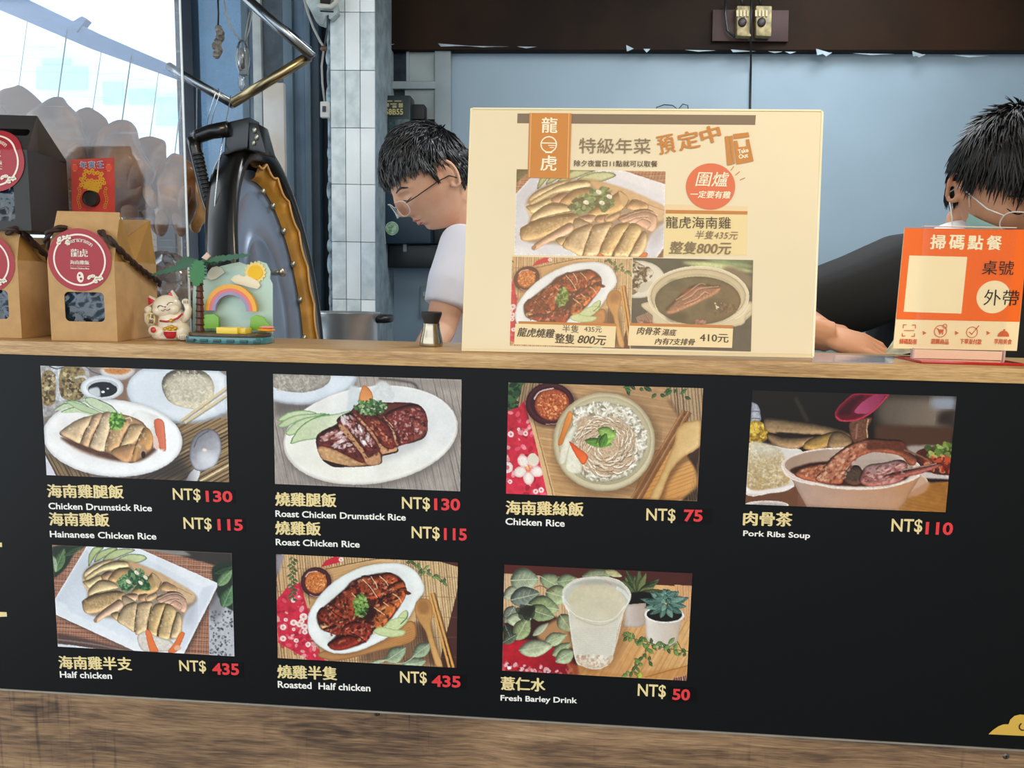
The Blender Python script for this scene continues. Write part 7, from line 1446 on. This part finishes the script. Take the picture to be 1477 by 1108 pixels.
for k,a in enumerate((1.35,1.05,.72,.38,.05,-.3)):
    b = MB(); b.ball(LP(a,.735,-.010),(.005,.005,.007),10,8); b.build('bolt', mat('bolt_steel','b9b7a4',.3,.9) if k==0 else bpy.data.materials['bolt_steel'], li, smooth=True)
b = MB(); b.tube([at(388,393,.50),at(408,392.5,.49)],.006,12); b.tube([at(406,392.5,.49),at(409,392.5,.488)],.0085,12); b.build('stub_rod', mat('stub_steel','bdb6a4',.3,.8), li, smooth=True)
b = MB(); H = lambda x,y,d=0: at(x,y,.47+d)
b.slab([H(326,176),H(360,168),H(357,214),H(322,224)],(0,.05,0)); b.build('handle_mount', M_lb, li, bevel=.004)
b = MB(); b.slab([H(358,176),H(372,178),H(384,222),H(358,216)],(0,.05,0)); b.build('mount_block', M_lb, li, bevel=.003)
for x,y in ((367,188),(370,198),(366,206)): b = MB(); b.ball(H(x,y,-.001),(.004,.003,.006),8,6); b.build('mount_screw', bpy.data.materials['bolt_steel'], li, smooth=True)
b = MB(); b.tube([H(330,186),H(305,190),H(288,196),H(280,200)],[.0145,.0135,.013,.012],14); b.tube([H(279,199),H(281,214),H(287,240),H(297,285),H(305,316)],[.0125,.0125,.012,.010,.005],14); b.build('handle', M_lb, li, smooth=True)
pts=[];rr=[]
for k in range(76): t=k/75; pts.append(H(285+22*t, 222+88*t, -.008)); rr.append((.0105 if k%5 < 3 else .0075)*(1-.35*t))
b = MB(); b.tube(pts,rr,12); b.build('ribbed_grip', mat('ribbed_rubber','1b1a1a',.4), li)
b = MB(); b.tube([at(333,138,.60),at(331,150,.58),at(326,176,.50),at(316,230,.44),at(310,290,.43),at(309,340,.43)],.0011,6); tag(b.build('hanging_wire', mat('bright_wire','dfe6ea',.25,.8), None, smooth=True, loc=tuple(at(333,138,.60))), 'bright wire running from the steel rack down over the black lid', 'wire')
for dx in (0,6): b = MB(); b.tube([at(309+dx,128,.608),at(311+dx,134,.60),at(303+dx,160,.61),at(297+dx,185,.62)],.0011,6); tag(b.build('wire_hook', bpy.data.materials['bright_wire'], None, smooth=True, loc=tuple(at(309+dx,128,.61))), ['left one of two thin wire hooks looped over the steel rack rail','right one of two thin wire hooks looped over the steel rack rail'][dx > 0], 'hook', 'wire hooks over the rack rail')

# ------------------------------------------------------------------ roast birds hanging behind the screen
M_bird = mat('roast_skin','5e3014',.42,var=.45,vscale=14,bump=.6,bscale=22,col2='a8703c',coat=.25); M_bird2 = mat('roast_pale','7c4c2a',.45,var=.4,vscale=12,bump=.5,bscale=25,col2='8a5c3c')
birds = [(-30,210,50,''),(28,214,56,''),(84,222,50,''),(134,232,48,''),(176,244,44,''),(216,262,40,''),(252,276,34,'')]
lbl = ['plump roast chicken hanging at the frame edge behind the black gift bag','roast chicken hanging just above the black gift bag','roast chicken hanging behind the top right edge of the black gift bag','roast chicken hanging directly above the red envelope','roast chicken hanging up and right of the red envelope','roast chicken hanging above the cat figurine, second from the screen edge','small roast chicken hanging at the right edge of the clear screen']
for i,(x,y,r,_) in enumerate(birds):
    Yc = .56+.13*(i%2); kb_ = pxm(Yc); c = at(x,y,Yc); top = c+Vector((0,0,r*kb_*1.3))
    bd_ = thing('roast_chicken', lbl[i], 'chicken', tuple(c), 'roast chickens hanging behind the clear screen')
    b = MB(); nn, mm = 28, 22; vs = []; rg = random.Random(i)
    for jj in range(mm+1):
        ph = PI*jj/mm
        for q_ in range(nn):
            th_ = 2*PI*q_/nn; rad = (math.sin(ph)**.85)*(1-.22*math.cos(ph)); dx = rad*math.cos(th_); dy = rad*math.sin(th_)*.72; dz = math.cos(ph)*1.7
            w_ = 1+.12*math.sin(3*th_+i)+.08*math.sin(5*ph+i*2); v = Vector((dx*w_,dy*w_,dz))*r*kb_*.92
            v += Vector(mnoise.noise_vector(v*22+Vector((i*3,0,0))))*.016; vs.append(c+v)
    b.add(vs,[(jj*nn+q_,(jj+1)*nn+q_,(jj+1)*nn+(q_+1)%nn,jj*nn+(q_+1)%nn) for jj in range(mm) for q_ in range(nn)]); b.build('body', M_bird if i%2==0 else M_bird2, bd_, smooth=True)
    for s_ in (-1,1):
        b = MB(); b.ball(c+Vector((s_*r*kb_*.75,-.03,-r*kb_*.3)),(r*kb_*.26,r*kb_*.22,r*kb_*.55),14,10,M=Matrix.Rotation(s_*.35,3,'Y')); b.build('wing', M_bird, bd_, smooth=True)
        b = MB(); b.ball(c+Vector((s_*r*kb_*.38,-.02,-r*kb_*1.35)),(r*kb_*.28,r*kb_*.26,r*kb_*.6),14,10,M=Matrix.Rotation(s_*-.15,3,'Y')); b.build('leg', M_bird2, bd_, smooth=True)
    # hook up to the left rail of the rack
    xr_ = np.interp(x+14,[-160,40,146,262],[-64,8,58,105]); b = MB(); b.tube([c+Vector((0,0,r*kb_*1.2)), at(x+14,xr_,.665)],.0014,6); b.build('hook_wire', bpy.data.materials['bright_wire'], bd_)
# golden skin piece seen right of the screen edge
b = MB(); b.ball(at(283,285,.72),(.022,.03,.075),16,14); b.v=[tuple(Vector(v)+Vector(mnoise.noise_vector(Vector(v)*30))*.012) for v in b.v]
fs_ = thing('fried_skin', 'golden crisp skin hanging between the clear screen and the black handle', 'food', tuple(at(283,240,.72)))
b.build('skin', mat('golden_skin','c08a4c',.4,var=.4,vscale=25,bump=.6,bscale=30), fs_, smooth=True); b = MB(); b.tube([at(283,240,.72), at(284,118,.632)],.0012,6); b.build('hook_wire', bpy.data.materials['bright_wire'], fs_)
# clear bag of buns low behind the screen
gb = thing('clear_food_bag', 'clear plastic food bag glinting behind the lucky cat', 'bag', tuple(at(245,450,.42)))
b = MB(); 
for k in range(9): b.ball(at(222+(k%3)*26,395+(k//3)*26,.42+.02*(k%2)),(.021,.02,.018),12,8)
b.build('filling', mat('pinkish_brown_buns','a07f6c',.5,var=.35,vscale=30), gb, smooth=True, kind='stuff')
b = MB(); b.ball(at(246,415,.41),(.062,.045,.062),28,20); b.v=[tuple(Vector(v)+Vector(mnoise.noise_vector(Vector(v)*45))*.013) for v in b.v]; b.build('film', glassy('crinkled_clear_film', haze=.16, hcol='e8e4e0', gloss=.16, rough=.12, scratch=False, hscale=40, hvar=.9), gb, smooth=True)
# ------------------------------------------------------------------ people
def skin_mat(name, col, col2):
    m = mat(name, col, .5, var=.1, vscale=14, bump=.08, bscale=300, col2=col2, sss=.12, spec=.35); return m
def Gs(v, s): return np.exp(-(v/s)**2)
def head_points(nu=132, nv=100, wide=1.0):
    th = np.linspace(0, 2*PI, nu, endpoint=False); ph = np.linspace(0.0001, PI-.0001, nv)
    TH, PH = np.meshgrid(th, ph); dx = np.sin(PH)*np.cos(TH); dy = np.sin(PH)*np.sin(TH); dz = np.cos(PH)
    x, y, z = .0745*dx*wide, .0965*dy, .118*dz
    t = np.clip((-.015-z)/.1, 0, 1); x = x*(1-.36*t**1.4); y = np.where(y > 0, y*(1-.55*t), y*(1-.06*t)); x = x*(1+.05*np.clip(z/.1, 0, 1)*(dy > 0))
    y = np.where((y < 0) & (z < -.03), y-.006*np.clip((-.03-z)/.05, 0, 1), y)
    w = np.clip(-dy*1.6-.15, 0, 1); ax = np.abs(x); f = 0*x
    br = np.clip((.018-z)/.046, 0, 1)*np.clip((z+.043)/.014, 0, 1); f -= .024*Gs(x, .0105)*br
    f -= .006*Gs(x, .007)*Gs(z-.012, .02); f -= .009*Gs(ax-.0125, .0065)*Gs(z+.034, .0065)
    f += .0095*Gs(ax-.031, .014)*Gs(z-.003, .011); f -= .0055*Gs(ax-.032, .010)*Gs(z+.001, .0065); f -= .0045*Gs(ax-.030, .02)*Gs(z-.021, .008)
    f -= .0075*Gs(x, .019)*Gs(z+.0555, .0048); f -= .0075*Gs(x, .016)*Gs(z+.0665, .0052); f += .0035*Gs(x, .022)*Gs(z+.061, .002)
    f -= .010*Gs(x, .019)*Gs(z+.095, .014); f += .004*Gs(x, .015)*Gs(z+.078, .006); f -= .004*Gs(ax-.046, .018)*Gs(z+.016, .02)
    return np.stack([x, y+f*w, z], -1), nu, nv
class Head:
    def __init__(s, c, M, wide=1.0, sc=1.0):
        s.c = Vector(c); s.M = M; s.sc = sc; P, nu, nv = head_points(wide=wide); s.P = P; s.nu, s.nv = nu, nv; s.flat = P.reshape(-1, 3)
    def w(s, x, y, z): return s.c+s.M@(Vector((x, y, z))*s.sc)
    def front(s, x, z, off=0.0):
        k = s.flat; m = k[:,1] < 0; q = k[m]; i = np.argsort((q[:,0]-x)**2+(q[:,2]-z)**2)[:3]; return s.w(x, q[i,1].mean()-off, z)
    def mesh(s, mb):
        nu, nv = s.nu, s.nv; vs = [s.w(*p) for p in s.flat]
        mb.add(vs, [(i*nu+j, (i+1)*nu+j, (i+1)*nu+(j+1)%nu, i*nu+(j+1)%nu) for i in range(nv-1) for j in range(nu)]+[tuple(range(nu)), tuple((nv-1)*nu+j for j in range(nu-1, -1, -1))])
    def ears(s, mb):
        for sg in (-1, 1):
            R = Matrix.Rotation(sg*-.35, 3, 'Z')
            P = [];
            for k in range(15):
                a = -2.0+4.6*k/14; P.append((sg*(.0785+.006*math.cos(a)*.3), .012+.0165*math.cos(a)*.9+.006, -.004+.030*math.sin(a)-(.004 if a < -.8 else 0)))
            pts = [s.w(*(R@Vector((0, p[1]-.005, p[2]))+Vector((p[0], .005, 0)))) for p in P]
            mb.tube(pts, [.0042*s.sc]*15, 8)
            mb.ball(s.w(sg*.0765, .016, -.006), (.0055, .013, .024), 14, 10, M=s.M@R); mb.ball(s.w(sg*.078, .010, -.030), (.005, .007, .008), 10, 8, M=s.M)
def remesh(mb, name, m, parent, vox, smooth_it=2, sm=.5):
    o = mb.build(name+'_src', m, parent); md = o.modifiers.new('r', 'REMESH'); md.mode = 'VOXEL'; md.voxel_size = vox
    md2 = o.modifiers.new('s', 'SMOOTH'); md2.iterations = smooth_it; md2.factor = sm
    dg = bpy.context.evaluated_depsgraph_get(); me = bpy.data.meshes.new_from_object(o.evaluated_get(dg)); me.name = name
    src = o.data; bpy.data.objects.remove(o); bpy.data.meshes.remove(src)
    me.materials.clear(); me.materials.append(m); me.polygons.foreach_set('use_smooth', [True]*len(me.polygons)); me.update()
    o = bpy.data.objects.new(name, me); COL.objects.link(o); o.parent = parent; return o
def limb(mb, pts, r, n=18):
    mb.tube(pts, r, n); 
    for p, q in zip(pts[1:-1], r[1:-1]): mb.ball(p, q, 14, 10)
def hand(mb, wrist, d, up, size=1.0, curl=.5, side=1):
    """wrist point, d finger direction, up = back of hand normal"""
    d = Vector(d).normalized(); up = (Vector(up)-d*Vector(up).dot(d)).normalized(); s = d.cross(up)*side; W = Vector(wrist)
    R = Matrix((s, d, up)).transposed()
    mb.ball(W+d*.045*size, (.040*size, .050*size, .0155*size), 18, 12, M=R); mb.tube([W-d*.02, W+d*.02*size], [.024*size, .026*size], 14)
    for k, (off, ln) in enumerate(((-.029, .068), (-.010, .078), (.010, .073), (.029, .058))):
        p = W+d*.078*size+s*off*size; a = 0; P = [p-d*.03*size, p]; seg = (ln*.45, ln*.32, ln*.25)
        for j, l in enumerate(seg):
            a += curl*(.55 if j == 0 else .75); p = p+(d*math.cos(a)-up*math.sin(a)+s*off*1.5)*l*size; P.append(p)
        mb.tube(P, [.0095*size, .0098*size, .0088*size, .008*size, .0062*size], 10); mb.ball(P[-1], .0062*size, 8, 6)
        for q in P[1:-1]: mb.ball(q, .0093*size, 10, 8)
    p = W+d*.025*size-s*.030*size; P = [p+s*.02, p, p+(d*.8-s*.7-up*.2)*.030*size, p+(d*1.6-s*.9-up*.7)*.034*size]; mb.tube(P, [.014*size, .0125*size, .0105*size, .008*size], 10); mb.ball(P[-1], .008*size, 8, 6)
def make_hair(H, parent, m, line, n=1500, thick=.014, L=.032, seed=3, comb=(0, -1, -.2), tuft=(), lift0=.35, swirl=1.1):
    """line(x,y,z)->>0 where hair grows (head-local)"""
    rg = np.random.default_rng(seed); P = H.P; nu, nv = H.nu, H.nv
    nrm = P/np.array([.0745**2, .0965**2, .118**2]); nrm /= np.linalg.norm(nrm, axis=-1, keepdims=True)
    mk = np.clip(line(P[...,0], P[...,1], P[...,2])/.012, 0, 1); mb = MB(); th = np.zeros(mk.shape)
    for i in range(nv):
        for j in range(nu):
            q = Vector(P[i,j]); th[i,j] = thick*(.8+.5*mnoise.noise(q*38)+.3*mnoise.noise(q*90))
    Q = P+nrm*(np.maximum(th, .004)*mk)[...,None]-nrm*((mk <= 0)*.004)[...,None]
    idx = {}; vs = []; fs = []
    def vid(i, j):
        j %= nu
        if (i, j) not in idx: idx[(i, j)] = len(vs); vs.append(H.w(*Q[i, j]))
        return idx[(i, j)]
    for i in range(nv-1):
        for j in range(nu):
            if max(mk[i,j], mk[i+1,j], mk[i,(j+1)%nu], mk[i+1,(j+1)%nu]) > 0: fs.append((vid(i,j), vid(i+1,j), vid(i+1,j+1), vid(i,j+1)))
    mb.add(vs, fs); cm = np.array(comb, float); cand = np.argwhere(mk > .05)
    wt = np.sin(np.linspace(0, PI, nv))[cand[:,0]]; wt = wt/wt.sum(); pick = cand[rg.choice(len(cand), n, p=wt)]
    for i, j in pick:
        p = P[i,j]; nn = nrm[i,j]; c = cm-nn*(cm@nn); c = c/(np.linalg.norm(c)+1e-6); side = np.cross(nn, c)
        down = np.array([0,0,-1.]); k = np.clip((p[2]-.03)/.09, 0, 1); dr = c*k+(down-nn*(down@nn))*(1-k); dr += side*(rg.random()-.5)*swirl; dr /= np.linalg.norm(dr)+1e-6
        l = L*(.6+.8*rg.random())*(.5+.5*np.clip((p[2]+.0)/.07,0,1)); b0 = p+nn*(th[i,j]*mk[i,j]*.92); lift = lift0*(.6+1.2*rg.random()*k)
        pts = [b0, b0+dr*l*.35+nn*l*lift*.45, b0+dr*l*.75+nn*l*lift*.45, b0+dr*l*1.1+nn*l*(lift*.25-.05)]; r = .0022*(.6+.7*rg.random())
        mb.tube([H.w(*q) for q in pts], [r, r*1.1, r*.75, r*.12], 4, cap=False)
    for (a, b_, r) in tuft: mb.tube([H.w(*q) for q in (a, tuple((np.array(a)+np.array(b_))/2+np.array([0,-.004,.004])), b_)], [r, r*.8, r*.1], 5, cap=False)
    return mb.build('hair', m, parent, smooth=True)
def surf_line(H, pts, r, name, m, parent, off=.0006, n=6):
    mb = MB(); Q = catmull(pts, 5, False); P = [H.front(x, z, off) for x, z in Q]; k = len(P)
    mb.tube(P, [r*(.35+.65*math.sin(PI*(i+.5)/k)) for i in range(k)], n); return mb.build(name, m, parent, smooth=True)
def glasses(H, parent, mf, ml, col_t, y0=-.104, z0=-.006, R=(.0245,.019), tilt=.0):
    g = thing('glasses_frame', None, None, (0,0,0)); bpy.data.objects.remove(g)
    mb = MB(); rims = []
    for sg in (-1, 1):
        ring = [H.w(sg*.0325+R[0]*math.copysign(abs(math.cos(a))**.75, math.cos(a)), y0+.010*abs(math.cos(a))*(1 if math.cos(a)*sg > 0 else 0), z0+R[1]*math.copysign(abs(math.sin(a))**.8, math.sin(a))) for a in np.linspace(0, 2*PI, 36, endpoint=False)]
        rims.append(ring); mb.tube(ring, .0012, 6, closed=True, cap=False)
    mb.tube([H.w(-.009, y0, z0+.006), H.w(0, y0-.003, z0+.010), H.w(.009, y0, z0+.006)], .0014, 6)
    fo = mb.build('glasses', mf, parent, smooth=True)
    for ring in rims: MB().add(ring, [tuple(range(36))]).build('lens', ml, fo)
    for sg in (-1, 1):
        b = MB(); b.tube([H.w(sg*.057, y0+.010, z0+.008), H.w(sg*.074, y0+.03, z0+.008), H.w(sg*.0815, -.02, z0+.008), H.w(sg*.082, .012, z0+.004), H.w(sg*.080, .032, z0-.016)], .0014, 6); b.build('temple', col_t, fo, smooth=True)
    return fo
M_hair1 = mat('black_hair','0b0d12',.36,spec=1.0); M_hair2 = mat('dark_brown_hair','120d0a',.5,spec=.45)
M_lens = glassy('lens_glass', haze=0.0, scratch=False, gloss=.06, hcol='ffffff'); M_clearf = mat('clear_frame','d9d4cc',.12,spec=.9,coat=.8); M_dkt = mat('dark_temple','15161a',.3)
M_lip = mat('lips','b8665c',.45); M_lash = mat('lash','15100e',.6)
# ---- young man in white tee
Y1 = 1.0
c1 = at(621,259,Y1); s1 = pxm(Y1)
M1 = Matrix.Rotation(math.radians(-60),3,'Z')@Matrix.Rotation(math.radians(37),3,'X')
p1 = thing('person', 'person with short black hair and glasses in a white T-shirt, head bowed beside the poster', 'person', (at(690,400,Y1+.05).x, Y1+.08, 0))
H1 = Head(c1, M1, sc=1.06)
M_sk1 = skin_mat('warm_skin','ebbd9f','dfa88a')
b = MB(); H1.mesh(b); H1.ears(b)
A = lambda px, py, d=0: at(px, py, Y1+d)
nb = A(683,345,.07); b.tube([H1.w(0,.030,-.045), H1.w(0,.045,-.085), nb, nb+Vector((.01,.01,-.06))], [.050,.051,.055,.075], 20)
L0_, L1_, L2_ = A(664,372,-.05), A(634,476,-.10), A(585,560,-.28)
limb(b, [L0_, L0_.lerp(L1_,.5), L1_, L1_.lerp(L2_,.5), L2_], [.048,.043,.039,.034,.026])
hand(b, L2_, (-.5,-.75,-.25), (-.2,-.2,1), curl=.5)
R0_, R1_, R2_ = A(740,365,.16), A(725,500,.02), A(640,560,-.25); limb(b, [R0_, R1_, R2_], [.048,.038,.026]); hand(b, R2_, (-.6,-.7,-.2), (-.2,-.2,1), curl=.5, side=-1)
hip = Vector((p1.location.x+.02, Y1+.18, .92)); b.tube([nb+Vector((.01,.02,-.05)), nb.lerp(hip,.5)+Vector((.03,.03,0)), hip], [.09,.13,.135], 20)
for sg in (-1,1): limb(b, [hip+Vector((sg*.09,0,-.02)), hip+Vector((sg*.10,-.02,-.45)), Vector((hip.x+sg*.11, hip.y+.02, .07))], [.085,.058,.042]); b.ball((hip.x+sg*.11, hip.y-.05, .04), (.045,.12,.04), 14, 10)
remesh(b, 'body', M_sk1, p1, .0030, 2)
make_hair(H1, p1, M_hair1, lambda x, y, z: np.where(y < -.035, z-.052, np.where(y < -.012, z-(.052-2.4*np.clip(y+.035,0,.022)), np.where(y < .038, z-.034, z+.045))), n=2600, thick=.017, L=.030, seed=5, lift0=.2)
surf_line(H1, [(-.048,.020),(-.034,.027),(-.016,.022)], .0028, 'eyebrow', M_hair1, p1, .0004); surf_line(H1, [(.016,.022),(.034,.027),(.048,.020)], .0028, 'eyebrow', M_hair1, p1, .0004)
surf_line(H1, [(.019,.000),(.030,-.005),(.044,-.002)], .0013, 'eyelash', M_lash, p1); surf_line(H1, [(-.044,-.002),(-.030,-.005),(-.019,.000)], .0013, 'eyelash', M_lash, p1)
surf_line(H1, [(-.018,-.0575),(0,-.0545),(.018,-.0575)], .0028, 'upper_lip', M_lip, p1, -.0016); surf_line(H1, [(-.015,-.0655),(0,-.0675),(.015,-.0655)], .0030, 'lower_lip', M_lip, p1, -.0018)
glasses(H1, p1, M_clearf, M_lens, M_dkt, y0=-.112, z0=-.012)
M_tee = mat('white_cotton','edeaf2',.8,var=.05,vscale=5,bump=.25,bscale=12)
b = MB(); sh_ = A(668,355,.0)
b.tube([nb+Vector((-.005,-.015,-.005)), nb+Vector((0,0,-.04)), nb+Vector((.02,.02,-.11)), nb.lerp(hip,.55)+Vector((.03,.0,0)), hip+Vector((0,-.01,.06))], [.062,.085,.135,.150,.150], 28)
b.tube([nb+Vector((.01,-.01,-.045)), L0_+Vector((.01,.0,.022)), L0_.lerp(L1_,.35), L0_.lerp(L1_,.68)], [.068,.068,.064,.056], 24)
b.tube([nb+Vector((.02,.03,-.055)), A(735,362,.14), A(735,430,.12)], [.075,.070,.066], 22)
tee = remesh(b, 'shirt', M_tee, p1, .0055, 4)
b = MB(); ring = [nb+Vector((-.010,-.018,.004))+Vector((.060*math.cos(a), .055*math.sin(a)-.002, .018*math.cos(a+.4))) for a in np.linspace(0,2*PI,32,endpoint=False)]; b.tube(ring, .006, 8, closed=True, cap=False); b.build('collar', M_tee, tee, smooth=True)
b = MB(); b.tube([hip+Vector((0,0,.08)), hip+Vector((0,0,-.03))],[.152,.155],24)
for sg in (-1,1): b.tube([hip+Vector((sg*.085,0,0)), hip+Vector((sg*.10,-.02,-.45)), Vector((hip.x+sg*.11, hip.y+.02, .06))],[.098,.078,.065],20)
remesh(b, 'trousers', mat('dark_trousers','23262c',.8), p1, .012, 2)
# ---- man in black shirt behind the orange sign
Y2 = .50; c2 = at(1459,269,Y2)
M2 = Matrix.Rotation(math.radians(4),3,'Z')@Matrix.Rotation(math.radians(34),3,'X')
p2 = thing('person', 'person in black shirt with dark hair, mask and clear glasses, bowed behind the orange sign', 'person', (c2.x, Y2+.08, 0))
H2 = Head(c2, M2, sc=1.04, wide=1.03); M_sk2 = skin_mat('tan_skin','e2a884','d0926c')
B = lambda px, py, d=0: at(px, py, Y2+d)
b = MB(); H2.mesh(b); H2.ears(b); nb2 = c2+Vector((0,.085,-.150)); b.tube([H2.w(0,.030,-.045), H2.w(0,.045,-.085), nb2, nb2+Vector((0,.01,-.05))],[.054,.055,.062,.09],20)
e0, e1, e2 = B(1300,398,.06), B(1128,458,-.02), B(1180,482,-.17)
limb(b, [e0, e0.lerp(e1,.5), e1, e1.lerp(e2,.5), e2],[.055,.048,.042,.036,.028])
hand(b, e2, (.90,-.05,-.22), (.25,-.45,.9), size=1.0, curl=.42, side=1)
f0, f1, f2 = B(1590,385,.06), B(1680,520,-.02), B(1560,540,-.22); limb(b,[f0,f1,f2],[.055,.042,.028]); hand(b, f2, (-.85,-.3,-.3), (0,-.3,.95), curl=.5, side=-1)
hip2 = Vector((c2.x, Y2+.22, .93)); b.tube([nb2+Vector((0,.02,-.04)), nb2.lerp(hip2,.5), hip2],[.10,.145,.145],20)
for sg in (-1,1): limb(b, [hip2+Vector((sg*.09,0,-.02)), hip2+Vector((sg*.10,-.02,-.45)), Vector((hip2.x+sg*.11, hip2.y+.02, .07))],[.09,.06,.045]); b.ball((hip2.x+sg*.11, hip2.y-.05, .04),(.048,.125,.04),14,10)
remesh(b, 'body', M_sk2, p2, .0030, 2)
make_hair(H2, p2, M_hair2, lambda x, y, z: np.where(y < -.03, z-.054, np.where(y < -.010, z-(.054-2.2*np.clip(y+.03,0,.02)), np.where(y < .040, z-.032, z+.05))), n=4200, thick=.019, L=.046, seed=9, comb=(-.35,-1,-.1), lift0=.10, swirl=.5,
  tuft=[((-.02+.012*k,.02,.128),(-.03+.016*k+.008*math.sin(k*2),.035+.01*math.cos(k),.158+.006*(k%3)),.0011) for k in range(8)])
for sg in (-1,1): surf_line(H2, [(sg*.016,.020),(sg*.034,.026),(sg*.050,.019)], .0026, 'eyebrow', M_hair2, p2, .0004); surf_line(H2, [(sg*.019,.001),(sg*.031,-.005),(sg*.045,-.001)], .0013, 'eyelash', M_lash, p2)
glasses(H2, p2, M_clearf, M_lens, M_clearf, y0=-.106, z0=-.012, R=(.0255,.0195))
# face mask
mv = []; n1, n2 = 22, 12
for i in range(n2+1):
    z = -.040-.078*i/n2
    for j in range(n1+1):
        a = (j/n1-.5)*2.55; yy = -.112*math.cos(a)*(1-.12*(i/n2)**2)-.010*math.exp(-(a/.35)**2)*(1-i/n2)-.002*math.sin(i*2.1); mv.append(H2.w(.0765*math.sin(a)*(1-.2*i/n2), yy, z+.012*math.cos(a*.9)*(1-i/n2)))
b = MB(); b.add(mv, [(i*(n1+1)+j, i*(n1+1)+j+1, (i+1)*(n1+1)+j+1, (i+1)*(n1+1)+j) for i in range(n2) for j in range(n1)]); fm = b.build('face_mask', mat('mint_mask','a9d2c6',.7,var=.06,bump=.2,bscale=200), p2, smooth=True)
for sg in (-1,1):
    b = MB(); b.tube([H2.w(sg*.073,-.028,-.026), H2.w(sg*.080,-.012,.002), H2.w(sg*.0835,.012,.022), H2.w(sg*.086,.030,.006)], .0013, 6); b.build('ear_loop', flat('efe9dc'), fm, smooth=True)
    b = MB(); b.tube([H2.w(sg*.070,-.030,-.108), H2.w(sg*.080,-.005,-.06), H2.w(sg*.086,.024,-.030)], .0013, 6); b.build('ear_loop', flat('efe9dc'), fm, smooth=True)
M_blk2 = mat('black_cotton','0f1012',.8,var=.2,vscale=6,bump=.35,bscale=10,sheen=1)
b = MB(); b.tube([nb2+Vector((0,-.01,.008)), nb2+Vector((0,.0,-.03)), nb2+Vector((0,.02,-.10)), nb2.lerp(hip2,.5)+Vector((0,-.01,0)), hip2+Vector((0,0,.05))],[.072,.105,.165,.172,.165],30)
b.tube([nb2+Vector((-.02,.0,-.052)), B(1345,376,.07), B(1300,396,.05), B(1232,424,.02), B(1160,446,-.01), B(1128,460,-.03)],[.062,.066,.078,.074,.066,.055],24)
b.tube([B(1128,457,-.02), B(1150,474,-.12)],[.054,.046],20)
b.tube([nb2+Vector((.02,.0,-.055)), f0, f0.lerp(f1,.6), f1],[.07,.072,.064,.056],24); b.tube([f1, f1.lerp(f2,.6)],[.055,.045],20)
sh2 = remesh(b, 'shirt', M_blk2, p2, .0055, 4)
b = MB(); ring = [nb2+Vector((0,-.002,.012))+Vector((.082*math.cos(a), .070*math.sin(a), -.012*math.sin(a)*-1)) for a in np.linspace(0,2*PI,32,endpoint=False)]; b.tube(ring, .010, 8, closed=True, cap=False); b.build('white_collar', mat('white_knit','e8e6e4',.8), sh2, smooth=True)
b = MB(); b.ball(B(1366,338,.065), (.050,.052,.020), 24, 14, M=Matrix.Rotation(math.radians(-24),3,'Y')); b.build('white_collar', bpy.data.materials['white_knit'], sh2, smooth=True)
b = MB(); b.tube([hip2+Vector((0,0,.07)), hip2+Vector((0,0,-.03))],[.168,.17],24)
for sg in (-1,1): b.tube([hip2+Vector((sg*.09,0,0)), hip2+Vector((sg*.10,-.02,-.45)), Vector((hip2.x+sg*.11, hip2.y+.02, .06))],[.10,.08,.066],20)
remesh(b, 'trousers', bpy.data.materials['dark_trousers'], p2, .012, 2)
